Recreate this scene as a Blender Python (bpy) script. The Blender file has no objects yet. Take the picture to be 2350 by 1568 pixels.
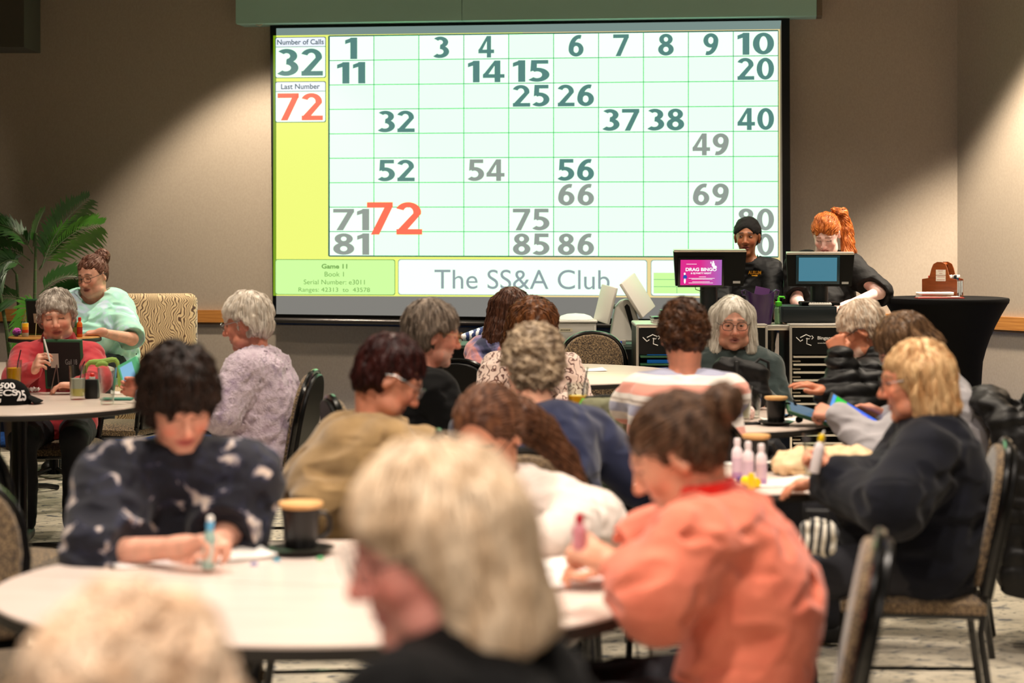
import bpy, bmesh, math, random
import numpy as np
from mathutils import Vector, Matrix
from mathutils.bvhtree import BVHTree

random.seed(7); rng = np.random.default_rng(7)
SC = bpy.context.scene
COL = SC.collection
R = math.radians

# ------------------------------------------------------------------ camera
F_PX, HOR, EYE = 4569.0, 525.0, 1.58          # focal length in px, horizon row, eye height
cam_d = bpy.data.cameras.new('camera')
cam = bpy.data.objects.new('camera', cam_d); COL.objects.link(cam)
cam_d.sensor_width = 36.0; cam_d.lens = 36.0 * F_PX / 2350.0
cam_d.shift_y = -(784.0 - HOR) / 2350.0
cam.location = (0, 0, EYE); cam.rotation_euler = (R(90), 0, 0)
cam_d.clip_start = 0.05; cam_d.clip_end = 60
cam_d.dof.use_dof = True; cam_d.dof.focus_distance = 11.8; cam_d.dof.aperture_fstop = 2.5
SC.camera = cam

def W(x, y, D):
    "point seen at pixel (x, y) at depth D along the view axis"
    return Vector(((x - 1175.0) / F_PX * D, D, EYE - (y - HOR) / F_PX * D))

# ------------------------------------------------------------------ world, exposure
SC.view_settings.view_transform = 'Standard'; SC.view_settings.look = 'None'
SC.view_settings.gamma = 1.0; SC.view_settings.use_curve_mapping = False
SC.view_settings.exposure = 0.0
wd = bpy.data.worlds.new('world'); SC.world = wd; wd.use_nodes = True
wd.node_tree.nodes['Background'].inputs[0].default_value = (0.05, 0.06, 0.05, 1)
wd.node_tree.nodes['Background'].inputs[1].default_value = 0.3

# ------------------------------------------------------------------ lamps of the room
def aim(o, target):
    o.rotation_euler = (Vector(target) - o.location).to_track_quat('-Z', 'Y').to_euler()

def spot(name, loc, target, energy, angle, blend, color, radius=0.06):
    l = bpy.data.lights.new(name, 'SPOT'); l.energy = energy; l.spot_size = R(angle); l.spot_blend = blend
    l.color = color; l.shadow_soft_size = radius
    o = bpy.data.objects.new(name, l); COL.objects.link(o); o.location = loc; aim(o, target); return o

WARM = (1.0, 0.86, 0.69)
# wall washers that make the scallops of light on the back and right walls
spot('wall_washer_light', (-1.85, 14.2, 3.72), (-1.9, 14.42, 0.0), 470, 84, 0.4, WARM)
spot('wall_washer_light', (3.56, 12.72, 3.72), (3.7, 12.85, 0.0), 700, 94, 0.4, WARM)
spot('wall_washer_light', (3.40, 13.10, 3.72), (3.52, 13.2, 0.0), 520, 80, 0.45, WARM)
spot('wall_washer_light', (-4.6, 14.3, 3.72), (-4.7, 14.9, 0.8), 20, 80, 0.8, WARM)
# ceiling downlights over the tables; first three are fill lamps added near the camera
DOWN = [(-1.6, -0.6, 210), (0.9, -0.8, 210), (-0.4, 0.6, 80), (-1.3, 13.0, 110), (0.4, 12.7, 130), (1.9, 12.5, 130), (-2.6, 11.9, 200), (-2.35, 9.0, 260), (-0.35, 10.6, 180), (1.35, 11.6, 190), (2.3, 9.6, 230),
        (-0.2, 7.6, 230), (1.55, 7.6, 230), (-1.35, 5.6, 290), (0.45, 4.7, 280), (-0.6, 3.0, 290), (1.7, 5.2, 250), (2.9, 11.6, 90), (-0.75, 1.7, 110)]
for dx, dy, e in DOWN:
    spot('downlight_or_fill_lamp', (dx, dy, 3.74), (dx, dy + (1.6 if dy < 0.7 else 0.0), 0), e * 1.05, 116, 0.8, WARM if dy > 6 else (1.0, 0.87, 0.75), 0.1)

# ------------------------------------------------------------------ tagging
def tag(o, label=None, cat=None, group=None, kind=None):
    if label: o['label'] = label
    if cat: o['category'] = cat
    if group: o['group'] = group
    if kind: o['kind'] = kind
    return o

def thing(name, label, cat, loc=(0, 0, 0), rz=0.0, group=None):
    o = bpy.data.objects.new(name, None); COL.objects.link(o)
    o.location = loc; o.rotation_euler = (0, 0, rz); o.empty_display_size = 0.1
    return tag(o, label, cat, group)

def link(name, me, parent=None, label=None):
    o = bpy.data.objects.new(name, me); COL.objects.link(o)
    if parent is not None: o.parent = parent
    if label: o['label'] = label
    return o

def copy_tree(o, parent=None):
    c = o.copy(); COL.objects.link(c)
    if parent is not None: c.parent = parent
    for ch in list(o.children): copy_tree(ch, c)
    return c

def struct(o):
    o['kind'] = 'structure'; return o

# ------------------------------------------------------------------ materials
def lin(c):
    f = lambda u: u / 12.92 if u <= 0.04045 else ((u + 0.055) / 1.055) ** 2.4
    return tuple(f(v / 255.0) for v in c) + (1.0,)

MATS = {}
def mat(name, col=(200, 200, 200), rough=0.6, metal=0.0, spec=0.5, emit=None, es=1.0, trans=0.0, ior=1.45, alpha=1.0, sheen=0.0, coat=0.0, sss=0.0,
        noise=None, bump=None):
    """col is sRGB 0-255. noise=(scale, colour2 sRGB, lo, hi[, (sx,sy,sz)]) mixes in a second colour; bump=(scale, strength, dist[, (sx,sy,sz)])."""
    if name in MATS: return MATS[name]
    m = bpy.data.materials.new(name); m.use_nodes = True; MATS[name] = m
    nt = m.node_tree; b = nt.nodes['Principled BSDF']
    b.inputs['Base Color'].default_value = lin(col); b.inputs['Roughness'].default_value = rough
    b.inputs['Metallic'].default_value = metal; b.inputs['Specular IOR Level'].default_value = spec
    b.inputs['IOR'].default_value = ior; b.inputs['Transmission Weight'].default_value = trans; b.inputs['Alpha'].default_value = alpha
    b.inputs['Sheen Weight'].default_value = sheen; b.inputs['Coat Weight'].default_value = coat
    if sss:
        b.inputs['Subsurface Weight'].default_value = sss; b.inputs['Subsurface Radius'].default_value = (0.01, 0.004, 0.002)
        b.inputs['Subsurface Scale'].default_value = 1.0
    if emit is not None:
        b.inputs['Emission Color'].default_value = lin(emit); b.inputs['Emission Strength'].default_value = es
    tc = None
    def coords(s3):
        nonlocal tc
        if tc is None: tc = nt.nodes.new('ShaderNodeTexCoord')
        mp = nt.nodes.new('ShaderNodeMapping'); nt.links.new(tc.outputs['Object'], mp.inputs[0]); mp.inputs['Scale'].default_value = s3
        return mp.outputs[0]
    if noise:
        sc, c2, lo, hi = noise[:4]; s3 = noise[4] if len(noise) > 4 else (1, 1, 1)
        n = nt.nodes.new('ShaderNodeTexNoise'); n.inputs['Scale'].default_value = sc; n.inputs['Detail'].default_value = 5
        nt.links.new(coords(s3), n.inputs['Vector'])
        r = nt.nodes.new('ShaderNodeValToRGB'); r.color_ramp.elements[0].position = lo; r.color_ramp.elements[1].position = hi
        r.color_ramp.elements[0].color = lin(col); r.color_ramp.elements[1].color = lin(c2)
        nt.links.new(n.outputs['Fac'], r.inputs[0]); nt.links.new(r.outputs[0], b.inputs['Base Color'])
    if bump:
        sc, st, di = bump[:3]; s3 = bump[3] if len(bump) > 3 else (1, 1, 1)
        n = nt.nodes.new('ShaderNodeTexNoise'); n.inputs['Scale'].default_value = sc; n.inputs['Detail'].default_value = 3
        nt.links.new(coords(s3), n.inputs['Vector'])
        bp = nt.nodes.new('ShaderNodeBump'); bp.inputs['Strength'].default_value = st; bp.inputs['Distance'].default_value = di
        nt.links.new(n.outputs['Fac'], bp.inputs['Height']); nt.links.new(bp.outputs[0], b.inputs['Normal'])
    return m

def glow(name, col, s=1.0):
    if name in MATS: return MATS[name]
    m = bpy.data.materials.new(name); m.use_nodes = True; MATS[name] = m
    nt = m.node_tree; b = nt.nodes['Principled BSDF']
    b.inputs['Base Color'].default_value = (0.02, 0.02, 0.02, 1); b.inputs['Roughness'].default_value = 0.6; b.inputs['Specular IOR Level'].default_value = 0.1
    b.inputs['Emission Color'].default_value = lin(col); b.inputs['Emission Strength'].default_value = s
    return m

def glow2(name, rgb):
    "emission given in linear light; channels over 1 overexpose as they do in the photograph"
    m = glow(name, (255, 255, 255), 1.0); m.node_tree.nodes['Principled BSDF'].inputs['Emission Color'].default_value = (rgb[0] / 2, rgb[1] / 2, rgb[2] / 2, 1); m.node_tree.nodes['Principled BSDF'].inputs['Emission Strength'].default_value = 2.0
    return m

def ramp_mat(name, stops, vec='noise', scale=5.0, rough=0.8, s3=(1, 1, 1), detail=4.0, interp='LINEAR', dist=0.0, sheen=0.3, axis=2, period=0.2, warp=0.0, bump=None):
    "a material whose colour runs through stops [(pos, sRGB)] by noise, voronoi cells, or height bands of a given period"
    if name in MATS: return MATS[name]
    m = bpy.data.materials.new(name); m.use_nodes = True; MATS[name] = m
    nt = m.node_tree; b = nt.nodes['Principled BSDF']; b.inputs['Roughness'].default_value = rough; b.inputs['Sheen Weight'].default_value = sheen
    tc = nt.nodes.new('ShaderNodeTexCoord'); mp = nt.nodes.new('ShaderNodeMapping'); nt.links.new(tc.outputs['Object'], mp.inputs[0])
    mp.inputs['Scale'].default_value = s3
    r = nt.nodes.new('ShaderNodeValToRGB'); r.color_ramp.interpolation = interp
    els = r.color_ramp.elements
    while len(els) < len(stops): els.new(0.5)
    for e, (p, c) in zip(els, stops): e.position = p; e.color = lin(c)
    if vec == 'noise':
        n = nt.nodes.new('ShaderNodeTexNoise'); n.inputs['Scale'].default_value = scale; n.inputs['Detail'].default_value = detail; n.inputs['Distortion'].default_value = dist
        nt.links.new(mp.outputs[0], n.inputs['Vector']); out = n.outputs['Fac']
    elif vec == 'voronoi':
        n = nt.nodes.new('ShaderNodeTexVoronoi'); n.inputs['Scale'].default_value = scale
        nt.links.new(mp.outputs[0], n.inputs['Vector']); out = n.outputs['Distance']
    else:
        sx = nt.nodes.new('ShaderNodeSeparateXYZ'); nt.links.new(mp.outputs[0], sx.inputs[0])
        src = sx.outputs[axis]
        if warp:
            n = nt.nodes.new('ShaderNodeTexNoise'); n.inputs['Scale'].default_value = scale; nt.links.new(mp.outputs[0], n.inputs['Vector'])
            ma = nt.nodes.new('ShaderNodeMath'); ma.operation = 'MULTIPLY_ADD'; nt.links.new(n.outputs['Fac'], ma.inputs[0]); ma.inputs[1].default_value = warp
            nt.links.new(src, ma.inputs[2]); src = ma.outputs[0]
        d = nt.nodes.new('ShaderNodeMath'); d.operation = 'DIVIDE'; nt.links.new(src, d.inputs[0]); d.inputs[1].default_value = period
        fr = nt.nodes.new('ShaderNodeMath'); fr.operation = 'FRACT'; nt.links.new(d.outputs[0], fr.inputs[0]); out = fr.outputs[0]
    nt.links.new(out, r.inputs[0]); nt.links.new(r.outputs[0], b.inputs['Base Color'])
    if bump:
        n = nt.nodes.new('ShaderNodeTexNoise'); n.inputs['Scale'].default_value = bump[0]; nt.links.new(mp.outputs[0], n.inputs['Vector'])
        bp = nt.nodes.new('ShaderNodeBump'); bp.inputs['Strength'].default_value = bump[1]; bp.inputs['Distance'].default_value = bump[2]
        nt.links.new(n.outputs['Fac'], bp.inputs['Height']); nt.links.new(bp.outputs[0], b.inputs['Normal'])
    return m

# ------------------------------------------------------------------ hard-surface mesh builder
class MB:
    def __init__(self): self.bm = bmesh.new(); self.mats = []; self.mi = 0
    def use(self, m):
        if m not in self.mats: self.mats.append(m)
        self.mi = self.mats.index(m); return self
    def _face(self, vs):
        try: f = self.bm.faces.new(vs); f.material_index = self.mi; f.smooth = True; return f
        except ValueError: return None
    def box(self, c, s, M=None, bev=0.0, seg=2):
        "box centred c, full sizes s, optional matrix"
        t = bmesh.new(); bmesh.ops.create_cube(t, size=1.0)
        for v in t.verts: v.co = Vector((v.co.x * s[0], v.co.y * s[1], v.co.z * s[2]))
        if bev: bmesh.ops.bevel(t, geom=list(t.edges), offset=bev, segments=seg, affect='EDGES', profile=0.5)
        T = Matrix.Translation(c) if M is None else M @ Matrix.Translation(c)
        return self.merge(t, T)
    def merge(self, t, T=None):
        t.verts.ensure_lookup_table(); mp = {}
        for v in t.verts: mp[v] = self.bm.verts.new(T @ v.co if T is not None else v.co)
        for f in t.faces: self._face([mp[v] for v in f.verts])
        t.free(); return self
    def lathe(self, prof, c=(0, 0, 0), n=32, M=None, sx=1.0, sy=1.0):
        "prof = [(r, z)...] spun round z"
        rows = []
        for r, z in prof:
            if r <= 1e-6:
                p = Vector((c[0], c[1], c[2] + z)); rows.append([self.bm.verts.new(M @ p if M else p)])
            else:
                row = []
                for i in range(n):
                    a = 2 * math.pi * i / n; p = Vector((c[0] + sx * r * math.cos(a), c[1] + sy * r * math.sin(a), c[2] + z))
                    row.append(self.bm.verts.new(M @ p if M else p))
                rows.append(row)
        for a, b in zip(rows, rows[1:]):
            for i in range(n):
                j = (i + 1) % n
                if len(a) == 1 and len(b) == 1: continue
                if len(a) == 1: self._face([a[0], b[j], b[i]])
                elif len(b) == 1: self._face([a[i], a[j], b[0]])
                else: self._face([a[i], a[j], b[j], b[i]])
        return self
    def tube(self, pts, r, n=8, closed=False, caps=True, M=None):
        pts = [Vector(p) for p in pts]; rows = []; N = len(pts); up = None
        rr = r if isinstance(r, (list, tuple)) else [r] * N
        for i, p in enumerate(pts):
            a = pts[(i - 1) % N] if (closed or i > 0) else pts[0]; b = pts[(i + 1) % N] if (closed or i < N - 1) else pts[-1]
            d = (b - a).normalized()
            if up is None: up = Vector((0, 0, 1)) if abs(d.z) < 0.9 else Vector((1, 0, 0))
            s = d.cross(up).normalized(); up = s.cross(d).normalized()
            row = []
            for k in range(n):
                an = 2 * math.pi * k / n; q = p + (s * math.cos(an) + up * math.sin(an)) * rr[i]
                row.append(self.bm.verts.new(M @ q if M else q))
            rows.append(row)
        L = list(zip(rows, rows[1:])) + ([(rows[-1], rows[0])] if closed else [])
        for a, b in L:
            for k in range(n): j = (k + 1) % n; self._face([a[k], a[j], b[j], b[k]])
        if caps and not closed: self._face(rows[0][::-1]); self._face(rows[-1])
        return self
    def prism(self, outline, d0, d1, M=None):
        "outline [(x, z)] extruded along y from d0 to d1"
        T = lambda p: self.bm.verts.new(M @ Vector(p) if M else Vector(p))
        A = [T((x, d0, z)) for x, z in outline]; B = [T((x, d1, z)) for x, z in outline]
        self._face(A); self._face(B[::-1])
        n = len(A)
        for i in range(n): j = (i + 1) % n; self._face([A[i], B[i], B[j], A[j]])
        return self
    def poly(self, pts):
        self._face([self.bm.verts.new(p) for p in pts]); return self
    def grid(self, fn, nu, nv):
        "surface fn(u, v) over the unit square"
        V = [[self.bm.verts.new(fn(i / nu, j / nv)) for j in range(nv + 1)] for i in range(nu + 1)]
        for i in range(nu):
            for j in range(nv): self._face([V[i][j], V[i + 1][j], V[i + 1][j + 1], V[i][j + 1]])
        return self
    def build(self, name, m=None, parent=None, label=None, sharp=35, subsurf=0, solid=0.0):
        if m is not None: self.mats = [m] if not isinstance(m, (list, tuple)) else list(m)
        bmesh.ops.recalc_face_normals(self.bm, faces=self.bm.faces)
        me = bpy.data.meshes.new(name); self.bm.to_mesh(me); self.bm.free()
        for x in self.mats: me.materials.append(x)
        if sharp is not None:
            try: me.set_sharp_from_angle(angle=R(sharp))
            except Exception: pass
        o = link(name, me, parent, label)
        if solid: md = o.modifiers.new('s', 'SOLIDIFY'); md.thickness = solid; md.offset = 0
        if subsurf: md = o.modifiers.new('d', 'SUBSURF'); md.levels = subsurf; md.render_levels = subsurf
        return o

_FONT = {}
def text_geo(s, bold=0.0, spacing=1.0):
    "outline of a text as (verts Nx2 fitted to its own unit box 0..1 with y up, faces, aspect)"
    key = (s, bold, spacing)
    if key in _FONT: return _FONT[key]
    cu = bpy.data.curves.new('t', 'FONT'); cu.body = s; cu.size = 1.0; cu.offset = bold; cu.space_character = spacing; cu.resolution_u = 6
    o = bpy.data.objects.new('t', cu); COL.objects.link(o)
    dg = bpy.context.evaluated_depsgraph_get(); dg.update()
    me = bpy.data.meshes.new_from_object(o.evaluated_get(dg))
    v = np.array([(p.co.x, p.co.y) for p in me.vertices]); fs = [tuple(p.vertices) for p in me.polygons]
    bpy.data.objects.remove(o); bpy.data.curves.remove(cu); bpy.data.meshes.remove(me)
    lo, hi = v.min(0), v.max(0); asp = (hi[0] - lo[0]) / (hi[1] - lo[1])
    _FONT[key] = ((v - lo) / (hi - lo), fs, asp); return _FONT[key]

def put_text(mb, s, fn, bold=0.0, spacing=1.0):
    "adds text to MB; fn(u, v) maps the text's unit box (v up) to 3-D"
    v, fs, a = text_geo(s, bold, spacing)
    vs = [mb.bm.verts.new(fn(x, y)) for x, y in v]
    for f in fs: mb._face([vs[i] for i in f])
# ------------------------------------------------------------------ implicit surfaces for bodies, clothes and hair
def nz(p, wl, seed, oct=3):
    "smooth quasi-random field of unit amplitude with wavelength wl (metres); p is (n,3)"
    g = np.random.default_rng(seed); out = np.zeros(len(p), np.float32); amp = 1.0; tot = 0.0
    for o in range(oct):
        for _ in range(3):
            k = g.normal(size=3); k = k / np.linalg.norm(k) * (2 * math.pi / wl) * g.uniform(0.7, 1.3)
            k2 = g.normal(size=3); k2 = k2 / np.linalg.norm(k2) * (2 * math.pi / wl) * 0.6
            out += amp * np.sin(p @ k.astype(np.float32) + g.uniform(0, 6.28) + 1.3 * np.sin(p @ k2.astype(np.float32) + g.uniform(0, 6.28)))
        tot += amp * 1.6; amp *= 0.5; wl *= 0.5
    return out / tot

class Field:
    def __init__(self, h): self.h = h; self.P = []
    def add(self, kind, prm, k=0.02, op='+', M=None, bound=None):
        self.P.append((kind, prm, k, op, M)); return self
    def cap(self, a, b, ra, rb=None, k=0.02, op='+'):
        return self.add('cap', (np.array(a, float), np.array(b, float), ra, ra if rb is None else rb), k, op)
    def ell(self, c, r, k=0.02, op='+', M=None):
        "ellipsoid; with M (4x4 local-to-world rigid) c is in M's frame"
        r = (r, r, r) if isinstance(r, (int, float)) else r
        return self.add('ell', (np.array(c, float), np.array(r, float)), k, op, M)
    def box(self, c, s, rad=0.01, k=0.01, op='+', M=None):
        "rounded box of half sizes s"
        return self.add('box', (np.array(c, float), np.array(s, float), rad), k, op, M)
    @staticmethod
    def _bb(pr):
        kind, q, k, op, M = pr
        if kind == 'cap':
            lo = np.minimum(q[0] - q[2], q[1] - q[3]); hi = np.maximum(q[0] + q[2], q[1] + q[3]); return lo, hi
        c, r = q[0], q[1]
        if M is None: return c - r, c + r
        A = np.array(M.to_3x3()); c2 = np.array(M @ Vector(c)); e = np.abs(A) @ r
        return c2 - e, c2 + e
    def build(self, disp=None, pad=0.03):
        h = self.h
        B = [self._bb(p) for p in self.P]
        pos = [b for b, p in zip(B, self.P) if p[3] == '+']
        lo = np.min([b[0] for b in pos], 0) - pad; hi = np.max([b[1] for b in pos], 0) + pad
        n = np.ceil((hi - lo) / h).astype(int) + 1
        V = np.full(n, 1.0, np.float32); self.lo = lo; self.V = V
        ax = [(lo[i] + h * np.arange(n[i])).astype(np.float32) for i in range(3)]
        for pr, (b0, b1) in zip(self.P, B):
            kind, q, k, op, M = pr; m = max(k, 0.0) + 0.03
            i0 = np.clip(np.floor((b0 - m - lo) / h).astype(int), 0, n); i1 = np.clip(np.ceil((b1 + m - lo) / h).astype(int) + 1, 0, n)
            if np.any(i1 <= i0): continue
            X = ax[0][i0[0]:i1[0]][:, None, None]; Y = ax[1][i0[1]:i1[1]][None, :, None]; Z = ax[2][i0[2]:i1[2]][None, None, :]
            if kind == 'cap':
                a, b, ra, rb = q; d = b - a; L = float(d @ d) + 1e-12
                t = np.clip(((X - a[0]) * d[0] + (Y - a[1]) * d[1] + (Z - a[2]) * d[2]) / L, 0, 1)
                D = np.sqrt((X - a[0] - t * d[0]) ** 2 + (Y - a[1] - t * d[1]) ** 2 + (Z - a[2] - t * d[2]) ** 2) - (ra + (rb - ra) * t)
            else:
                c = q[0]
                if M is not None:
                    I = M.inverted(); x = X * I[0][0] + Y * I[0][1] + Z * I[0][2] + I[0][3] - c[0]
                    y = X * I[1][0] + Y * I[1][1] + Z * I[1][2] + I[1][3] - c[1]; z = X * I[2][0] + Y * I[2][1] + Z * I[2][2] + I[2][3] - c[2]
                else: x, y, z = X - c[0], Y - c[1], Z - c[2]
                if kind == 'ell':
                    r = q[1]
                    k0 = np.sqrt((x / r[0]) ** 2 + (y / r[1]) ** 2 + (z / r[2]) ** 2); k1 = np.sqrt((x / r[0] ** 2) ** 2 + (y / r[1] ** 2) ** 2 + (z / r[2] ** 2) ** 2) + 1e-6
                    D = k0 * (k0 - 1.0) / k1
                    D = np.where(k0 < 1e-3, -min(r), D)
                else:
                    s, rad = q[1] - q[2], q[2]
                    ux, uy, uz = np.abs(x) - s[0], np.abs(y) - s[1], np.abs(z) - s[2]
                    D = np.sqrt(np.maximum(ux, 0) ** 2 + np.maximum(uy, 0) ** 2 + np.maximum(uz, 0) ** 2) + np.minimum(np.maximum(ux, np.maximum(uy, uz)), 0) - rad
            S = V[i0[0]:i1[0], i0[1]:i1[1], i0[2]:i1[2]]
            D = D.astype(np.float32)
            if op == '+':
                if k > 0:
                    hh = np.maximum(k - np.abs(S - D), 0) / k; N = np.minimum(S, D) - hh * hh * k * 0.25
                else: N = np.minimum(S, D)
            else:
                D = -D
                if k > 0:
                    hh = np.maximum(k - np.abs(S - D), 0) / k; N = np.maximum(S, D) + hh * hh * k * 0.25
                else: N = np.maximum(S, D)
            S[...] = N
        if disp is not None:
            idx = np.argwhere(np.abs(V) < 0.025 + h)
            p = (lo + idx * h).astype(np.float32)
            V[idx[:, 0], idx[:, 1], idx[:, 2]] += disp(p)
        # seal the border
        V[0] = V[-1] = 1; V[:, 0] = V[:, -1] = 1; V[:, :, 0] = V[:, :, -1] = 1
        return self
    def sample(self, p):
        q = (p - self.lo) / self.h; n = np.array(self.V.shape)
        q = np.clip(q, 0, n - 1.001); i = np.minimum(q.astype(int), n - 2); f = q - i; V = self.V; out = 0
        for a in (0, 1):
            for b in (0, 1):
                for c in (0, 1):
                    w = (f[:, 0] if a else 1 - f[:, 0]) * (f[:, 1] if b else 1 - f[:, 1]) * (f[:, 2] if c else 1 - f[:, 2])
                    out = out + w * V[i[:, 0] + a, i[:, 1] + b, i[:, 2] + c]
        return out
    def grad(self, p):
        e = self.h; g = np.stack([self.sample(p + np.eye(3)[i] * e) - self.sample(p - np.eye(3)[i] * e) for i in range(3)], 1)
        return g / (np.linalg.norm(g, axis=1, keepdims=True) + 1e-9)
    def mesh(self):
        V = self.V; s = V < 0
        c = np.zeros(tuple(np.array(V.shape) - 1), np.uint8)
        for a in (0, 1):
            for b in (0, 1):
                for d in (0, 1): c += s[a:V.shape[0] - 1 + a, b:V.shape[1] - 1 + b, d:V.shape[2] - 1 + d]
        ci = np.argwhere((c > 0) & (c < 8)); ids = np.full(c.shape, -1, np.int32); ids[ci[:, 0], ci[:, 1], ci[:, 2]] = np.arange(len(ci))
        acc = np.zeros((len(ci), 3), np.float32); cnt = np.zeros(len(ci), np.float32)
        cv = {}
        for a in (0, 1):
            for b in (0, 1):
                for d in (0, 1): cv[a, b, d] = V[ci[:, 0] + a, ci[:, 1] + b, ci[:, 2] + d]
        for u in cv:
            for axx in range(3):
                if u[axx] == 0:
                    w = list(u); w[axx] = 1; va, vb = cv[u], cv[tuple(w)]
                    x = (va < 0) != (vb < 0); t = np.where(x, va / np.where(va == vb, 1, va - vb), 0)
                    pt = np.tile(np.array(u, np.float32), (len(ci), 1)); pt[:, axx] += t
                    acc += pt * x[:, None]; cnt += x
        pos = self.lo + self.h * (ci + acc / np.maximum(cnt, 1)[:, None])
        F = []
        for axx in range(3):
            sl = [slice(1, -1)] * 3; s0 = list(sl); s1 = list(sl); s0[axx] = slice(0, -1); s1[axx] = slice(1, None)
            A = s[tuple(s0)]; Bm = s[tuple(s1)]; off = np.array([1, 1, 1]); off[axx] = 0
            e = np.argwhere(A != Bm); flip = A[e[:, 0], e[:, 1], e[:, 2]]; e = e + off
            u, v = (axx + 1) % 3, (axx + 2) % 3; du = np.zeros(3, int); dv = np.zeros(3, int); du[u] = 1; dv[v] = 1
            g = lambda q: ids[q[:, 0], q[:, 1], q[:, 2]]
            Q = np.stack([g(e - du - dv), g(e - dv), g(e), g(e - du)], 1)
            Q[~flip] = Q[~flip][:, ::-1]; F.append(Q)
        F = np.concatenate(F); F = F[(F >= 0).all(1)]
        return pos, F

def np_mesh(name, v, f, m, parent=None, base=None, col=None, label=None, extra=None):
    "mesh object from numpy quads; base is subtracted from the vertices; extra = (verts, quads) to join"
    v = np.asarray(v, np.float32)
    if extra is not None:
        f = np.concatenate([f, extra[1] + len(v)]); v = np.concatenate([v, extra[0]]).astype(np.float32)
    if base is not None: v = v - np.array(base, np.float32)
    me = bpy.data.meshes.new(name); n, q = len(v), len(f)
    me.vertices.add(n); me.vertices.foreach_set('co', np.ascontiguousarray(v, np.float32).ravel())
    me.loops.add(q * 4); me.loops.foreach_set('vertex_index', np.ascontiguousarray(f, np.int32).ravel())
    me.polygons.add(q); me.polygons.foreach_set('loop_start', np.arange(0, q * 4, 4, dtype=np.int32))
    me.polygons.foreach_set('use_smooth', np.ones(q, bool))
    if col is not None:
        a = me.attributes.new('Col', 'FLOAT_COLOR', 'POINT'); a.data.foreach_set('color', np.ascontiguousarray(col, np.float32).ravel())
    me.update(); me.validate(); me.materials.append(m)
    return link(name, me, parent, label)

def strands(F, roots, dirfn, length, step=0.008, r=0.0022, lift=0.002, seed=0, stop=None, wave=0.0, wl=0.03):
    "tapered locks that creep over the hair surface F from roots along dirfn(p, n); returns verts, quads"
    g = np.random.default_rng(seed); p = roots.copy(); n0 = len(p); nst = max(3, int(length / step))
    ln = g.uniform(0.6, 1.0, n0) * nst; paths = []; alive = np.ones(n0, bool); off = lift + g.uniform(-0.002, 0.002, n0)
    last = np.zeros(n0, int)
    for i in range(nst + 1):
        paths.append(p.copy()); last[alive] = i
        n = F.grad(p); d = dirfn(p, n); d = d - n * (d * n).sum(1, keepdims=True); d = d / (np.linalg.norm(d, axis=1, keepdims=True) + 1e-6)
        q = p + d * step
        if wave:
            sd = np.cross(d, n); q = q + sd * (wave * np.sin(i * step / wl * 6.28 + g.uniform(0, 0.1, n0) + np.arange(n0) * 1.7))[:, None]
        nn = F.grad(q); q = q - nn * (F.sample(q) - off)[:, None]
        alive &= (i < ln)
        if stop is not None: alive &= ~stop(q)
        p = np.where(alive[:, None], q, p)
    P = np.stack(paths, 1)                                   # n0, nst+1, 3
    T = np.gradient(P, axis=1); T /= (np.linalg.norm(T, axis=2, keepdims=True) + 1e-6)
    N = F.grad(P.reshape(-1, 3)).reshape(P.shape); S = np.cross(T, N); S /= (np.linalg.norm(S, axis=2, keepdims=True) + 1e-6)
    m = nst + 1; rr = r * np.clip(1.15 - np.arange(m) / np.maximum(last, 1)[:, None], 0.12, 1.0) * g.uniform(0.7, 1.4, n0)[:, None]
    ring = [P + S * rr[..., None] * 1.6, P + N * rr[..., None], P - S * rr[..., None] * 1.6]
    Vv = np.stack(ring, 2).reshape(-1, 3)                    # index ((i*m)+j)*3+k
    I = (np.arange(n0)[:, None] * m + np.arange(m - 1)[None, :]); Q = []
    ok = np.arange(m - 1)[None, :] < last[:, None]
    I = I[ok]
    for k in range(3):
        k2 = (k + 1) % 3; Q.append(np.stack([I * 3 + k, I * 3 + k2, (I + 1) * 3 + k2, (I + 1) * 3 + k], 1))
    return Vv.astype(np.float32), np.concatenate(Q).astype(np.int32)
# ------------------------------------------------------------------ people
def skin_mat():
    if 'skin' in MATS: return MATS['skin']
    m = bpy.data.materials.new('skin'); m.use_nodes = True; MATS['skin'] = m
    nt = m.node_tree; b = nt.nodes['Principled BSDF']; b.inputs['Roughness'].default_value = 0.48; b.inputs['Specular IOR Level'].default_value = 0.4
    b.inputs['Subsurface Weight'].default_value = 0.12; b.inputs['Subsurface Radius'].default_value = (0.012, 0.004, 0.002); b.inputs['Subsurface Scale'].default_value = 1.0
    a = nt.nodes.new('ShaderNodeAttribute'); a.attribute_name = 'Col'; nt.links.new(a.outputs['Color'], b.inputs['Base Color'])
    return m

def hair_mat(name, c1, c2, s3=(60, 60, 9), rough=0.42, lo=0.35, hi=0.65, scale=1.0):
    m = ramp_mat(name, [(lo, c1), (hi, c2)], scale=scale, rough=rough, s3=s3, detail=4, sheen=0.0); m.node_tree.nodes['Principled BSDF'].inputs['Specular IOR Level'].default_value = 0.22; return m

V3 = lambda *a: np.array(a, float)

def basis(yaw):
    a = R(yaw); return V3(math.sin(a), math.cos(a), 0), V3(math.cos(a), -math.sin(a), 0)     # forward, right

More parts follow.
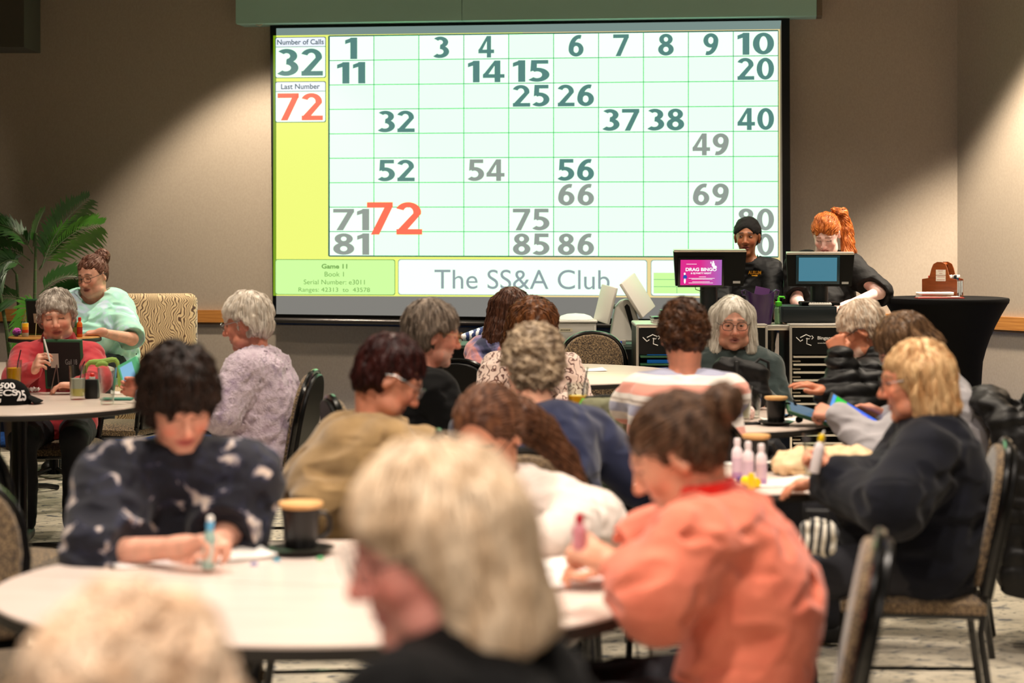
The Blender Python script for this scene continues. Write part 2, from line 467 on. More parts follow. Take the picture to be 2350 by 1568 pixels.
def hand_field(F, w, d, n, curl, side, s=1.0, spread=0.0, fk=0.0035):
    "five-fingered hand: wrist w, finger direction d, palm normal n, curl 0..1, side +1 right / -1 left"
    d = d / np.linalg.norm(d); n = n - d * (n @ d); n = n / np.linalg.norm(n); lat = np.cross(d, n) * side   # towards the thumb
    c4 = curl if isinstance(curl, (list, tuple)) else [curl] * 4
    xs = [0.031, 0.0105, -0.0105, -0.03]; ln = [0.071, 0.078, 0.073, 0.058]; rad = [0.0088, 0.009, 0.0086, 0.0077]
    F.cap(w - d * 0.02, w + d * 0.02, 0.026 * s, 0.024 * s, 0.02)
    for i in range(4):
        kb = w + s * (d * (0.088 - abs(i - 1) * 0.005) + lat * xs[i] - n * 0.004)
        F.cap(w + s * (d * 0.012 + lat * xs[i] * 0.45), kb, 0.0155 * s, 0.0125 * s, 0.012)
        ang = 0.12 + 0.0; p = kb
        for j, (fr, bend) in enumerate(((0.46, 1.15), (0.31, 1.45), (0.23, 0.9))):
            ang += c4[i] * bend
            dd = d * math.cos(ang) + n * math.sin(ang) + lat * (xs[i] * (2.2 + 5 * spread)) * (1 - c4[i] * 0.5)
            q = p + s * dd / np.linalg.norm(dd) * ln[i] * fr
            F.cap(p, q, rad[i] * s * (1 - 0.06 * j), rad[i] * s * (0.94 - 0.08 * j), 0.006 if j == 0 else fk); p = q
    tb = w + s * (d * 0.022 + lat * 0.022); c = c4[0]
    t1 = tb + s * (d * 0.032 + lat * (0.030 - 0.012 * c) + n * (0.008 + 0.018 * c)); t2 = t1 + s * (d * (0.03 - 0.004 * c) + lat * (0.012 - 0.028 * c) + n * (0.004 + 0.012 * c))
    t3 = t2 + s * (d * (0.022) + lat * (0.004 - 0.022 * c) + n * 0.006 * c)
    F.cap(tb, t1, 0.017 * s, 0.012 * s, 0.01); F.cap(t1, t2, 0.0112 * s, 0.0102 * s, fk); F.cap(t2, t3, 0.0102 * s, 0.0085 * s, fk)
    return (w + d * 0.07 + n * 0.03)

def head_field(F, M, fw=1.0, age=0.0, k=0.02, jaw=1.0):
    e = lambda c, r, k=0.02, op='+': F.ell(c, r, k, op, M)
    Lp = lambda p: np.array(M @ Vector(p))
    e((0, -0.014, 0.036), (0.077, 0.097, 0.09)); e((0, 0.024, -0.008), (0.066 * fw, 0.07, 0.096), 0.03)
    e((0, 0.026, -0.068), (0.054 * fw * jaw, 0.056, 0.046), 0.03); e((0, 0.074, -0.101), (0.024, 0.017, 0.016), 0.02)
    for s in (-1, 1):
        e((s * 0.036 * fw, 0.062, -0.026), (0.026, 0.026, 0.026), 0.02)
        if age: e((s * 0.046 * fw, 0.04, -0.075), (0.026, 0.032, 0.026), 0.02)
        e((s * 0.032, 0.099, 0.013), (0.019, 0.016, 0.014), 0.014, '-')
        e((s * 0.031, 0.0745, 0.0115), (0.0165, 0.0145, 0.012), 0.004)
    F.cap(Lp((-0.036, 0.08, 0.031)), Lp((0, 0.088, 0.029)), 0.009, 0.010, 0.012); F.cap(Lp((0, 0.088, 0.029)), Lp((0.036, 0.08, 0.031)), 0.010, 0.009, 0.012)
    F.cap(Lp((0, 0.090, 0.016)), Lp((0, 0.112, -0.026)), 0.0085, 0.0125, 0.012)
    for s in (-1, 1): e((s * 0.0125, 0.101, -0.031), (0.009, 0.011, 0.008), 0.006)
    e((0, 0.086, -0.056), (0.026, 0.011, 0.0075), 0.006); e((0, 0.085, -0.069), (0.021, 0.0115, 0.0075), 0.006)
    F.cap(Lp((-0.023, 0.09, -0.0625)), Lp((0.023, 0.09, -0.0625)), 0.0035, None, 0.004, '-')
    for s in (-1, 1):
        E = M @ Matrix.Translation((s * 0.078, -0.012, -0.002)) @ Matrix.Rotation(R(-s * 22), 4, 'Z') @ Matrix.Rotation(R(-12), 4, 'X')
        F.ell((0, 0, 0), (0.010, 0.020, 0.032), 0.008, '+', E); F.ell((s * 0.009, 0.003, 0.004), (0.007, 0.011, 0.019), 0.005, '-', E)
        F.ell((0, 0.006, -0.026), (0.008, 0.009, 0.009), 0.006, '+', E)

def face_paint(v, M, skin, lip, brow, lids=True, stubble=None, makeup=0.0):
    I = np.array(M.inverted()); q = v @ I[:3, :3].T + I[:3, 3]; x, y, z = np.abs(q[:, 0]), q[:, 1], q[:, 2]
    base = np.array(lin(skin)[:3]); col = np.tile(base, (len(v), 1)); hd = (y > 0.04) & (x < 0.09) & (np.abs(z) < 0.13)
    mott = nz(v.astype(np.float32), 0.05, 3)
    col *= (1 + 0.07 * mott)[:, None]; col[:, 0] *= 1 + 0.03 * mott
    def mix(m, c, a=1.0):
        m = (np.clip(m, 0, 1) * hd * a)[:, None]; col[:] = col * (1 - m) + np.array(lin(c)[:3]) * m
    red = (min(255, skin[0] + 8), int(skin[1] * 0.80), int(skin[2] * 0.76))
    mix(np.exp(-((x - 0.042) / 0.02) ** 2 - ((z + 0.03) / 0.022) ** 2), red, 0.6)
    mix(np.exp(-(x / 0.014) ** 2 - ((z + 0.026) / 0.014) ** 2), red, 0.55)
    if stubble: mix(np.clip((-0.035 - z) * 40, 0, 1) * np.clip(1.5 - np.abs((z + 0.063) / 0.010), 0, 1) * 0 + np.clip((-0.04 - z) * 50, 0, 1), stubble, 0.55)
    sm = lambda d, w: np.clip(1.2 - d / w, 0, 1)
    mix(sm(np.sqrt((x / 0.025) ** 2 + ((z + 0.0625) / 0.0125) ** 2), 1.0) * 3, lip)
    mix(sm(np.sqrt((x / 0.022) ** 2 + ((z + 0.0625) / 0.0022) ** 2), 1.0) * 2, (int(lip[0] * 0.5), int(lip[1] * 0.4), int(lip[2] * 0.4)), 0.8)
    bz = 0.036 - (np.maximum(x - 0.03, 0) ** 2) * 22
    mix(np.clip((0.0055 - np.abs(z - bz)) / 0.002, 0, 1) * (x > 0.012) * (x < 0.052), brow, 0.85)
    if makeup: mix(np.exp(-((x - 0.032) / 0.018) ** 2 - ((z - 0.016) / 0.012) ** 2), brow, makeup)
    if lids:
        lz = 0.0065 - 4.0 * (x - 0.031) ** 2 * -1
        mix(np.clip((0.0034 - np.abs(z - lz)) / 0.0014, 0, 1) * (x > 0.015) * (x < 0.047), (40, 26, 22), 0.9)
    return np.concatenate([col, np.ones((len(v), 1))], 1)

def glasses(M, m, parent, w=0.031, h=0.02, r=0.0016, lens=True):
    mb = MB(); mb.use(m)
    for s in (-1, 1):
        pts = []
        for i in range(20):
            a = 2 * math.pi * i / 20; cx, cz = math.cos(a), math.sin(a); e = 2.6
            px = math.copysign(abs(cx) ** (2 / e), cx) * (w - 0.005); pz = math.copysign(abs(cz) ** (2 / e), cz) * h
            pts.append((s * 0.034 + px, 0.108 - 0.10 * max(0, abs(s * 0.034 + px) - 0.03), 0.008 + pz))
        mb.tube(pts, r, 6, closed=True, M=M)
        mb.tube([(s * (0.034 + w - 0.006), 0.104, 0.014), (s * 0.076, 0.09, 0.016), (s * 0.088, 0.0, 0.016), (s * 0.088, -0.03, 0.002)], r, 6, M=M)
    mb.tube([(-0.009, 0.110, 0.012), (0, 0.113, 0.015), (0.009, 0.110, 0.012)], r, 6, M=M)
    return mb

def make_hair(M, hp, base, root, name='hair'):
    "hair volume and locks for a head frame M; hp = style dict"
    st = hp['style']; v = hp.get('v', 0.008); Lb = hp.get('len', 0.13); fr = hp.get('fr', 0.075); h = hp.get('h', 0.0055)
    F = Field(h); Lp = lambda *p: np.array(M @ Vector(p)); e = lambda c, r, k=0.02, op='+': F.ell(c, r, k, op, M)
    e((0, -0.016, 0.040), (0.083 + v, 0.104 + v, 0.094 + v))
    crown = Lp(*hp.get('crown', (0, -0.03, 0.15)))
    if st in ('short', 'curly', 'crop'):
        e((0, -0.052, -0.022), (0.068 + v, 0.052 + v, 0.07), 0.03)
        for s in (-1, 1): e((s * 0.066, 0.0, 0.0), (0.018 + v, 0.045 + v, 0.05), 0.02)
    if st in ('bob', 'long', 'fringe'):
        sw = hp.get('sw', 0.03); yf = hp.get('yf', 0.015)
        for s in (-1, 1):
            F.cap(Lp(s * 0.074, 0.0, 0.04), Lp(s * (0.080 + v), yf, -Lb), sw + v, sw + v * 0.8, 0.03)
            F.cap(Lp(s * 0.068, -0.045, 0.04), Lp(s * (0.074 + v), -0.045, -Lb), 0.04 + v, 0.042 + v, 0.03)
            F.cap(Lp(s * 0.03, -0.075, 0.03), Lp(s * 0.036, -0.078 - v, -Lb), 0.04 + v, 0.042 + v, 0.03)
    if st == 'long':
        for s in (-1, 0, 1):
            T = [Vector(Lp(s * 0.04, -0.085, -0.03))] + [Vector(x) for x in hp.get('tail', [])]
            for a, b in zip(T, T[1:]): F.cap(np.array(a), np.array(b), 0.045, 0.04, 0.03)
    if st in ('bun', 'pony', 'tight'):
        e((0, -0.045, -0.01), (0.066 + v, 0.05 + v, 0.062), 0.03)
        for s in (-1, 1): e((s * 0.066, -0.012, 0.012), (0.016 + v, 0.04, 0.035), 0.02)
    bun = None
    if st == 'bun':
        bun = Lp(*hp['bun']); F.cap(bun, bun + V3(0, 0, 0.004), hp.get('br', 0.04), None, 0.008)
    if st == 'pony': bun = np.array(hp['tail'][0])
    # clear the face, the ears and the neck
    fx = hp.get('fx', 0.072)
    if st in ('bob', 'long', 'fringe'):
        e((0, 0.13, fr - 0.13), (fx, 0.105, 0.13), 0.012, '-')
        e((0, 0.03, -0.14), (0.056, 0.12, 0.13), 0.012, '-')
        F.box((0, 0, -Lb - 0.12), (0.3, 0.3, 0.1), 0.005, 0.01, '-', M) if st != 'long' else None
    else:
        e((0, 0.128, fr - 0.115), (fx + 0.01, 0.092, 0.115), 0.012, '-')
        ez = hp.get('ear', 0.0)
        for s in (-1, 1):
            e((s * 0.095, 0.012, -0.045 + ez), (0.036, 0.046, 0.062), 0.01, '-'); e((s * 0.08, 0.07, -0.02), (0.05, 0.05, 0.06), 0.01, '-')
        F.box((0, 0, -0.088 - 0.15 + hp.get('nape', 0.0)), (0.3, 0.3, 0.15), 0.005, 0.015, '-', M)
        e((0, 0.03, -0.12), (0.07, 0.09, 0.10), 0.01, '-')
    if st == 'pony':
        T = hp['tail']; bun = np.array(T[0]); rr = hp.get('tr', [0.016, 0.028, 0.03, 0.024, 0.01])
        for i in range(len(T) - 1): F.cap(T[i], T[i + 1], rr[min(i, len(rr) - 1)], rr[min(i + 1, len(rr) - 1)], 0.012)
    A = np.array(M.to_3x3()); tr = np.array(M.translation)
    amp = hp.get('lump', 0.004); wl = hp.get('wl', 0.05)
    def disp(p):
        q = (p - tr) @ A
        d = amp * nz(p, wl, hp.get('seed', 1), 3)
        ph = np.arctan2(q[:, 0], q[:, 1] + 0.02); return (d + hp.get('groove', 0.0012) * np.sin(ph * 55 + 6 * q[:, 2] / 0.1 + 3 * nz(p, 0.06, 9, 1))).astype(np.float32)
    F.build(disp, pad=0.03); vs, fs = F.mesh()
    up = A[:, 2]; seed = hp.get('seed', 1); g = np.random.default_rng(seed)
    flow = hp.get('flow', 'down')
    def dirfn(p, n):
        if flow == 'back' and bun is not None: return bun - p
        if flow == 'curl':
            pp = p.astype(np.float32); return np.stack([nz(pp, 0.045, 11 + i, 1) for i in range(3)], 1)
        if flow == 'rear':
            d = np.tile(-A[:, 1] * 1.0 - up * 0.55, (len(p), 1)); return d
        q = p - crown; q = q / (np.linalg.norm(q, axis=1, keepdims=True) + 1e-6)
        return q * 0.8 + np.array((0, 0, -1.0)) * 0.9 - up * 0.4
    def stop(p):
        q = (p - tr) @ A
        return (q[:, 1] > 0.035) & (np.abs(q[:, 0]) < fx - 0.004) & (q[:, 2] < fr - 0.012 - hp.get('over', 0.0) * (0.5 + 0.5 * np.sin(q[:, 0] * 190)))
    ns = hp.get('n', 700); roots = vs[g.integers(0, len(vs), ns)].astype(float)
    ex = strands(F, roots, dirfn, hp.get('sl', 0.09), 0.009, hp.get('sr', 0.0019), hp.get('lift', 0.0025), seed, wave=hp.get('wave', 0.0), stop=stop)
    return np_mesh(name, vs, fs, hp['mat'], root, base, extra=ex)

def person(label, head, yaw, pitch=0, roll=0, tyaw=None, lean=0.14, bulk=1.0, skin=(216, 160, 134), lip=(176, 98, 90), brow=(90, 66, 54), hair=None, top=None,
           pants=None, arms=None, stand=None, h=0.0055, fw=1.0, age=0.0, lids=True, spec=None, eyes=False, stubble=None, hs=1.0, makeup=0.0, hunch=0.04, sh=1.0, neckf=0.0, nk=0.15, jaw=1.0, nr0=1.0,
           legs=True, seat=0.47, shdrop=0.0, gaze=(0, 0)):
    tyaw = yaw if tyaw is None else tyaw
    H = np.array(W(*head)); Ft, Rt = basis(tyaw)
    M = Matrix.Translation(Vector(H)) @ Matrix.Rotation(R(-yaw), 4, 'Z') @ Matrix.Rotation(R(roll), 4, 'Y') @ Matrix.Rotation(R(-pitch), 4, 'X') @ Matrix.Scale(hs, 4)
    Mr = Matrix.Translation(Vector(H)) @ Matrix.Rotation(R(-yaw), 4, 'Z') @ Matrix.Rotation(R(roll), 4, 'Y') @ Matrix.Rotation(R(-pitch), 4, 'X')
    Lp = lambda *p: np.array(Mr @ Vector(p))
    sp = math.sin(R(max(pitch, 0)))
    N = H + V3(0, 0, -nk * hs) - Ft * (0.03 + 0.065 * sp + neckf)
    Pz = 0.96 if stand else seat + 0.10
    P = V3(N[0], N[1], 0) - Ft * lean; P[2] = Pz
    mid = P * 0.5 + N * 0.5 - Ft * hunch; C = P * 0.2 + N * 0.8 - Ft * hunch * 0.55
    b = bulk; sw = 0.165 * sh * (0.75 + 0.25 * b)
    S = {s: N + V3(0, 0, -0.06 - shdrop) + Rt * s * sw + Ft * 0.015 for s in (1, -1)}
    base = V3(P[0], P[1], 0.0)
    root = thing('person', label, 'person', Vector(base))
    # ---- joints of arms and legs
    J = {}
    for s in (1, -1):
        a = (arms or {}).get('R' if s == 1 else 'L')
        if a is None:
            el = S[s] + Rt * s * 0.07 + Ft * 0.13 + V3(0, 0, -0.25); wr = el + Ft * 0.2 - Rt * s * 0.13 + V3(0, 0, 0.0); wr[2] = max(wr[2], 0.79) if not stand else wr[2]
            a = dict(e=el, w=wr, d=Ft - Rt * s * 0.4 + V3(0, 0, -0.15), n=V3(0, 0, -1), c=0.35)
        a = dict(a); a['e'] = np.array(a['e'], float); a['w'] = np.array(a['w'], float); a.setdefault('d', a['w'] - a['e']); a.setdefault('n', V3(0, 0, -1)); a.setdefault('c', 0.4)
        a['d'] = np.array(a['d'], float); a['n'] = np.array(a['n'], float); J[s] = a
    B = Field(h); ab = 0.8 + 0.2 * b
    for s in (1, -1):
        B.cap(P + Rt * s * 0.07 * b, mid + Rt * s * 0.06 * b, 0.105 * b, 0.095 * b, 0.04)
        B.cap(mid + Rt * s * 0.06 * b, C + Rt * s * 0.07 * b, 0.095 * b, 0.09 * b, 0.04)
        B.cap(N + V3(0, 0, -0.02), S[s], 0.048, 0.05, 0.03)
        a = J[s]; B.cap(S[s], a['e'], 0.046 * ab, 0.038 * ab, 0.02); B.cap(a['e'], a['w'], 0.038 * ab, 0.025, 0.02)
        hand_field(B, a['w'], a['d'], a['n'], a['c'], s, a.get('s', 1.0), a.get('sp', 0.0))
    B.cap(N + V3(0, 0, -0.05), Lp(0, -0.028, -0.05), 0.058 * nr0 * (0.8 + 0.2 * b), 0.055 * nr0 * (0.8 + 0.2 * b), 0.03)
    if b > 1.25: B.ell((0, 0.035, -0.095), (0.07, 0.06, 0.04), 0.03, '+', Mr)
    head_field(B, M, fw, age, jaw=jaw)
    kn = {}; an = {}
    for s in (1, -1):
        hp_ = P + Rt * s * 0.095 * b + V3(0, 0, -0.03)
        if stand: kn[s] = hp_ + V3(0, 0, -0.42) + Ft * 0.02; an[s] = kn[s] + V3(0, 0, -0.43)
        else: kn[s] = hp_ + Ft * 0.43 + Rt * s * 0.03; kn[s][2] = seat + 0.05; an[s] = kn[s] - Ft * 0.03; an[s][2] = 0.09
        if legs:
            B.cap(hp_, kn[s], 0.075 * ab, 0.052, 0.03); B.cap(kn[s], an[s], 0.05, 0.035, 0.02); B.cap(an[s] + V3(0, 0, -0.04) - Ft * 0.03, an[s] + Ft * 0.13 + V3(0, 0, -0.055), 0.034, 0.026, 0.02)
    B.build(None); vs, fs = B.mesh()
    col = face_paint(vs, M, skin, lip, brow, lids, stubble, makeup)
    np_mesh('body', vs, fs, skin_mat(), root, base, col)
    # ---- top
    t = top; th = t.get('th', 0.014); T = Field(t.get('h', 0.0065)); arm = t.get('sleeve', 1.0); loose = t.get('loose', 1.0)
    for s in (1, -1):
        T.cap(P + Rt * s * 0.07 * b, mid + Rt * s * 0.06 * b, 0.112 * b + th, 0.098 * b + th, 0.05); T.cap(mid + Rt * s * 0.06 * b, C + Rt * s * 0.07 * b, 0.098 * b + th, 0.092 * b + th, 0.05)
        T.cap(N + V3(0, 0, -0.025), S[s], 0.052 + th, 0.054 * ab + th, 0.04)
        a = J[s]; r1, r2, r3 = (0.050 * ab + th) * loose, (0.044 * ab + th) * loose, (0.030 * ab + th * 0.8) * (0.6 + 0.4 * loose)
        if arm > 0.55:
            T.cap(S[s], a['e'], r1, r2, 0.03)
            u = (arm - 0.55) / 0.45; we = a['e'] + (a['w'] - a['e']) * (0.97 * u); T.cap(a['e'], we, r2, r2 + (r3 - r2) * u, 0.025)
            ax = (a['w'] - a['e']) / np.linalg.norm(a['w'] - a['e']); rr = r2 + (r3 - r2) * u
            if u < 0.9: T.cap(we + ax * (rr + 0.006), we + ax * (rr + 0.05), rr * 1.35, None, 0.004, '-')
        else:
            u = arm / 0.55; ee = S[s] + (a['e'] - S[s]) * u; T.cap(S[s], ee, r1 * 1.02, r1 * 1.12, 0.03)
            ax = (a['e'] - S[s]) / np.linalg.norm(a['e'] - S[s]); T.cap(ee + ax * r1 * 1.25, ee + ax * r1 * 1.9, r1 * 1.25, None, 0.004, '-')
    bust = t.get('bust', 0.0)
    if bust:
        for s in (1, -1): T.ell(tuple(C + Rt * s * 0.075 * b + Ft * (0.07 * b + 0.02) + V3(0, 0, -0.06)), 0.062 * b * bust, 0.05)
    if t.get('belly'): T.ell(tuple(P * 0.72 + N * 0.28 + Ft * 0.07 * b), (0.17 * b, 0.16 * b, 0.15 * b), 0.06)
    nd = t.get('neck', 'crew')
    na = Lp(0, -0.028, -0.05) - N; na = na / np.linalg.norm(na); nr = 0.062 * (0.8 + 0.2 * b)
    if nd in ('crew', 'high', 'hood', 'collar'):
        zc = {'crew': 0.012, 'high': 0.05, 'hood': 0.02, 'collar': 0.02}[nd]; n1 = N + na * zc
        ring = []
        uu = np.cross(na, Rt); uu /= np.linalg.norm(uu)
        for i in range(14):
            an_ = 2 * math.pi * i / 14; ring.append(n1 + (Rt * math.cos(an_) + uu * math.sin(an_) * 1.05) * (nr + 0.008) - Ft * 0.004)
        rc = {'crew': 0.009, 'high': 0.012, 'hood': 0.02, 'collar': 0.011}[nd]
        for i in range(14): T.cap(ring[i], ring[(i + 1) % 14], rc, None, 0.02)
        if nd == 'high': T.cap(N, n1, nr + 0.01, nr + 0.008, 0.02)
        if nd == 'hood':
            hb = N - Ft * 0.075 + V3(0, 0, 0.0)
            for i in range(8): 
                q0 = -1.25 + 2.5 * i / 8; q1 = -1.25 + 2.5 * (i + 1) / 8
                pt = lambda q: hb + Rt * math.sin(q) * 0.115 + Ft * (1 - math.cos(q)) * 0.13 + V3(0, 0, -0.02 * math.cos(q) + 0.015)
                T.cap(pt(q0), pt(q1), 0.034, None, 0.03)
        T.cap(n1 + na * (rc + 0.012), n1 + na * 0.2, nr + 0.001, nr + 0.006, 0.006, '-')
    elif nd in ('v', 'scoop'):
        dz = t.get('vd', 0.10)
        T.cap(N + na * 0.02 + Ft * 0.0, N + na * 0.2, nr + 0.016, nr + 0.03, 0.008, '-')
        T.cap(N + Ft * (0.10 * b + 0.06) + V3(0, 0, 0.05), N + Ft * (0.12 * b + 0.06) + V3(0, 0, -dz), nr * (0.95 if nd == 'v' else 1.1), 0.012 if nd == 'v' else nr * 0.9, 0.008, '-')
    fold, fwl = t.get('fold', 0.006), t.get('fwl', 0.14); sd = t.get('seed', 5); fz = t.get('fuzz', 0.0); quilt = t.get('quilt', 0.0)
    def disp(p):
        q = p.astype(np.float32)
        n = nz(q * np.array((1, 1, 1.5), np.float32), fwl, sd, 2); d = fold * (np.abs(n) * 0.9 + n * 0.55 - 0.3)
        if fz: d = d + fz * nz(q, 0.02, sd + 3, 2)
        if quilt: d = d + quilt * (0.5 - np.abs(np.sin(q[:, 2] * math.pi / 0.055 + 0.5 * nz(q, 0.2, sd + 4, 1))))
        return d.astype(np.float32)
    T.build(disp); vs, fs = T.mesh()
    tp = np_mesh(t.get('name', 'sweater'), vs, fs, t['mat'], root, base)
    # ---- trousers
    if legs:
        Q = Field(0.009)
        for s in (1, -1):
            hp_ = P + Rt * s * 0.095 * b + V3(0, 0, -0.03)
            Q.cap(P + Rt * s * 0.06 * b + V3(0, 0, -0.02), hp_, 0.098 * b, 0.094 * b, 0.03); Q.cap(hp_, kn[s], 0.095 * ab, 0.072, 0.03); Q.cap(kn[s], an[s] + V3(0, 0, 0.02), 0.07, 0.06, 0.02)
        Q.build(lambda p: (0.004 * nz(p, 0.12, 8, 2)).astype(np.float32)); vs, fs = Q.mesh()
        np_mesh('trousers', vs, fs, pants or mat('trousers dark', (32, 32, 38), 0.9), root, base)
        for s in (1, -1):
            K = Field(0.007); K.cap(an[s] + V3(0, 0, -0.035) - Ft * 0.035, an[s] + Ft * 0.14 + V3(0, 0, -0.05), 0.048, 0.038, 0.02); K.box(tuple(an[s] + Ft * 0.05 + V3(0, 0, -0.09)), (0.2, 0.2, 0.012), 0.004, 0.004, '-')
            K.build(None); vs, fs = K.mesh(); np_mesh('shoe', vs, fs, mat('shoe leather', (28, 26, 26), 0.5), root, base)
    if hair: make_hair(Mr, hair, base, root)
    if spec:
        g = glasses(M, spec if not isinstance(spec, tuple) else spec[0], root, r=0.0015); 
        for v in g.bm.verts: v.co -= Vector(base)
        g.build('glasses', None, root)
    if eyes:
        for s in (-1, 1):
            mb = MB(); mb.use(mat('eye white', (128, 118, 112), 0.35)); E = M @ Matrix.Translation((s * 0.031, 0.0775, 0.0105)) @ Matrix.Rotation(R(gaze[0]), 4, 'Z') @ Matrix.Rotation(R(-90 + gaze[1]), 4, 'X')
            mb.lathe([(0.0145 * math.sin(a), 0.0128 * math.cos(a)) for a in np.linspace(0.42, 1.5, 6)], (0, 0, 0), 20, M=E, sx=1.0, sy=0.40)
            mb.use(mat('iris brown', (48, 28, 18), 0.2)); mb.lathe([(0, 0.0132)] + [(0.0145 * math.sin(a), 0.0130 * math.cos(a)) for a in np.linspace(0.1, 0.42, 4)], (0, 0, 0), 20, M=E, sx=1.0, sy=0.85)
            for v in mb.bm.verts: v.co -= Vector(base)
            mb.build('eye', None, root)
    return dict(root=root, H=H, N=N, P=P, S=S, J=J, M=Mr, Ft=Ft, Rt=Rt, base=base, top=tp, Lp=Lp)
# ------------------------------------------------------------------ room shell
WN = np.array((-0.1324, -0.9912)); WD = np.array((0.9912, -0.1324)); W0 = np.array((-1.705, 15.13))   # back wall normal, direction, a point on it
CORN = np.array((3.237, 14.47)); RD = np.array((0.53, -0.848)); RNn = np.array((-0.848, -0.53))        # corner, right wall direction and normal
LEFT = W0 - WD * 5.2; REND = CORN + RD * 4.2; CEIL = 3.8

def WP(x, y, off=0.0):
    "point on the plane off metres in front of the back wall seen at pixel (x, y)"
    d = np.array(((x - 1175.0) / F_PX, 1.0)); t = (off + W0 @ WN) / (d @ WN)
    return W(x, y, t)

M_WALL = mat('wall fabric', (176, 162, 145), 0.85, spec=0.25, noise=(90, (169, 155, 138), 0.35, 0.65, (1, 1, 0.6)), bump=(260, 0.12, 0.002))
M_BASE = mat('baseboard black', (14, 13, 13), 0.5)
M_OAK = mat('rail oak', (206, 142, 72), 0.4, noise=(7, (172, 108, 48), 0.3, 0.75, (0.6, 0.6, 14)))
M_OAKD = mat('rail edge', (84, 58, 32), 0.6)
M_CEIL = mat('ceiling white', (120, 122, 116), 0.9)

def slab(name, a, b, z0, z1, nrm, th, m, off=0.0):
    "upright slab from plan point a to b, its room face off metres in front of the wall line"
    a, b, nrm = np.array(a), np.array(b), np.array(nrm); f = nrm * off; k = nrm * (off - th)
    P = [a + f, b + f, b + k, a + k]; mb = MB()
    lo = [mb.bm.verts.new((p[0], p[1], z0)) for p in P]; hi = [mb.bm.verts.new((p[0], p[1], z1)) for p in P]
    mb._face(lo); mb._face(hi)
    for i in range(4): j = (i + 1) % 4; mb._face([lo[i], lo[j], hi[j], hi[i]])
    for fc in mb.bm.faces: fc.smooth = False
    return mb.build(name, m)

struct(slab('wall_back', LEFT - WD * 0.1, CORN + WD * 0.0, 0, CEIL, WN, 0.12, M_WALL))
struct(slab('wall_right', CORN, REND, 0, CEIL, RNn, 0.12, M_WALL))
struct(slab('wall_side', REND, (REND[0], -3.2), 0, CEIL, (-1, 0), 0.12, M_WALL))
struct(slab('wall_left', (LEFT[0], -3.2), LEFT, 0, CEIL, (1, 0), 0.12, M_WALL))
struct(slab('wall_rear', (LEFT[0], -3.2), (REND[0], -3.2), 0, CEIL, (0, 1), 0.12, M_WALL))
mb = MB(); mb.box((0, 6.5, CEIL + 0.06), (14, 20.5, 0.12)); struct(mb.build('ceiling', M_CEIL))

# carpet: pale with dark flecks, royal-blue border along the walls
def carpet():
    m = bpy.data.materials.new('carpet flecked'); m.use_nodes = True; nt = m.node_tree; b = nt.nodes['Principled BSDF']; b.inputs['Roughness'].default_value = 0.95
    b.inputs['Specular IOR Level'].default_value = 0.1
    tc = nt.nodes.new('ShaderNodeTexCoord')
    def noise(sc, s3, det, lo, hi):
        mp = nt.nodes.new('ShaderNodeMapping'); nt.links.new(tc.outputs['Object'], mp.inputs[0]); mp.inputs['Scale'].default_value = s3
        n = nt.nodes.new('ShaderNodeTexNoise'); n.inputs['Scale'].default_value = sc; n.inputs['Detail'].default_value = det; n.inputs['Distortion'].default_value = 0.6
        nt.links.new(mp.outputs[0], n.inputs['Vector']); r = nt.nodes.new('ShaderNodeMapRange'); nt.links.new(n.outputs['Fac'], r.inputs[0])
        r.inputs[1].default_value = lo; r.inputs[2].default_value = hi; return r.outputs[0]
    def mixc(f, a, c):
        mx = nt.nodes.new('ShaderNodeMix'); mx.data_type = 'RGBA'; nt.links.new(f, mx.inputs['Factor'])
        if isinstance(a, tuple): mx.inputs['A'].default_value = a
        else: nt.links.new(a, mx.inputs['A'])
        mx.inputs['B'].default_value = c; return mx.outputs['Result']
    c = mixc(noise(2.2, (1, 1, 1), 3, 0.40, 0.62), lin((206, 196, 176)), lin((182, 174, 158)))
    c = mixc(noise(11, (1, 1.7, 1), 6, 0.56, 0.66), c, lin((96, 100, 106)))
    c = mixc(noise(23, (1, 2.2, 1), 4, 0.60, 0.68), c, lin((52, 58, 66)))
    nt.links.new(c, b.inputs['Base Color'])
    n = nt.nodes.new('ShaderNodeTexNoise'); n.inputs['Scale'].default_value = 220; nt.links.new(tc.outputs['Object'], n.inputs['Vector'])
    bp = nt.nodes.new('ShaderNodeBump'); bp.inputs['Strength'].default_value = 0.3; bp.inputs['Distance'].default_value = 0.004; nt.links.new(n.outputs['Fac'], bp.inputs['Height']); nt.links.new(bp.outputs[0], b.inputs['Normal'])
    return m
mb = MB(); mb.box((0, 6.3, -0.05), (13.4, 19.6, 0.1)); struct(mb.build('floor', carpet()))
M_BLUE = mat('carpet blue', (44, 84, 150), 0.95, spec=0.1, noise=(60, (28, 58, 116), 0.4, 0.6), bump=(220, 0.3, 0.004))
mb = MB()
BW = 1.0; cb = CORN + (WN * 1.0 + (RNn - WN * (RNn @ WN)) / (WD @ (RNn - WN * (RNn @ WN))) * 0) * BW
k_in = CORN + WN * BW + WD * ((RNn @ (WN * BW) - BW) / -(RNn @ WD))
for q in ([LEFT, CORN, k_in, LEFT + WN * BW], [CORN, REND, REND + RNn * BW, k_in]):
    lo = [mb.bm.verts.new((p[0], p[1], 0.001)) for p in q]; hi = [mb.bm.verts.new((p[0], p[1], 0.006)) for p in q]
    mb._face(hi); mb._face(lo)
    for i in range(4): j = (i + 1) % 4; mb._face([lo[i], lo[j], hi[j], hi[i]])
struct(mb.build('floor_border', M_BLUE))
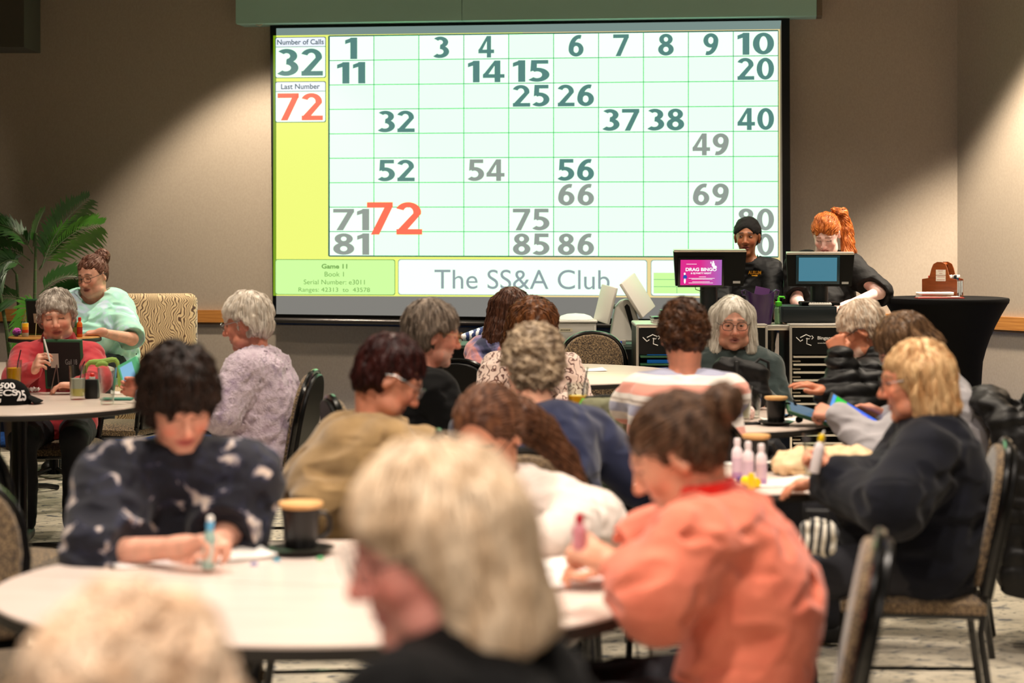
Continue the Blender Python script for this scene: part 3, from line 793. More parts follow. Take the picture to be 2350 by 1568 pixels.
for nm, a, b, n in (('back', LEFT, CORN, WN), ('right', CORN, REND, RNn)):
    struct(slab('baseboard_' + nm, a, b, 0.0, 0.105, n, 0.016, M_BASE, 0.016))
    o = struct(slab('trim_1' if nm == 'back' else 'trim_2', a, b, 0.865, 0.958, n, 0.03, M_OAK, 0.03))
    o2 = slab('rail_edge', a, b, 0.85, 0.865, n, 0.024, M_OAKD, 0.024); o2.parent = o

# ceiling downlight fittings
m_fit = mat('downlight ring', (210, 210, 205), 0.4); m_bulb = glow('downlight glow', (255, 220, 180), 6.0)
def downlight(x, y, first=[None]):
    if first[0] is None:
        t = thing('ceiling_downlight', None, 'ceiling light'); first[0] = t
        MB().lathe([(0.062, -0.001), (0.085, -0.004), (0.085, -0.012), (0.062, -0.012)], n=24).build('ring', m_fit, t); MB().lathe([(0, 0.0), (0.06, -0.003)], n=24).build('lamp', m_bulb, t)
    else: t = copy_tree(first[0])
    t.location = (x, y, CEIL - 0.003); tag(t, 'round recessed downlight in the ceiling above the hall', group='recessed ceiling downlights'); return t
for dx, dy, e in DOWN: downlight(dx, dy)  # also puts fittings at the added fill lamps
for dx, dy in ((-1.85, 14.2), (3.56, 12.72), (3.40, 13.10), (-4.6, 14.3)): downlight(dx, dy)

# ------------------------------------------------------------------ pelmet, projection screen and the projected bingo board
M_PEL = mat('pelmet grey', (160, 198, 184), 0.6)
def wbox(mb, x0, y0, x1, y1, o0, o1):
    "box in wall coordinates spanning pixels at offset o1, from o0 to o1 in front of the wall"
    A = WP(x0, y0, o1); B = WP(x1, y0, o1); Cc = WP(x1, y1, o1); D = WP(x0, y1, o1)
    zt = A.z; zb = WP(1210, y1, 0.26).z; n = Vector((WN[0], WN[1], 0))
    pts = []
    for p, z in ((A, zt), (B, zt), (B, zb), (A, zb)): pts.append(Vector((p.x, p.y, z)))
    bk = [p - n * (o1 - o0) for p in pts]
    f = [mb.bm.verts.new(p) for p in pts]; k = [mb.bm.verts.new(p) for p in bk]
    mb._face(f); mb._face(k)
    for i in range(4): j = (i + 1) % 4; mb._face([f[i], f[j], k[j], k[i]])
t = thing('screen_pelmet', 'long grey-green boxed pelmet across the wall above the projection screen', 'pelmet')
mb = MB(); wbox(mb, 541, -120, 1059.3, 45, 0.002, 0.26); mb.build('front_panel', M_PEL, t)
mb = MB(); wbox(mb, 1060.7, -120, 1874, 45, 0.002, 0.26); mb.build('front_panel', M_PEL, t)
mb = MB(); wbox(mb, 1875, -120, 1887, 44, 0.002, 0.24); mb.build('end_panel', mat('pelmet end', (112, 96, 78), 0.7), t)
tag(MB().tube([WP(584, 50, 0.2), WP(588, 56, 0.2), WP(595, 59, 0.2), WP(602, 55, 0.2), WP(606, 49, 0.2)], 0.006, 6).build('pull_cord_loop', mat('cord cream', (190, 180, 160), 0.6)), 'pale pull cord loop hanging under the pelmet near the top left of the screen', 'cord')

scr = thing('projection_screen', 'big pull-down projection screen with black border showing a bingo number board', 'projection screen')
M_BLK = mat('screen border', (10, 14, 16), 0.7); M_FAB = mat('screen fabric', (206, 206, 204), 0.85, bump=(300, 0.05, 0.001))
SO = 0.13
mb = MB(); zt = WP(1210, 45, 0.26).z - 0.004; a, b = WP(620, 44, SO), WP(1812, 38, SO); a.z = b.z = zt
mb.poly([a, b, WP(1815, 752, SO), WP(626, 729, SO)]); mb.build('border', M_BLK, scr, solid=0.004)
mb = MB(); mb.poly([WP(634, 65, SO + 0.004), WP(1793, 47, SO + 0.004), WP(1797, 736, SO + 0.004), WP(634, 721, SO + 0.004)])
mb.build('fabric', M_FAB, scr)
mb = MB(); mb.tube([WP(620, 737, SO + 0.01), WP(1818, 756, SO + 0.01)], 0.03, 16); mb.build('bottom_bar', mat('screen bar', (52, 48, 46), 0.25, metal=0.6), scr)
# projected picture: every piece is flat on the screen, a hair in front of the fabric
LAY = 0.006
def q4(mb, x0, y0, x1, y1, lay):
    mb.poly([S4(x0, y0, lay), S4(x1, y0, lay), S4(x1, y1, lay), S4(x0, y1, lay)])
def S4(x, y, lay):
    "board coordinates (x 632..1790 as in the photo, y at the left edge scale 0..597.5) to the screen"
    top = 81.5 - 0.01252 * (x - 632); bot = 679.0 + 0.00475 * (x - 632)
    return WP(x, top + (bot - top) * y / 597.5, SO + LAY + lay * 0.0009)
def rrect(mb, x0, y0, x1, y1, r, lay):
    pts = []
    for cx, cy, a0 in ((x1 - r, y0 + r, -90), (x1 - r, y1 - r, 0), (x0 + r, y1 - r, 90), (x0 + r, y0 + r, 180)):
        for i in range(6): a = R(a0 + 18 * i); pts.append(S4(cx + r * math.cos(a), cy + r * math.sin(a), lay))
    mb.poly(pts)

def bold_number(mb, s, fn, gap=0.10):
    "heavy sans numerals drawn from bands and polygons; fn(u, v) maps the unit box"
    def band(c, ro, ri, a0, a1, n=28):
        A = np.radians(np.linspace(a0, a1, n)); o = [(c[0] + ro[0] * math.cos(a), c[1] + ro[1] * math.sin(a)) for a in A]; i = [(c[0] + ri[0] * math.cos(a), c[1] + ri[1] * math.sin(a)) for a in A]
        return [[o[k], o[k + 1], i[k + 1], i[k]] for k in range(n - 1)]
    rc = lambda x0, y0, x1, y1: [[(x0, y0), (x1, y0), (x1, y1), (x0, y1)]]
    six = band((.375, .33), (.36, .33), (.125, .16), 0, 360) + band((.53, .33), (.515, .67), (.27, .49), 78, 182)
    G = {'0': (.75, band((.375, .5), (.375, .5), (.14, .335), 0, 360)), '1': (.44, rc(.18, 0, .42, 1) + [[(.2, 1), (.42, 1), (.2, .80)], [(.24, 1), (.22, .79), (0, .70), (0, .88)]]),
         '2': (.72, band((.33, .69), (.36, .31), (.14, .155), 158, -12) + [[(.69, .64), (.47, .655), (.02, .13), (.30, .15)], [(.02, .13), (.0, .165), (.3, .16)]] + rc(0, 0, .72, .17)),
         '3': (.70, band((.30, .735), (.36, .265), (.12, .105), 140, -88) + band((.28, .295), (.42, .295), (.17, .125), 88, -135)), '4': (.78, rc(.42, 0, .63, 1) + rc(0, .2, .78, .37) + [[(.42, 1), (.55, 1), (.20, .36), (0, .36), (0, .33)]]),
         '5': (.70, rc(.08, .83, .66, 1) + [[(.08, 1), (.28, 1), (.27, .56), (.05, .47)]] + band((.28, .325), (.42, .325), (.17, .155), 122, -135)), '6': (.75, six), '7': (.72, rc(0, .83, .72, 1) + [[(.72, 1), (.72, .87), (.34, 0), (.11, 0), (.49, .84)]]),
         '8': (.74, band((.37, .745), (.32, .255), (.10, .105), 0, 360) + band((.37, .285), (.37, .285), (.125, .12), 0, 360)), '9': (.75, [[(.75 - x, 1 - y) for x, y in q] for q in six])}
    tot = sum(G[c][0] for c in s) + gap * (len(s) - 1); x = 0.0
    for c in s:
        w, F = G[c]
        for q in F: mb.poly([fn((x + a) / tot, b) for a, b in q])
        x += w + gap

G_WHITE = glow2('projected white', (0.97, 1.35, 1.02)); G_CELL = glow2('projected pale green', (0.87, 2.1, 0.93)); G_YEL = glow('projected yellow', (240, 250, 122), 1.0)
G_YEL2 = glow('projected yellow spill', (132, 176, 14), 0.75); G_LINE = glow('projected dark line', (44, 100, 96), 0.85); G_GLINE = glow('projected green line', (66, 176, 110), 0.9)
G_NUM = glow('projected grey green', (92, 140, 134), 0.9); G_NUM2 = glow('projected grey', (150, 160, 152), 0.95); G_RED = glow('projected red', (255, 112, 84), 1.0)
G_LIME = glow('projected lime', (206, 255, 160), 1.02); G_TXT = glow('projected text', (60, 92, 100), 0.8); G_TXT2 = glow('projected pale text', (120, 172, 84), 0.9); G_TTL = glow('projected title', (148, 164, 168), 0.95)
G_TAN = glow('projected tan', (238, 216, 150), 1.0); G_LABEL = glow('projected label', (238, 244, 255), 1.05); G_GREY = glow('projected grey margin', (146, 168, 164), 0.5)
mb = MB()  # margin strips glow: projector and room light painted onto the bare fabric
mb.use(glow('painted margin glow top', (134, 158, 152), 0.8)); mb.poly([WP(634, 65, SO + 0.0055), WP(1793, 47, SO + 0.0055), S4(1790, 0, 0), S4(634, 0, 0)])
mb.use(glow('painted margin glow', (140, 138, 132), 0.8)); mb.poly([S4(634, 597.5, 0), S4(1790, 597.5, 0), WP(1797, 736, SO + 0.0055), WP(634, 721, SO + 0.0055)])
mb.use(G_YEL2); q4(mb, 627, 0, 636, 597.5, 0)
mb.use(G_YEL); q4(mb, 634, 0, 757, 597.5, 1); q4(mb, 757, 0, 1200, 3.2, 1); q4(mb, 634, 505, 1200, 597.5, 1)
mb.use(G_TAN); q4(mb, 1200, 0, 1790, 3.2, 1); q4(mb, 1200, 505, 1790, 597.5, 1); q4(mb, 1787, 0, 1790, 597.5, 1)
# grid
X0, X1, Y0, Y1 = 755.0, 1786.0, 3.0, 506.0
mb.use(G_CELL); q4(mb, X0, Y0, X1, Y1, 2)
calls = [1, 3, 4, 6, 7, 8, 9, 10, 11, 14, 15, 20, 25, 26, 32, 37, 38, 40, 49, 52, 54, 56, 66, 69, 71, 72, 75, 80, 81, 85, 86, 90]
cw, chh = (X1 - X0) / 10, (Y1 - Y0) / 9
for n in calls:
    c, r = (n - 1) % 10, (n - 1) // 10
    mb.use(G_WHITE); q4(mb, X0 + c * cw, Y0 + r * chh, X0 + (c + 1) * cw, Y0 + (r + 1) * chh, 3)
    if n == 72: continue
    s = str(n); hgt = 49.0; wd_ = 36.0 if len(s) == 1 else 84.0
    if s == '1': wd_ = 29
    if s in ('11',): wd_ = 66
    cx = X0 + (c + 0.5) * cw + (0 if len(s) == 1 else 0); y0 = Y0 + r * chh + 4
    mb.use(G_NUM2 if r >= 6 or n in (49, 54) else G_NUM)
    bold_number(mb, s, lambda u, v, cx=cx, y0=y0, w_=wd_, h_=hgt: S4(cx + (u - 0.5) * w_, y0 + (1 - v) * h_, 5))
for i in range(11): mb.use(G_LINE if i in (0, 10) else G_GLINE); w_ = 1.8 if i == 0 else 0.9; q4(mb, X0 + i * cw - w_, Y0, X0 + i * cw + w_, Y1, 4)
for i in range(10): mb.use(G_LINE if i in (0, 9) else G_GLINE); w_ = 1.4 if i in (0, 9) else 0.9; q4(mb, X0, Y0 + i * chh - w_, X1, Y0 + i * chh + w_, 4)
mb.use(G_RED); bold_number(mb, '72', lambda u, v: S4(842 + u * 127, 383 + (1 - v) * 74, 6))
# left boxes
for (y0, ttl, num, g) in ((4, 'Number of Calls', '32', G_NUM), (106, 'Last Number', '72', G_RED)):
    mb.use(G_LINE); rrect(mb, 631.5, y0, 748, y0 + 94, 4, 2); mb.use(G_WHITE); rrect(mb, 633, y0 + 1.4, 746.5, y0 + 92.6, 4, 3)
    mb.use(G_LABEL); rrect(mb, 633, y0 + 1.4, 746.5, y0 + 22, 4, 4); mb.use(G_LINE); q4(mb, 633, y0 + 22, 746.5, y0 + 23.2, 5)
    x0_, x1_ = (636, 743) if num == '32' else (645, 734)
    mb.use(G_TXT); put_text(mb, ttl, lambda u, v, y0=y0, a=x0_, b=x1_: S4(a + u * (b - a), y0 + 5.5 + (1 - v) * 12, 6), bold=0.015)
    mb.use(g); bold_number(mb, num, lambda u, v, y0=y0: S4(637 + u * 104, y0 + 27 + (1 - v) * 62, 6))
# footer
mb.use(G_TXT2); rrect(mb, 631.5, 513.5, 907, 595, 5, 3); mb.use(G_LIME); rrect(mb, 633, 515, 905.5, 593.5, 5, 4)
for s, y, a, b, h, g, bo in (('Game 11', 524, 738, 797, 11, G_TXT2, 0.03), ('Book 1', 542, 745, 789, 11, G_TXT2, 0.0), ('Serial Number: e3011', 560, 697, 837, 11, G_TXT2, 0.0), ('Ranges: 42313  to  43578', 578, 685, 849, 13, G_TXT2, 0.0)):
    mb.use(g); put_text(mb, s, lambda u, v, y=y, a=a, b=b, h=h: S4(a + u * (b - a), y + (1 - v) * h, 6), bold=bo)
mb.use(G_TTL); rrect(mb, 913.5, 513, 1485.5, 594, 6, 3); mb.use(G_WHITE); rrect(mb, 915, 514.5, 1484, 592.5, 6, 4)
mb.use(G_TTL); put_text(mb, 'The SS&A Club', lambda u, v: S4(997 + u * 402, 536 + (1 - v) * 44, 6))
mb.use(G_TTL); rrect(mb, 1493.5, 513, 1784, 594, 6, 3); mb.use(G_WHITE); rrect(mb, 1495, 514.5, 1782.5, 592.5, 6, 4)
mb.use(G_LIME); q4(mb, 1500, 542, 1778, 588, 5); mb.use(G_GLINE)
for y in (557, 573): q4(mb, 1500, y - 0.5, 1778, y + 0.5, 6)
q4(mb, 1553, 573, 1554, 588, 6)
for f in mb.bm.faces: f.smooth = False
mb.build('projected_image', None, scr, sharp=None)

# dark boxed bulkhead at the top left corner of the view
mb = MB(); p = W(-60, 108, 14.3); q = W(55, 108, 14.3); mb.box(((p.x + q.x) / 2 - 0.2, 14.55, (CEIL + p.z) / 2), (q.x - p.x + 0.4, 0.5, CEIL - p.z)); struct(mb.build('beam_left', mat('bulkhead dark', (66, 62, 52), 0.8)))
# ------------------------------------------------------------------ furniture
M_BLKM = mat('black steel', (7, 7, 8), 0.2, coat=0.25); M_TOP = mat('table laminate', (218, 202, 192), 0.28, noise=(3, (210, 193, 182), 0.3, 0.7, (1, 8, 1)))
M_EDGE = mat('table edge', (40, 36, 32), 0.5); M_FABR = ramp_mat('chair fabric', [(0.40, (52, 40, 30)), (0.55, (120, 98, 70)), (0.66, (150, 126, 92))], scale=130, rough=0.9)
M_BVINYL = mat('chair shell', (6, 6, 7), 0.35, spec=0.35)

def arch(w, z0, z1, n=14, p=2.4):
    "outline of a round-topped panel, half width w, from z0 to z1"
    pts = [(-w * 0.86, z0), (w * 0.86, z0)]; zs = z0 + (z1 - z0) * 0.52
    for i in range(n + 1):
        a = math.pi * i / n; c, s = math.cos(a), math.sin(a)
        pts.append((math.copysign(abs(c) ** (2 / p), c) * w, zs + (z1 - zs) * abs(s) ** (2 / p)))
    return pts
def chair_proto():
    t = thing('banquet_chair', None, 'chair')
    T = Matrix.Translation((0, -0.215, 0.46)) @ Matrix.Rotation(R(11), 4, 'X')       # back leans to -y; the sitter faces +y
    mb = MB(); mb.prism(arch(0.195, 0.03, 0.455), 0.0, 0.042, T); o = mb.build('backrest', M_FABR, t); md = o.modifiers.new('b', 'BEVEL'); md.width = 0.014; md.segments = 3; md.limit_method = 'ANGLE'
    mb = MB(); mb.prism(arch(0.203, 0.0, 0.462), -0.022, -0.001, T); o = mb.build('back_shell', M_BVINYL, t); md = o.modifiers.new('b', 'BEVEL'); md.width = 0.006; md.segments = 2; md.limit_method = 'ANGLE'
    pts = [(x * 1.045, 0.008, z) for x, z in arch(0.203, -0.02, 0.468, 20)]; pts = pts[1:] + [pts[0]]
    mb = MB(); mb.tube(pts, 0.014, 8, M=T); mb.build('back_frame', M_BLKM, t)
    mb = MB()
    def seat(u, v):
        x = (u - 0.5) * 2; y = (v - 0.5) * 2; e = max(abs(x), abs(y)); return Vector((x * 0.215, 0.0 + y * 0.215, 0.452 + 0.028 * (1 - e ** 6) + 0.006 * math.cos(x * 1.5) * math.cos(y * 1.5)))
    mb.grid(seat, 14, 14); mb.box((0, 0, 0.437), (0.43, 0.43, 0.03)); mb.build('seat', M_FABR, t)
    mb = MB(); mb.tube([(-0.2, -0.2, 0.415), (0.2, -0.2, 0.415), (0.2, 0.2, 0.415), (-0.2, 0.2, 0.415)], 0.0115, 8, closed=True); mb.build('seat_frame', M_BLKM, t)
    for sx in (-1, 1):
        mb = MB(); mb.tube([(sx * 0.2, 0.19, 0.43), (sx * 0.212, 0.215, 0.0)], 0.012, 8); mb.build('leg', M_BLKM, t)
        mb = MB(); mb.tube([(sx * 0.2, -0.215, 0.47), (sx * 0.2, -0.2, 0.36), (sx * 0.212, -0.25, 0.0)], 0.012, 8); mb.build('leg', M_BLKM, t)
        mb = MB(); mb.tube([(sx * 0.206, 0.2, 0.16), (sx * 0.206, -0.225, 0.17)], 0.007, 6); mb.build('stretcher', M_BLKM, t)
    return t
CH0 = []
def chair(x, y, yaw, label, group='banquet chairs round the tables'):
    "yaw: direction the sitter faces (0 = away from the camera, 90 = right)"
    if not CH0: CH0.append(chair_proto()); c = CH0[0]
    else: c = copy_tree(CH0[0])
    c.location = (x, y, 0); c.rotation_euler = (0, 0, R(-yaw)); tag(c, label, group=group); return c

def round_table(x, y, r, label, z=0.75, name='round_table', wood=False, leg=True):
    t = thing(name, label, 'table', (x, y, 0))
    top = M_TOP if not wood else mat('bar table wood', (196, 142, 78), 0.35, noise=(6, (170, 116, 58), 0.3, 0.7, (1, 10, 1)))
    MB().lathe([(0, z), (r - 0.012, z), (r - 0.004, z - 0.003), (r - 0.002, z - 0.008)], n=72).build('tabletop', top, t)
    MB().lathe([(r - 0.002, z - 0.008), (r, z - 0.012), (r, z - 0.028), (r - 0.006, z - 0.033), (0, z - 0.033)], n=72).build('edge_band', M_EDGE, t)
    if leg:
        MB().lathe([(0.038, z - 0.033), (0.036, 0.05), (0.05, 0.03)], n=20).build('column', M_BLKM, t)
        for i in range(4):
            a = R(45 + 90 * i); c, s = math.cos(a), math.sin(a); MB().tube([(0.03 * c, 0.03 * s, 0.06), (r * 0.5 * c, r * 0.5 * s, 0.035), (r * 0.62 * c, r * 0.62 * s, 0.016)], 0.016, 8).build('leg', M_BLKM, t)
    return t

# front folding table: two half leaves that meet in a seam
def folding_table(cx, cy, rx, ry, seam, label, z=0.75):
    t = thing('folding_table', label, 'table', (cx, cy, 0)); sa = R(seam)
    for half in (0, 1):
        P = [(rx * math.cos(sa + math.pi * half + math.pi * i / 48), ry * math.sin(sa + math.pi * half + math.pi * i / 48)) for i in range(49)]
        nx, ny = -math.sin(sa), math.cos(sa); g = 0.0022 * (1 if half == 0 else -1); P = [(x + nx * g, y + ny * g) for x, y in P]
        for z0, z1, m, nm in ((z - 0.006, z, M_TOP, 'tabletop_leaf'), (z - 0.034, z - 0.0065, M_EDGE, 'edge_band')):
            mb = MB(); lo = [mb.bm.verts.new((x, y, z0)) for x, y in P]; hi = [mb.bm.verts.new((x, y, z1)) for x, y in P]; n = len(P)
            for i in range(n): mb._face([lo[i], lo[(i + 1) % n], hi[(i + 1) % n], hi[i]])
            mb._face(hi); mb._face(lo); mb.build(nm, m, t, sharp=30)
    for s in (-1, 1):
        x = s * rx * 0.45
        for y in (-ry * 0.5, ry * 0.5): MB().tube([(x, y, z - 0.034), (x + s * 0.02, y * 1.1, 0.0)], 0.015, 8).build('leg', M_BLKM, t)
        MB().tube([(x, -ry * 0.52, 0.22), (x, ry * 0.52, 0.22)], 0.011, 8).build('brace', M_BLKM, t); MB().tube([(x, 0, 0.22), (x * 0.3, 0, z - 0.04)], 0.010, 8).build('strut', M_BLKM, t)
    return t
folding_table(-0.43, 4.63, 0.765, 0.67, -13.5, 'pale rounded folding table with a seam, carrying the big black mug in front')
T2 = (-2.35, 9.50, 0.62); round_table(*T2, 'pale round table at left holding the drinks and the black cap')
T4 = (0.20, 8.0, 0.42); round_table(*T4, 'round table between the curly haired woman in navy and the man in black')
T3 = (0.15, 11.45, 0.85); round_table(*T3, 'greenish lit round table in front of the empty chair in the middle of the hall')
T5 = (0.82, 8.75, 0.62); round_table(*T5, 'round table at right under the tall cloudy drink and the black mug')
T6 = (0.80, 6.72, 0.46); round_table(*T6, 'round table at right with the three daubers and the tan bag')
T7 = (-3.05, 11.72, 0.70); round_table(*T7, 'round table behind the elderly woman in red')
T8 = (-2.893, 12.60, 0.29); round_table(*T8, 'small high bar table with a wooden top under the dauber bottles at far left', z=0.9, name='bar_table', wood=True)

# chairs the photograph shows
chair(-1.36, 5.02, 150, 'banquet chair with brown fabric back left of the rounded folding table')
chair(-1.80, 6.75, 8, 'dark banquet chair at the left edge of the picture behind the speckled hoodie')
chair(0.51, 12.3, 180, 'empty banquet chair with round speckled fabric back before the black counter')
chair(*W(275, 850, 11.35).xy, -72, 'dark banquet chair beside the patterned armchair')

# patterned armchair at the back left
t = thing('armchair', 'tall armchair in cream and brown swirl-patterned fabric against the back wall', 'armchair', (-2.62, 13.95, 0), R(6))
M_SWIRL = ramp_mat('swirl fabric', [(0.0, (70, 44, 26)), (0.30, (84, 54, 32)), (0.36, (204, 176, 134)), (1.0, (210, 184, 144))], vec='band', axis=0, period=0.016, warp=0.20, scale=7, rough=0.85, interp='LINEAR')
o = MB().box((0, 0, 0.32), (0.74, 0.66, 0.26), bev=0.04, seg=3).build('seat', M_SWIRL, t)
MB().box((0, 0.30, 0.72), (0.78, 0.14, 0.86), Matrix.Translation((0, 0, 0)) @ Matrix.Rotation(R(-6), 4, 'X'), bev=0.06, seg=4).build('backrest', M_SWIRL, t)
for s in (-1, 1):
    MB().box((s * 0.40, 0.0, 0.46), (0.10, 0.64, 0.34), bev=0.04, seg=3).build('armrest', M_SWIRL, t)
    for y in (-0.25, 0.25): MB().tube([(s * 0.32, y, 0.2), (s * 0.34, y, 0.0)], 0.02, 8).build('leg', M_BLKM, t)

# black spandex cocktail table on the right
cx, cy = W(2172, 683, 13.0).x, 13.0
t = thing('cocktail_table', 'tall cocktail table under a flared black stretch cover near the right wall', 'table', (cx, cy, 0))
pr = [(0, 1.132), (0.37, 1.132), (0.398, 1.128), (0.402, 1.118), (0.397, 1.095)]
for i in range(15):
    u = i / 14; z = 1.08 * (1 - u) + 0.02; r = 0.24 + 0.15 * max(0, (z - 0.72) / 0.37) ** 1.5 - 0.02 * math.sin(math.pi * min(1, max(0, (z - 0.1) / 0.7))) + (0.08 * max(0, (0.25 - z) / 0.25)); pr.append((r, z))
MB().lathe(pr, n=48).build('stretch_cover', mat('spandex black', (5, 5, 6), 0.85, spec=0.15), t)

# black-draped counter along the back
mb = MB(); a = W(833, 787, 13.35); b = W(1530, 787, 13.15)
t = thing('draped_counter', 'long counter draped in black cloth below the projection screen', 'counter', (0, 0, 0))
z = 0.80; P = [Vector((a.x, a.y, 0)), Vector((1.06, 13.15, 0)), Vector((1.06, 13.9, 0)), Vector((a.x + 0.02, a.y + 0.75, 0))]
def frame4(z0, z1, P, m, nm):
    mb = MB(); lo = [mb.bm.verts.new((p.x, p.y, z0)) for p in P]; hi = [mb.bm.verts.new((p.x, p.y, z1)) for p in P]
    mb._face(lo); mb._face(hi)
    for i in range(4): mb._face([lo[i], lo[(i + 1) % 4], hi[(i + 1) % 4], hi[i]])
    return mb.build(nm, m, t)
frame4(z - 0.02, z, P, mat('counter cloth painted lit', (44, 58, 52), 0.5), 'countertop')  # screen's green light put into the colour of the black cloth's top
mb = MB(); c0 = sum(P, Vector()) / 4
pts = []
for i in range(4):
    p, q = P[i], P[(i + 1) % 4]; n = max(2, int((q - p).length / 0.02)); nn = Vector(((q - p).y, -(q - p).x, 0)).normalized()
    for k in range(n): pts.append((p.lerp(q, k / n), nn, (q - p).length * k / n))
rows = []
for zz, am in ((z - 0.021, 0.0), (0.55, 0.006), (0.02, 0.016)):
    rows.append([mb.bm.verts.new((p.x + n.x * am * (1 + math.sin(s * 38)), p.y + n.y * am * (1 + math.sin(s * 38)), zz)) for p, n, s in pts])
for r0, r1 in zip(rows, rows[1:]):
    for k in range(len(pts)): j = (k + 1) % len(pts); mb._face([r0[k], r0[j], r1[j], r1[k]])
mb.build('skirt', mat('drape black', (5, 6, 6), 0.9, spec=0.15), t)

# ------------------------------------------------------------------ small things
def clear_glass():
    "thin-walled glass: clear face-on, glossy towards the silhouette"
    m = bpy.data.materials.new('clear glass'); m.use_nodes = True; nt = m.node_tree; nt.nodes.remove(nt.nodes['Principled BSDF']); out = nt.nodes['Material Output']
    tr = nt.nodes.new('ShaderNodeBsdfTransparent'); tr.inputs[0].default_value = (0.93, 0.96, 0.94, 1); gl = nt.nodes.new('ShaderNodeBsdfGlossy'); gl.inputs['Roughness'].default_value = 0.03
    lw = nt.nodes.new('ShaderNodeLayerWeight'); lw.inputs[0].default_value = 0.22; mx = nt.nodes.new('ShaderNodeMixShader')
    nt.links.new(lw.outputs['Facing'], mx.inputs[0]); nt.links.new(tr.outputs[0], mx.inputs[1]); nt.links.new(gl.outputs[0], mx.inputs[2]); nt.links.new(mx.outputs[0], out.inputs[0]); return m
M_CLEAR = clear_glass()
def tumbler(x, y, z, h, r0, r1, label, fill=None, fillh=0.5, name='drinking_glass', straw=None, group='drinking glasses on the tables', ice=False):
    "r0 base radius, r1 rim radius"
    t = thing(name, label, 'glass', (x, y, z), 0, group); w = 0.0022
    MB().lathe([(0, 0.0005), (r0 - 0.002, 0.0005), (r0, 0.003), (r1, h), (r1 - w, h), (r0 + (r1 - r0) * 0.09 - w, 0.009 + h * 0.04), (0, 0.009 + h * 0.04)], n=32).build('tumbler', M_CLEAR, t)
    if fill:
        f0 = 0.012 + h * 0.04; f1 = h * fillh; rr = lambda zz: r0 + (r1 - r0) * zz / h - w - 0.0004
        bands = fill if isinstance(fill, list) else [(1.0, fill)]
        za = f0
        for k, (u, m) in enumerate(bands):
            zb = f0 + (f1 - f0) * u; MB().lathe([(0, za), (rr(za), za), (rr(zb), zb), (0, zb)], n=28).build('drink', m, t); za = zb + 0.0003
    if straw: MB().tube([(0.0, 0, 0.02), (r1 * 0.55, -0.005, h * 0.95), (r1 * 0.9, -0.006, h + straw[1])], 0.003, 8).build('straw', straw[0], t)
    return t
M_OJ = mat('orange juice', (255, 184, 20), 0.25, sss=0.3); M_LEM = mat('lemonade pale', (232, 214, 128), 0.2); M_FOAM = mat('cloudy drink', (214, 206, 180), 0.3); M_ICE = mat('icy drink', (206, 204, 192), 0.25)
M_COLA = mat('cola dark', (30, 14, 8), 0.1); M_STRAW = mat('straw black', (18, 18, 20), 0.4); M_STRW = mat('straw white', (230, 226, 220), 0.5)
M_MUG = mat('mug black', (10, 9, 9), 0.3); M_LID = mat('mug bamboo rim', (226, 178, 120), 0.5, noise=(20, (204, 152, 92), 0.3, 0.7))
def mug(x, y, z, h, r, label, saucer=True, hdir=0.0, sc=None):
    t = thing('coffee_mug', label, 'mug', (x, y, z + (0.012 if saucer else 0)), hdir)
    MB().lathe([(0, 0.001), (r * 0.80, 0.001), (r * 0.84, 0.005), (r * 0.97, h), (r * 0.90, h), (r * 0.78, 0.012), (0, 0.012)], n=40).build('cup', M_MUG, t)
    MB().lathe([(r * 0.90, h - 0.004), (r * 1.0, h - 0.003), (r * 1.12, h + 0.002), (r * 1.14, h + 0.007), (r * 1.1, h + 0.011), (0, h + 0.012), (0, h + 0.002), (r * 0.9, h + 0.001)], n=40).build('rim_lid', M_LID, t)
    MB().tube([(r * 0.93, 0, h * 0.82), (r * 1.35, 0, h * 0.80), (r * 1.55, 0, h * 0.6), (r * 1.5, 0, h * 0.4), (r * 1.2, 0, h * 0.26), (r * 0.86, 0, h * 0.22)], 0.006, 8).build('handle', M_MUG, t)
    if saucer:
        MB().lathe([(0, 0.001), (r * 0.95, 0.001), (r * 1.25, 0.004), (r * 1.72, 0.014), (r * 1.74, 0.017), (r * 1.7, 0.017), (r * 1.2, 0.0075), (0, 0.006)], n=40).build('saucer', M_MUG, tag(thing('saucer', 'black saucer under the ' + ' '.join(label.split()[:-0 or None][:11]), 'saucer', (x, y, z)), None))
    return t
def dauber(x, y, z, h, r, label, body, cap, band=None, tilt=None, name='bingo_dauber', capcol=None):
    t = thing(name, label, 'dauber', (x, y, z)); 
    if tilt: t.rotation_euler = tilt
    MB().lathe([(0, 0), (r * 0.94, 0), (r, 0.004), (r, h * 0.62), (r * 0.92, h * 0.70), (r * 0.55, h * 0.78), (r * 0.5, h * 0.80), (0, h * 0.80)], n=24).build('bottle', body, t)
    MB().lathe([(0, h * 0.801), (r * 0.5, h * 0.801), (r * 0.55, h * 0.83), (r * 0.62, h * 0.90), (r * 0.55, h * 0.985), (r * 0.4, h), (0, h)], n=24).build('cap', cap, t)
    if band: MB().lathe([(r * 1.01, h * 0.16), (r * 1.012, h * 0.17), (r * 1.012, h * 0.5), (r * 1.01, h * 0.51)], n=24).build('paper_band', band, t)
    return t
def sheet(c, w, d, rz, label, m, name='paper_sheet', curl=0.006, th=0.0012, cat='paper', group=None, tilt=0.0):
    t = MB(); 
    t.grid(lambda u, v: Vector(((u - 0.5) * w, (v - 0.5) * d, th + curl * (abs(u - 0.5) * 2) ** 3 * (0.5 + v) )), 8, 6)
    o = t.build(name, m, None, solid=th); o.location = c; o.rotation_euler = (0, 0, rz); return tag(o, label, cat, group)
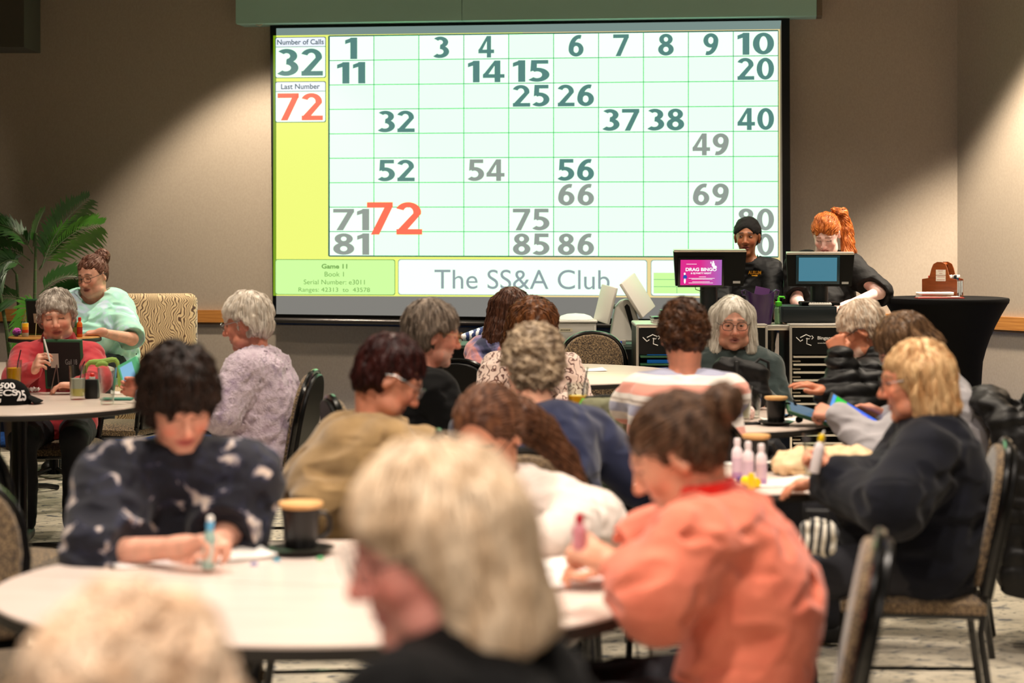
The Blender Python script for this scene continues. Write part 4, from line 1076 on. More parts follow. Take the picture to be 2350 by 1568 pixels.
def tablet(name, label, c, M3, w, h, m_case, m_face, back=True, th=0.016, cat='tablet', extra=None):
    "slab tablet; M3 rotation matrix columns: width, up, outward (screen side)"
    t = thing(name, label, cat, c); t.rotation_euler = M3.to_euler()
    MB().box((0, 0, 0), (w, h, th), bev=min(0.006, th * 0.4), seg=3).build('case', m_case, t)
    MB().box((0, 0, th / 2 + 0.0006), (w * 0.88, h * 0.9, 0.001)).build('screen', m_face, t)
    if back: MB().box((0, 0, -th / 2 - 0.0006), (w * 0.88, h * 0.9, 0.0012), bev=0.0003, seg=1).build('back_panel', mat('tablet back', (20, 20, 21), 0.55), t)
    return t
def rot(yaw, tilt=0.0, roll=0.0):
    "frame (width, up, outward) whose outward axis faces yaw (0 = away from the camera) and tips up by tilt"
    y, t = R(yaw), R(tilt); Z = Vector((math.sin(y) * math.cos(t), math.cos(y) * math.cos(t), math.sin(t))); Y = Vector((-math.sin(y) * math.sin(t), -math.cos(y) * math.sin(t), math.cos(t))); X = Y.cross(Z)
    return Matrix((X, Y, Z)).transposed() @ Matrix.Rotation(R(roll), 3, 'Z')
TZ = 0.751
M_PAPER = mat('paper white', (238, 236, 230), 0.8); M_PRINT = ramp_mat('bingo paper', [(0.46, (240, 236, 230)), (0.52, (208, 196, 190)), (0.62, (238, 226, 226))], scale=60, rough=0.8)
M_GCASE = mat('green tablet case', (94, 200, 150), 0.4); M_DGREEN = mat('dark green case', (46, 92, 62), 0.45); M_RUB = mat('rubber black', (18, 18, 18), 0.6)

# --- left table
def on(tab, px, py): 
    "plan point of pixel on a table-height plane"
    D = (EYE - tab) * F_PX / (py - HOR); p = W(px, py, D); return p.x, p.y
x, y = W(32, 900, 9.68).x, 9.68; tumbler(x, y, TZ, 0.19, 0.030, 0.039, 'glass of orange juice at the left edge beside the black cap', M_OJ, 0.80, straw=(M_STRAW, 0.05))
x, y = on(.751, 178, 917); tumbler(x, y, TZ, 0.165, 0.036, 0.041, 'half-drunk glass of icy lemonade with a dark straw before the standing tablet', [(0.42, M_LEM), (1.0, M_ICE)], 0.62, straw=(M_STRAW, 0.02))
x, y = on(.751, 246, 929); tumbler(x, y, TZ, 0.175, 0.030, 0.046, 'tall flared empty pint glass at the near edge of the left table')
x, y = on(.751, 152, 893); Mx = rot(4, 10)
t = tablet('bingo_tablet', 'black-backed bingo tablet in a green case standing before the woman in red', (x, y - 0.05, TZ + 0.132), Mx, 0.205, 0.262, M_DGREEN, glow('tablet screen glow', (190, 220, 240), 0.5))
MB().box((0.045, 0.02, -0.0105), (0.042, 0.075, 0.0012)).build('sticker', mat('sticker', (196, 186, 172), 0.6), t)
for a, b in (((0.035, 0.0), (0.06, -0.128)), ((0.035, 0.0), (0.015, -0.128))): MB().tube([(a[0], a[1], -0.012), (b[0], b[1], -0.05)], 0.003, 6).build('stand_wire', mat('wire grey', (150, 146, 138), 0.3, metal=0.8), t)
mb = MB(); put_text(mb, 'Gail 18', lambda u, v: Vector((-0.01 - u * 0.062, 0.0 + v * 0.028, -0.0098))); mb.build('handwriting', mat('chalk grey', (150, 150, 150), 0.8), t)
x, y = on(.751, 212, 914); t = thing('condiment_holder', 'black box condiment holder with a red topped bottle between the two glasses', 'condiment holder', (x, y, TZ))
MB().box((0, 0, 0.0465), (0.062, 0.062, 0.092), bev=0.004).build('box', mat('holder black', (12, 12, 12), 0.4), t)
MB().lathe([(0, 0.093), (0.014, 0.093), (0.014, 0.105), (0, 0.105)], n=16).build('bottle_neck', M_STRW, t); MB().lathe([(0, 0.1055), (0.011, 0.1055), (0.011, 0.118), (0.006, 0.124), (0, 0.124)], n=16).build('red_cap', mat('cap red', (214, 36, 26), 0.4), t)
x, y = on(.751, 222, 905); mb = MB()
mb.tube([(-0.075, 0, 0.02), (-0.078, 0, 0.12), (-0.05, 0.0, 0.165), (0.0, 0, 0.15), (0.045, 0, 0.165), (0.085, 0, 0.175), (0.10, 0, 0.14), (0.102, 0, 0.02)], [0.012, 0.012, 0.014, 0.02, 0.016, 0.016, 0.012, 0.01], 8)
mb.tube([(-0.02, -0.01, 0.135), (0.02, -0.015, 0.16), (0.05, -0.01, 0.14)], 0.015, 8); o = mb.build('knotted_scarf', mat('lime cloth', (142, 176, 84), 0.8, bump=(50, 0.5, 0.006)), subsurf=1); o.location = (x, y + 0.06, TZ); tag(o, 'lime green knotted cloth handles behind the two glasses on the left table', 'scarf')
# cap
x, y = W(20, 908, 9.42).x, 9.42; t = thing('baseball_cap', 'black cap with bold white lettering lying on the left table', 'cap', (x, y, TZ), R(8))
M_CAP = mat('cap black', (10, 9, 10), 0.9, spec=0.2)
capf = lambda a, e: Vector((0.105 * math.cos(a) * math.cos(e), 0.09 * math.sin(a) * math.cos(e), 0.001 + 0.118 * math.sin(e) ** 0.85 if e > 0 else 0.001))
MB().grid(lambda u, v: capf(2 * math.pi * u, v * math.pi / 2), 28, 10).build('crown', M_CAP, t)
MB().grid(lambda u, v: Vector((0.07 + 0.09 * v * math.cos((u - .5) * 1.8) + 0.025 * (1 - v), 0.085 * math.sin((u - .5) * 2.2), 0.03 - 0.028 * v - 0.01 * abs(u - .5) * 2 + 0.012)), 12, 6).build('brim', M_CAP, t, solid=0.003)
mb = MB(); M_CW = mat('cap white print', (240, 236, 238), 0.7)
def capt(s, a0, a1, e0, e1): put_text(mb, s, lambda u, v: capf(a0 + (a1 - a0) * u, e0 + (e1 - e0) * v) * 1.012 + Vector((0, 0, 0.001)), bold=0.03)
capt('500', R(-120), R(-62), 0.62, 0.98); capt('ECS', R(-118), R(-60), 0.30, 0.58); capt('25', R(-64), R(-34), 0.10, 0.52); capt('U', R(-124), R(-104), 0.04, 0.2)
mb.build('lettering', M_CW, t)
mb = MB(); put_text(mb, 'C', lambda u, v: capf(R(-146) + R(20) * u, 0.32 + 0.4 * v) * 1.013, bold=0.03); mb.build('pink_print', mat('cap pink', (226, 110, 200), 0.7), t)
x, y = on(.751, 76, 900); mb = MB(); mb.grid(lambda u, v: Vector(((u - .5) * .06, (v - .5) * .05, 0.012 + 0.012 * math.sin(u * 9 + v * 4) * math.cos(v * 7))), 12, 10); o = mb.build('crumpled_tissue', mat('tissue', (232, 226, 224), 0.9), solid=0.001); o.location = (x, y, TZ + 0.002); tag(o, 'crumpled white tissue beside the black cap', 'tissue')
x, y = on(.751, 282, 902); sheet((x, y, TZ), 0.12, 0.16, 0.2, 'small white bingo sheet under the green-cased tablet', M_PRINT)
x, y = on(.751, 268, 918); o = MB().box((0, 0, 0.005), (0.15, 0.07, 0.009), bev=0.002).build('green_booklet', mat('booklet teal', (58, 130, 112), 0.5)); o.location = (x, y, TZ); tag(o, 'thin teal booklet at the near right edge of the left table', 'booklet')
c = W(302, 864, 9.45); Mx = rot(205, 15, 28)
t = tablet('bingo_tablet', 'mint green cased tablet held up by the woman in the lilac cardigan', c, Mx, 0.115, 0.165, M_GCASE, mat('mint face', (110, 214, 168), 0.3), th=0.014)
MB().box((-0.008, 0.028, 0.0085), (0.07, 0.075, 0.0008)).build('blue_screen_patch', glow('mint screen blue', (150, 206, 240), 0.8), t)  # glowing blue screen area on the tablet's face
# --- bar table things
zb = 0.901
def onb(px): return W(px, 770, 12.6)
p = onb(43); t = thing('pompom', 'fuzzy pink to blue pompom on the bar table at far left', 'pompom', (p.x, 12.55, zb + 0.001))
Fp = Field(0.004); Fp.ell((0, 0, 0.027), 0.027, 0.01); Fp.build(lambda q: (0.0035 * nz(q, 0.012, 4, 2)).astype(np.float32)); v_, f_ = Fp.mesh()
np_mesh('fluff', v_, f_, ramp_mat('pompom fur', [(0.15, (40, 60, 150)), (0.5, (168, 60, 180)), (0.85, (240, 90, 190))], vec='band', axis=2, period=0.06, rough=0.9, sheen=0.6), t)
p = onb(65); t = thing('drink_can', 'tall yellow and red drink can on the bar table beside the pompom', 'can', (p.x, 12.52, zb))
MB().lathe([(0, 0), (0.019, 0), (0.0215, 0.004), (0.0215, 0.082), (0.019, 0.087), (0, 0.0865)], n=24).build('can', ramp_mat('can print', [(0.0, (190, 190, 186)), (0.28, (214, 62, 30)), (0.5, (240, 150, 20)), (0.7, (246, 190, 30)), (0.97, (230, 220, 200))], vec='band', axis=2, period=0.0875, rough=0.25, interp='CONSTANT'), t)
p = onb(181); dauber(p.x, 12.5, zb, 0.118, 0.0165, 'dark green dauber bottle on the bar table', mat('dauber green', (44, 92, 48), 0.3), mat('cap silver', (170, 176, 170), 0.25, metal=0.6), mat('band olive', (120, 130, 60), 0.6))
p = onb(193); dauber(p.x, 12.47, zb, 0.124, 0.0175, 'red and amber dauber bottle on the bar table', mat('dauber amber', (226, 100, 24), 0.3), mat('cap red bright', (224, 34, 22), 0.35), mat('band red', (170, 30, 22), 0.6))
c = W(88, 731, 12.6); t = tablet('bingo_tablet', 'black tablet with a green edge standing on the bar table behind the woman in red', (c.x, 12.62, zb + 0.118), rot(14, 10), 0.17, 0.235, M_DGREEN, glow('tablet screen glow', (190, 220, 240), 0.5))
MB().box((0.02, -0.005, -0.0105), (0.026, 0.06, 0.001)).build('sticker', mat('sticker', (196, 186, 172), 0.6), t); MB().tube([(0.015, -0.03, -0.012), (0.01, -0.116, -0.05)], 0.003, 6).build('stand_wire', mat('wire pale', (206, 196, 140), 0.4), t)

# --- centre tables
x, y = on(.751, 1322, 1000); x, y = W(1326, 1000, 7.8).x, 7.8; tumbler(x, y, TZ + 0.0, 0.225, 0.033, 0.043, 'glass of orange juice over cola behind the navy sweater', [(0.62, M_COLA), (1.0, M_OJ)], 0.78, straw=(M_STRAW, 0.06))
x, y = W(1392, 940, 7.75).x, 7.78; t = thing('canvas_bag', 'olive canvas pouch bag with lime green tabs on the middle table', 'bag', (x, y, TZ))
Fb = Field(0.006); Fb.box((0, 0, 0.085), (0.095, 0.06, 0.083), 0.03, 0.01); Fb.ell((0, -0.02, 0.05), (0.1, 0.07, 0.05), 0.03); Fb.build(lambda q: (0.006 * nz(q, 0.09, 6, 2)).astype(np.float32)); v_, f_ = Fb.mesh(); v_[:, 2] = np.maximum(v_[:, 2], 0.001)
np_mesh('pouch', v_, f_, mat('olive canvas', (122, 122, 96), 0.85, bump=(200, 0.2, 0.002)), t)
MB().tube([(-0.10, -0.02, 0.03), (-0.112, -0.02, 0.10), (-0.085, -0.01, 0.165)], [0.02, 0.024, 0.012], 10).build('lime_tab', mat('lime tab', (112, 184, 62), 0.6), t)
MB().tube([(-0.085, 0, 0.168), (0.0, 0, 0.176), (0.09, 0, 0.166)], 0.006, 8).build('zip', mat('zip dark', (34, 34, 28), 0.6), t)
x, y = on(.751, 1330, 850); sheet((x, y, TZ), 0.30, 0.21, 0.1, 'white paper sheet on the greenish lit table before the empty chair', M_PAPER)
# pouch in blue and white zigzag
p = W(1092, 774, 13.3); t = MB(); t.tube([(-0.10, 0, 0.0), (-0.03, 0.0, 0.012), (0.05, 0, 0.03), (0.12, 0, 0.045)], [0.022, 0.036, 0.046, 0.05], 12)
o = t.build('zigzag_pouch', ramp_mat('zigzag', [(0.0, (28, 52, 110)), (0.5, (232, 234, 238))], vec='band', axis=0, period=0.045, warp=0.05, scale=24, rough=0.8, interp='CONSTANT')); o.location = (p.x, 13.4, 0.80 + 0.045); tag(o, 'navy and white zigzag pouch lying on the black counter', 'pouch')

# --- right table (upper)
x, y = W(1705, 935, 8.55).x, 8.55; tumbler(x, y, TZ, 0.155, 0.030, 0.040, 'tall glass of cloudy pale drink in front of the black backpack', M_FOAM, 0.86, straw=None)
x, y = W(1733, 930, 8.7).x, 8.72; tumbler(x, y, TZ, 0.105, 0.022, 0.031, 'small nearly empty glass behind the cloudy drink')
x, y = W(1781, 940, 8.4).x, 8.4; mug(x, y, TZ, 0.098, 0.043, 'black coffee mug with a wooden rim on the upper right table', hdir=R(10))
x, y = W(1822, 930, 8.45).x, 8.42; o = MB().tube([(0, 0, 0.012), (0.03, 0, 0.016), (0.03, 0.02, 0.03), (0.0, 0.01, 0.05), (0.005, 0, 0.085), (-0.01, 0, 0.10)], [0.016, 0.018, 0.014, 0.01, 0.007, 0.006], 8).build('cable_coil', M_RUB, subsurf=1); o.location = (x, y, TZ + 0.006); tag(o, 'coil of black cable standing beside the black mug', 'cable')
x, y = on(.751, 1793, 957); t = thing('marker_pen', 'blue marker pen lying in front of the black mug', 'pen', (x, y, TZ + 0.0065), R(-4)); Mx = Matrix.Rotation(R(90), 4, 'Y')
MB().lathe([(0, -0.05), (0.006, -0.05), (0.006, 0.03), (0, 0.03)], n=14, M=Mx).build('barrel', mat('pen blue', (30, 104, 160), 0.35), t); MB().lathe([(0, 0.0302), (0.0055, 0.0302), (0.0055, 0.05), (0, 0.05)], n=14, M=Mx).build('cap', mat('pen cap', (26, 30, 60), 0.3), t)
x, y = on(.751, 1703, 962); t = thing('floral_pouch', 'small pink flower-print pouch behind the coral woman on the upper right table', 'pouch', (x, y, TZ + 0.001))
Fb = Field(0.004); Fb.box((0, 0, 0.026), (0.052, 0.03, 0.025), 0.018, 0.01); Fb.build(lambda q: (0.003 * nz(q, 0.05, 6, 2)).astype(np.float32)); v_, f_ = Fb.mesh()
np_mesh('pouch', v_, f_, ramp_mat('tiny flowers', [(0.12, (150, 70, 70)), (0.2, (236, 196, 190)), (0.6, (240, 208, 200))], vec='voronoi', scale=55, rough=0.8), t); MB().tube([(-0.045, 0, 0.0525), (0.045, 0, 0.0525)], 0.002, 6).build('zip', mat('zip white', (230, 226, 224), 0.5), t)
x, y = on(.751, 1718, 974); o = MB().box((0, 0, 0.0045), (0.095, 0.055, 0.008), bev=0.003).build('mobile_phone', mat('phone black', (20, 20, 22), 0.25)); o.location = (x, y, TZ); o.rotation_euler = (0, 0, 0.15); tag(o, 'black phone lying near the edge in front of the pink pouch', 'phone')
x, y = on(.751, 1790, 965); sheet((x, y, TZ), 0.16, 0.10, 0.05, 'white paper strip beside the blue marker pen', M_PAPER)
c = W(1868, 925, 8.3); t = tablet('bingo_tablet', 'dark green cased tablet lying under the raised hand of the white haired man', (c.x, 8.38, TZ + 0.045), Matrix.Rotation(R(18), 3, 'Y') @ Matrix.Rotation(R(10), 3, 'X'), 0.22, 0.17, M_DGREEN, glow('tablet screen cool', (120, 160, 190), 0.5))
t = thing('backpack', 'black backpack propped before the grey bobbed woman in teal', 'backpack', (W(1700, 880, 9.2).x, 9.15, TZ))
Fb = Field(0.007); Fb.box((0, 0, 0.11), (0.12, 0.06, 0.108), 0.05, 0.01); Fb.ell((-0.06, 0.0, 0.20), (0.075, 0.05, 0.04), 0.03); Fb.ell((0.06, -0.03, 0.07), (0.07, 0.05, 0.06), 0.02); Fb.build(lambda q: (0.007 * nz(q, 0.09, 16, 2)).astype(np.float32)); v_, f_ = Fb.mesh(); v_[:, 2] = np.maximum(v_[:, 2], 0.001)
np_mesh('bag_body', v_, f_, mat('nylon black', (10, 9, 11), 0.6, spec=0.3), t); MB().tube([(-0.02, -0.07, 0.02), (-0.03, -0.085, 0.12), (-0.03, -0.05, 0.215), (-0.03, 0.02, 0.235)], 0.009, 8).build('strap', mat('strap black', (14, 14, 15), 0.6), t)
MB().tube([(0.05, -0.02, 0.205), (0.08, -0.01, 0.232), (0.12, 0.0, 0.215), (0.125, 0.0, 0.15)], 0.007, 8).build('handle', mat('strap black', (14, 14, 15), 0.6), t)
# --- right table (lower)
M_DBW = ramp_mat('dauber lilac', [(0.0, (150, 120, 176)), (0.34, (226, 160, 172)), (0.55, (236, 218, 224)), (0.9, (240, 228, 230))], vec='band', axis=2, period=0.14, rough=0.3); M_CAPW = mat('cap pale pink', (236, 222, 224), 0.35)
for px, D, lb in ((1692, 6.62, 'leftmost of the three pale daubers standing behind the coral sweater'), (1717, 6.52, 'middle of the three pale daubers standing behind the coral sweater'), (1747, 6.45, 'rightmost of the three pale daubers standing behind the coral sweater')):
    x = W(px, 1100, D).x; dauber(x, D, TZ, 0.132, 0.0185, lb, M_DBW, M_CAPW, mat('band grey pink', (206, 176, 190), 0.5))
for px, py, D, col, h, lb, tl in ((1738, 1100, 6.36, (244, 206, 20), 0.10, 'yellow capped dauber lying before the pale daubers', (R(72), 0, R(-20))), (1724, 1106, 6.34, (238, 200, 30), 0.05, 'short yellow cap beside the yellow dauber', None)):
    x, y = W(px, py, D).x, D
    if tl is None:
        o = MB().lathe([(0, 0), (0.011, 0), (0.0125, 0.004), (0.0105, h * 0.8), (0.008, h), (0, h)], n=18).build('dauber_cap', mat('cap yellow', col, 0.35)); o.location = (x, y, TZ); tag(o, lb, 'cap')
    else: dauber(x, y, TZ + 0.0165, h, 0.0155, lb, mat('dauber yellow', col, 0.35), mat('cap purple', (64, 44, 112), 0.4), tilt=(R(90), R(15), R(-150)))
x, y = W(1735, 1060, 6.85).x, 6.85; mug(x, y, TZ, 0.098, 0.043, 'black coffee mug with a pale rim behind the three daubers', hdir=R(5))
for px, py, w, d, rz, lb, m in ((1790, 1108, .26, .19, .35, 'bingo paper sheet under the left hand of the dark navy hoodie', M_PRINT), (1820, 1072, .20, .16, -.2, 'white paper sheet beside the tan bag', M_PAPER), (1690, 1060, .16, .2, .1, 'white paper sheet left of the pale daubers', M_PAPER)):
    x, y = on(.751, px, py); sheet((x, y, TZ), w, d, rz, lb, m)
t = thing('tan_bag', 'soft tan leather bag lying on the lower right table', 'bag', (W(1890, 1040, 6.75).x, 6.72, TZ), R(-10))
Fb = Field(0.007); Fb.ell((-0.05, 0, 0.045), (0.12, 0.08, 0.045), 0.03); Fb.ell((0.08, 0.02, 0.05), (0.11, 0.08, 0.045), 0.03); Fb.ell((-0.12, -0.04, 0.03), (0.06, 0.06, 0.03), 0.03); Fb.build(lambda q: (0.008 * nz(q, 0.08, 26, 2)).astype(np.float32)); v_, f_ = Fb.mesh(); v_[:, 2] = np.maximum(v_[:, 2], 0.001)
np_mesh('pouch', v_, f_, mat('tan leather', (222, 190, 148), 0.6), t); MB().tube([(-0.14, -0.05, 0.03), (-0.10, -0.10, 0.012), (0.0, -0.11, 0.01), (0.08, -0.085, 0.012), (0.13, -0.04, 0.03)], 0.008, 8).build('strap', mat('tan strap', (196, 160, 116), 0.6), t)
x, y = W(1866, 1050, 6.62).x, 6.6; tumbler(x, y, TZ, 0.15, 0.03, 0.038, 'empty glass standing behind the hand that holds the yellow dauber', straw=(M_STRW, 0.01))
# --- front tables
x, y = on(.751, 690, 1270); mug(x, y, TZ, 0.108, 0.05, 'large black coffee mug with a bamboo rim on the front table', hdir=R(20))
x, y = on(.751, 520, 1278); sheet((x, y, TZ), 0.21, 0.16, 0.5, 'white bingo booklet under the writing hand of the boy', M_PAPER, name='bingo_booklet', cat='booklet', th=0.006)
x, y = on(.751, 360, 1290); sheet((x, y, TZ), 0.24, 0.13, 0.45, 'bingo sheet under the forearm of the boy', M_PRINT)
x, y = on(.751, 1330, 1330); sheet((x, y, TZ), 0.30, 0.22, 0.46, 'white bingo booklet under the hand of the woman in coral', M_PRINT, name='bingo_booklet', cat='booklet', th=0.008)
x, y = on(.751, 1295, 1300); sheet((x, y, TZ), 0.22, 0.2, 0.46, 'white paper sheet under the folded arms of the woman in cream', M_PAPER)
for px, py, col, lb in ((600, 1270, (150, 226, 200), 'mint plastic bingo counter left of the big mug'), (635, 1288, (110, 190, 216), 'sky blue plastic bingo counter in front of the big mug'), (583, 1297, (150, 150, 200), 'lilac plastic bingo counter on the front table'), (735, 1284, (110, 200, 140), 'green plastic bingo counter right of the big mug')):
    x, y = on(.751, px, py); o = MB().lathe([(0, 0), (0.009, 0), (0.010, 0.002), (0.008, 0.006), (0, 0.008)], n=18).build('bingo_counter', mat('counter ' + lb[:5], col, 0.1, trans=0.3)); o.location = (x, y, TZ); tag(o, lb, 'counter')

# ------------------------------------------------------------------ back counter: carts, tills, machines
M_ALU = mat('cart aluminium', (206, 200, 190), 0.3, metal=0.7); M_CART = mat('cart black', (7, 8, 9), 0.45, spec=0.3); M_SLOT = mat('slot grey', (150, 140, 124), 0.5); M_WPL = mat('white plastic', (226, 222, 214), 0.4); M_LOGO = mat('logo white', (220, 220, 220), 0.5)
CARTY = 12.1
def cart(px0, px1, label, screens, text):
    "tablet charging cart; screens: colour of the docked tablets in the top slots or None"
    a, b = W(px0, 742, CARTY), W(px1, 742, CARTY); w = b.x - a.x; hgt = 1.0; t = thing('charging_cart', label, 'charging cart', (a.x + w / 2, CARTY, 0)); d = 0.5
    MB().box((0, d - 0.01, hgt / 2), (w - 0.02, 0.02, hgt - 0.12)).build('back_panel', M_CART, t); MB().box((0, d / 2, hgt - 0.012), (w, d, 0.024), bev=0.008).build('top', M_ALU, t)
    MB().box((0, d / 2, 0.09), (w, d, 0.03)).build('floor_plate', M_CART, t); MB().box((0, 0.004, hgt - 0.105), (w - 0.03, 0.008, 0.158)).build('header_panel', M_CART, t)
    for s in (-1, 1):
        MB().box((s * (w / 2 - 0.008), 0.008, hgt / 2 + 0.04), (0.016, 0.022, hgt - 0.11), bev=0.004).build('post', M_ALU, t); MB().box((s * (w / 2 - 0.006), d / 2 + 0.02, hgt / 2 + 0.04), (0.008, d - 0.05, hgt - 0.12)).build('side_panel', M_CART, t)
        for y in (0.05, d - 0.05): MB().lathe([(0, -0.012), (0.035, -0.012), (0.037, 0), (0.035, 0.012), (0, 0.012)], n=20, M=Matrix.Translation((s * (w / 2 - 0.05), y, 0.037)) @ Matrix.Rotation(R(90), 4, 'Y')).build('caster', M_RUB, t)
    n = 15; z0 = 0.13; z1 = hgt - 0.20
    for i in range(n):
        z = z0 + (z1 - z0) * i / (n - 1)
        if screens:
            MB().box((0, 0.05, z), (w - 0.05, 0.10, 0.012), bev=0.004).build('docked_tablet', M_DGREEN, t)
            MB().box((0.01, 0.052, z + 0.018), (w - 0.12, 0.006, 0.02)).build('screen_glow', glow('dock blue', (22, 96, 160), 0.5), t)
        else:
            MB().box((0, 0.03, z), (w - 0.05, 0.045, 0.012)).build('slot_rail', mat('slot rail', (196, 190, 178), 0.45), t)
            MB().box((-w / 2 + 0.045, 0.07, z + 0.02), (0.05, 0.10, 0.008), Matrix.Identity(4) ).build('slot_divider', M_SLOT, t)
    mb = MB(); k = Matrix.Translation((-w / 2 + 0.10, -0.002, hgt - 0.10))
    for pts in ([(-0.06, 0.02), (-0.035, -0.005), (-0.02, 0.005)], [(-0.035, 0.018), (0.0, 0.036), (0.028, 0.024), (0.02, 0.01), (0.0, 0.012)], [(0.006, 0.016), (0.004, -0.02), (0.032, -0.03)], [(0.034, 0.03), (0.044, 0.018), (0.034, 0.008)]):
        mb.tube([(x, 0, z) for x, z in pts], 0.003, 5, M=k)
    mb.build('kangaroo_logo', M_LOGO, t)
    if text:
        mb = MB(); x0 = -w / 2 + 0.17; put_text(mb, 'Bingaroo Play', lambda u, v: Vector((x0 + u * 0.17, -0.0015, hgt - 0.100 + v * 0.026)), bold=0.02)
        put_text(mb, 'www.bingaroohire.com', lambda u, v: Vector((x0 + u * 0.14, -0.0015, hgt - 0.122 + v * 0.012))); mb.build('lettering', M_LOGO, t)
    return t
cart(1460, 1625, 'black tablet charging cart behind the striped sweater with green docked tablets', True, False)
cart(1632, 1762, 'black tablet charging cart behind the grey bobbed woman in teal', False, False)
cart(1812, 1966, 'black tablet charging cart behind the white haired man with empty pale slots', False, True)
CT = 1.0005
# linking shelf and cash drawer between carts
o = MB().box((0, 0, 0), (0.19, 0.42, 0.03), bev=0.004).build('cart_shelf', M_ALU); o.location = (W(1787, 750, 12.2).x - 0.035, 12.35, 0.975); tag(o, 'metal shelf bridging the two right charging carts', 'shelf')
MB().tube([(-0.03, 0.1, -0.02), (-0.03, 0.1, -0.974)], 0.012, 8).build('leg', M_ALU, o); MB().tube([(0.03, 0.1, -0.02), (0.03, 0.1, -0.974)], 0.012, 8).build('leg', M_ALU, o)
p = W(1853, 732, 12.3); t = thing('cash_drawer', 'dark cash drawer under the blue screened monitor', 'cash drawer', (p.x, 12.42, CT)); 
MB().box((0, 0, 0.052), (0.345, 0.36, 0.10), bev=0.005).build('drawer_body', mat('drawer dark', (20, 30, 33), 0.4), t); MB().box((0, -0.183, 0.05), (0.32, 0.006, 0.075), bev=0.002).build('drawer_front', mat('drawer front', (16, 24, 27), 0.4), t)
MB().tube([(-0.05, -0.12, 0.102), (-0.04, -0.12, 0.125), (0.05, -0.12, 0.125), (0.06, -0.12, 0.102)], 0.004, 6).build('cable', M_RUB, t)
def monitor(px, py0, py1, D, w, base_z, label, yaw, disp, tilt=8):
    c = W(px, (py0 + py1) / 2, D); h = (py1 - py0) / F_PX * D; t = thing('till_monitor', label, 'monitor', (c.x, D, base_z), R(yaw))
    T = Matrix.Translation((0, 0, c.z - base_z)) @ Matrix.Rotation(R(tilt), 4, 'X')
    mb = MB(); mb.prism([(-w / 2, h / 2), (w / 2, h / 2), (w / 2 * 0.93, -h / 2), (-w / 2 * 0.93, -h / 2)], 0.0, 0.035, T); mb.build('housing', mat('till black', (5, 6, 6), 0.4, spec=0.25), t)
    MB().box((0, 0.02, h / 2 + 0.006), (w * 0.99, 0.05, 0.012), T, bev=0.002).build('top_edge', M_ALU, t)
    MB().tube([(0, 0.06, 0.02), (0, 0.06, c.z - base_z - h * 0.1)], 0.055, 16).build('stand', mat('stand dark', (14, 20, 22), 0.4), t); MB().box((0, 0.06, 0.011), (0.24, 0.22, 0.022), bev=0.008).build('base', mat('till black', (10, 12, 12), 0.3), t)
    MB().box((w * 0.37, -0.001, -h * 0.39), (w * 0.10, 0.002, h * 0.07), T).build('label_sticker', mat('sticker silver', (170, 170, 168), 0.4), t)
    return t, T, h
t, T, h = monitor(1629, 578, 657, 12.25, 0.45, CT, 'black till monitor whose rear display shows a pink bingo night advert', 1, None)
# customer display on the first monitor
Dx, Dw, Dh = -0.055, 0.255, 0.158; T2_ = T @ Matrix.Translation((Dx, -0.006, -0.02))
MB().box((0, 0, 0), (Dw + 0.03, 0.012, Dh + 0.026), T2_, bev=0.003).build('customer_display', mat('display frame', (16, 17, 18), 0.25), t)
mb = MB()
P2 = lambda x, z, l=0: T2_ @ Vector((x * Dw / 2, -0.0066 - l * 0.0003, z * Dh / 2))
mb.use(ramp_mat('advert magenta', [(0, (0, 0, 0)), (1, (0, 0, 0))])); m_ = MATS['advert magenta']
nt = m_.node_tree; b_ = nt.nodes['Principled BSDF']; b_.inputs['Base Color'].default_value = (0.02, 0.0, 0.02, 1)
for l_ in list(b_.inputs['Base Color'].links): nt.links.remove(l_)
rp = [n for n in nt.nodes if n.type == 'VALTORGB'][0]; rp.color_ramp.elements[0].color = lin((224, 28, 140)); rp.color_ramp.elements[1].color = lin((160, 110, 200))
sx = nt.nodes.new('ShaderNodeSeparateXYZ'); tcn = [n for n in nt.nodes if n.type == 'TEX_COORD'][0]; nt.links.new(tcn.outputs['Object'], sx.inputs[0])
mr = nt.nodes.new('ShaderNodeMapRange'); nt.links.new(sx.outputs[0], mr.inputs[0]); mr.inputs[1].default_value = -0.06; mr.inputs[2].default_value = 0.10; nt.links.new(mr.outputs[0], rp.inputs[0])
nt.links.new(rp.outputs[0], b_.inputs['Emission Color']); b_.inputs['Emission Strength'].default_value = 0.95
mb.poly([P2(-1, -1), P2(1, -1), P2(1, 1), P2(-1, 1)])
G_AD = glow('advert white', (252, 250, 252), 1.0); mb.use(G_AD)
put_text(mb, 'DRAG BINGO', lambda u, v: P2(-0.75 + 1.5 * u, 0.10 + 0.28 * v, 1), bold=0.045); put_text(mb, '& DJ PARTY NIGHT', lambda u, v: P2(-0.5 + 1.0 * u, -0.16 + 0.17 * v, 1), bold=0.045)
for x0, x1, z in ((-0.72, -0.22, 0.66), (-0.1, 0.24, -0.34), (-0.6, 0.66, -0.46), (-0.46, 0.55, -0.53), (-0.42, 0.42, -0.73), (-0.6, 0.58, -0.82)): mb.poly([P2(x0, z - 0.018, 1), P2(x1, z - 0.018, 1), P2(x1, z + 0.018, 1), P2(x0, z + 0.018, 1)])
blob = lambda cx, cz, rx, rz: mb.poly([P2(cx + rx * math.cos(a), cz + rz * math.sin(a), 2) for a in np.linspace(0, 2 * math.pi, 14)[:-1]])
for cx, cz, rx, rz in ((0.58, 0.62, .08, .18), (0.58, 0.84, .045, .08), (0.47, 0.78, .03, .1), (0.66, 0.42, .1, .14), (-0.79, -0.1, .05, .1), (-0.78, -0.66, .05, .22)): blob(cx, cz, rx, rz)
mb.use(glow('advert blue', (40, 80, 190), 0.8)); blob(-0.77, -0.36, .1, .17)
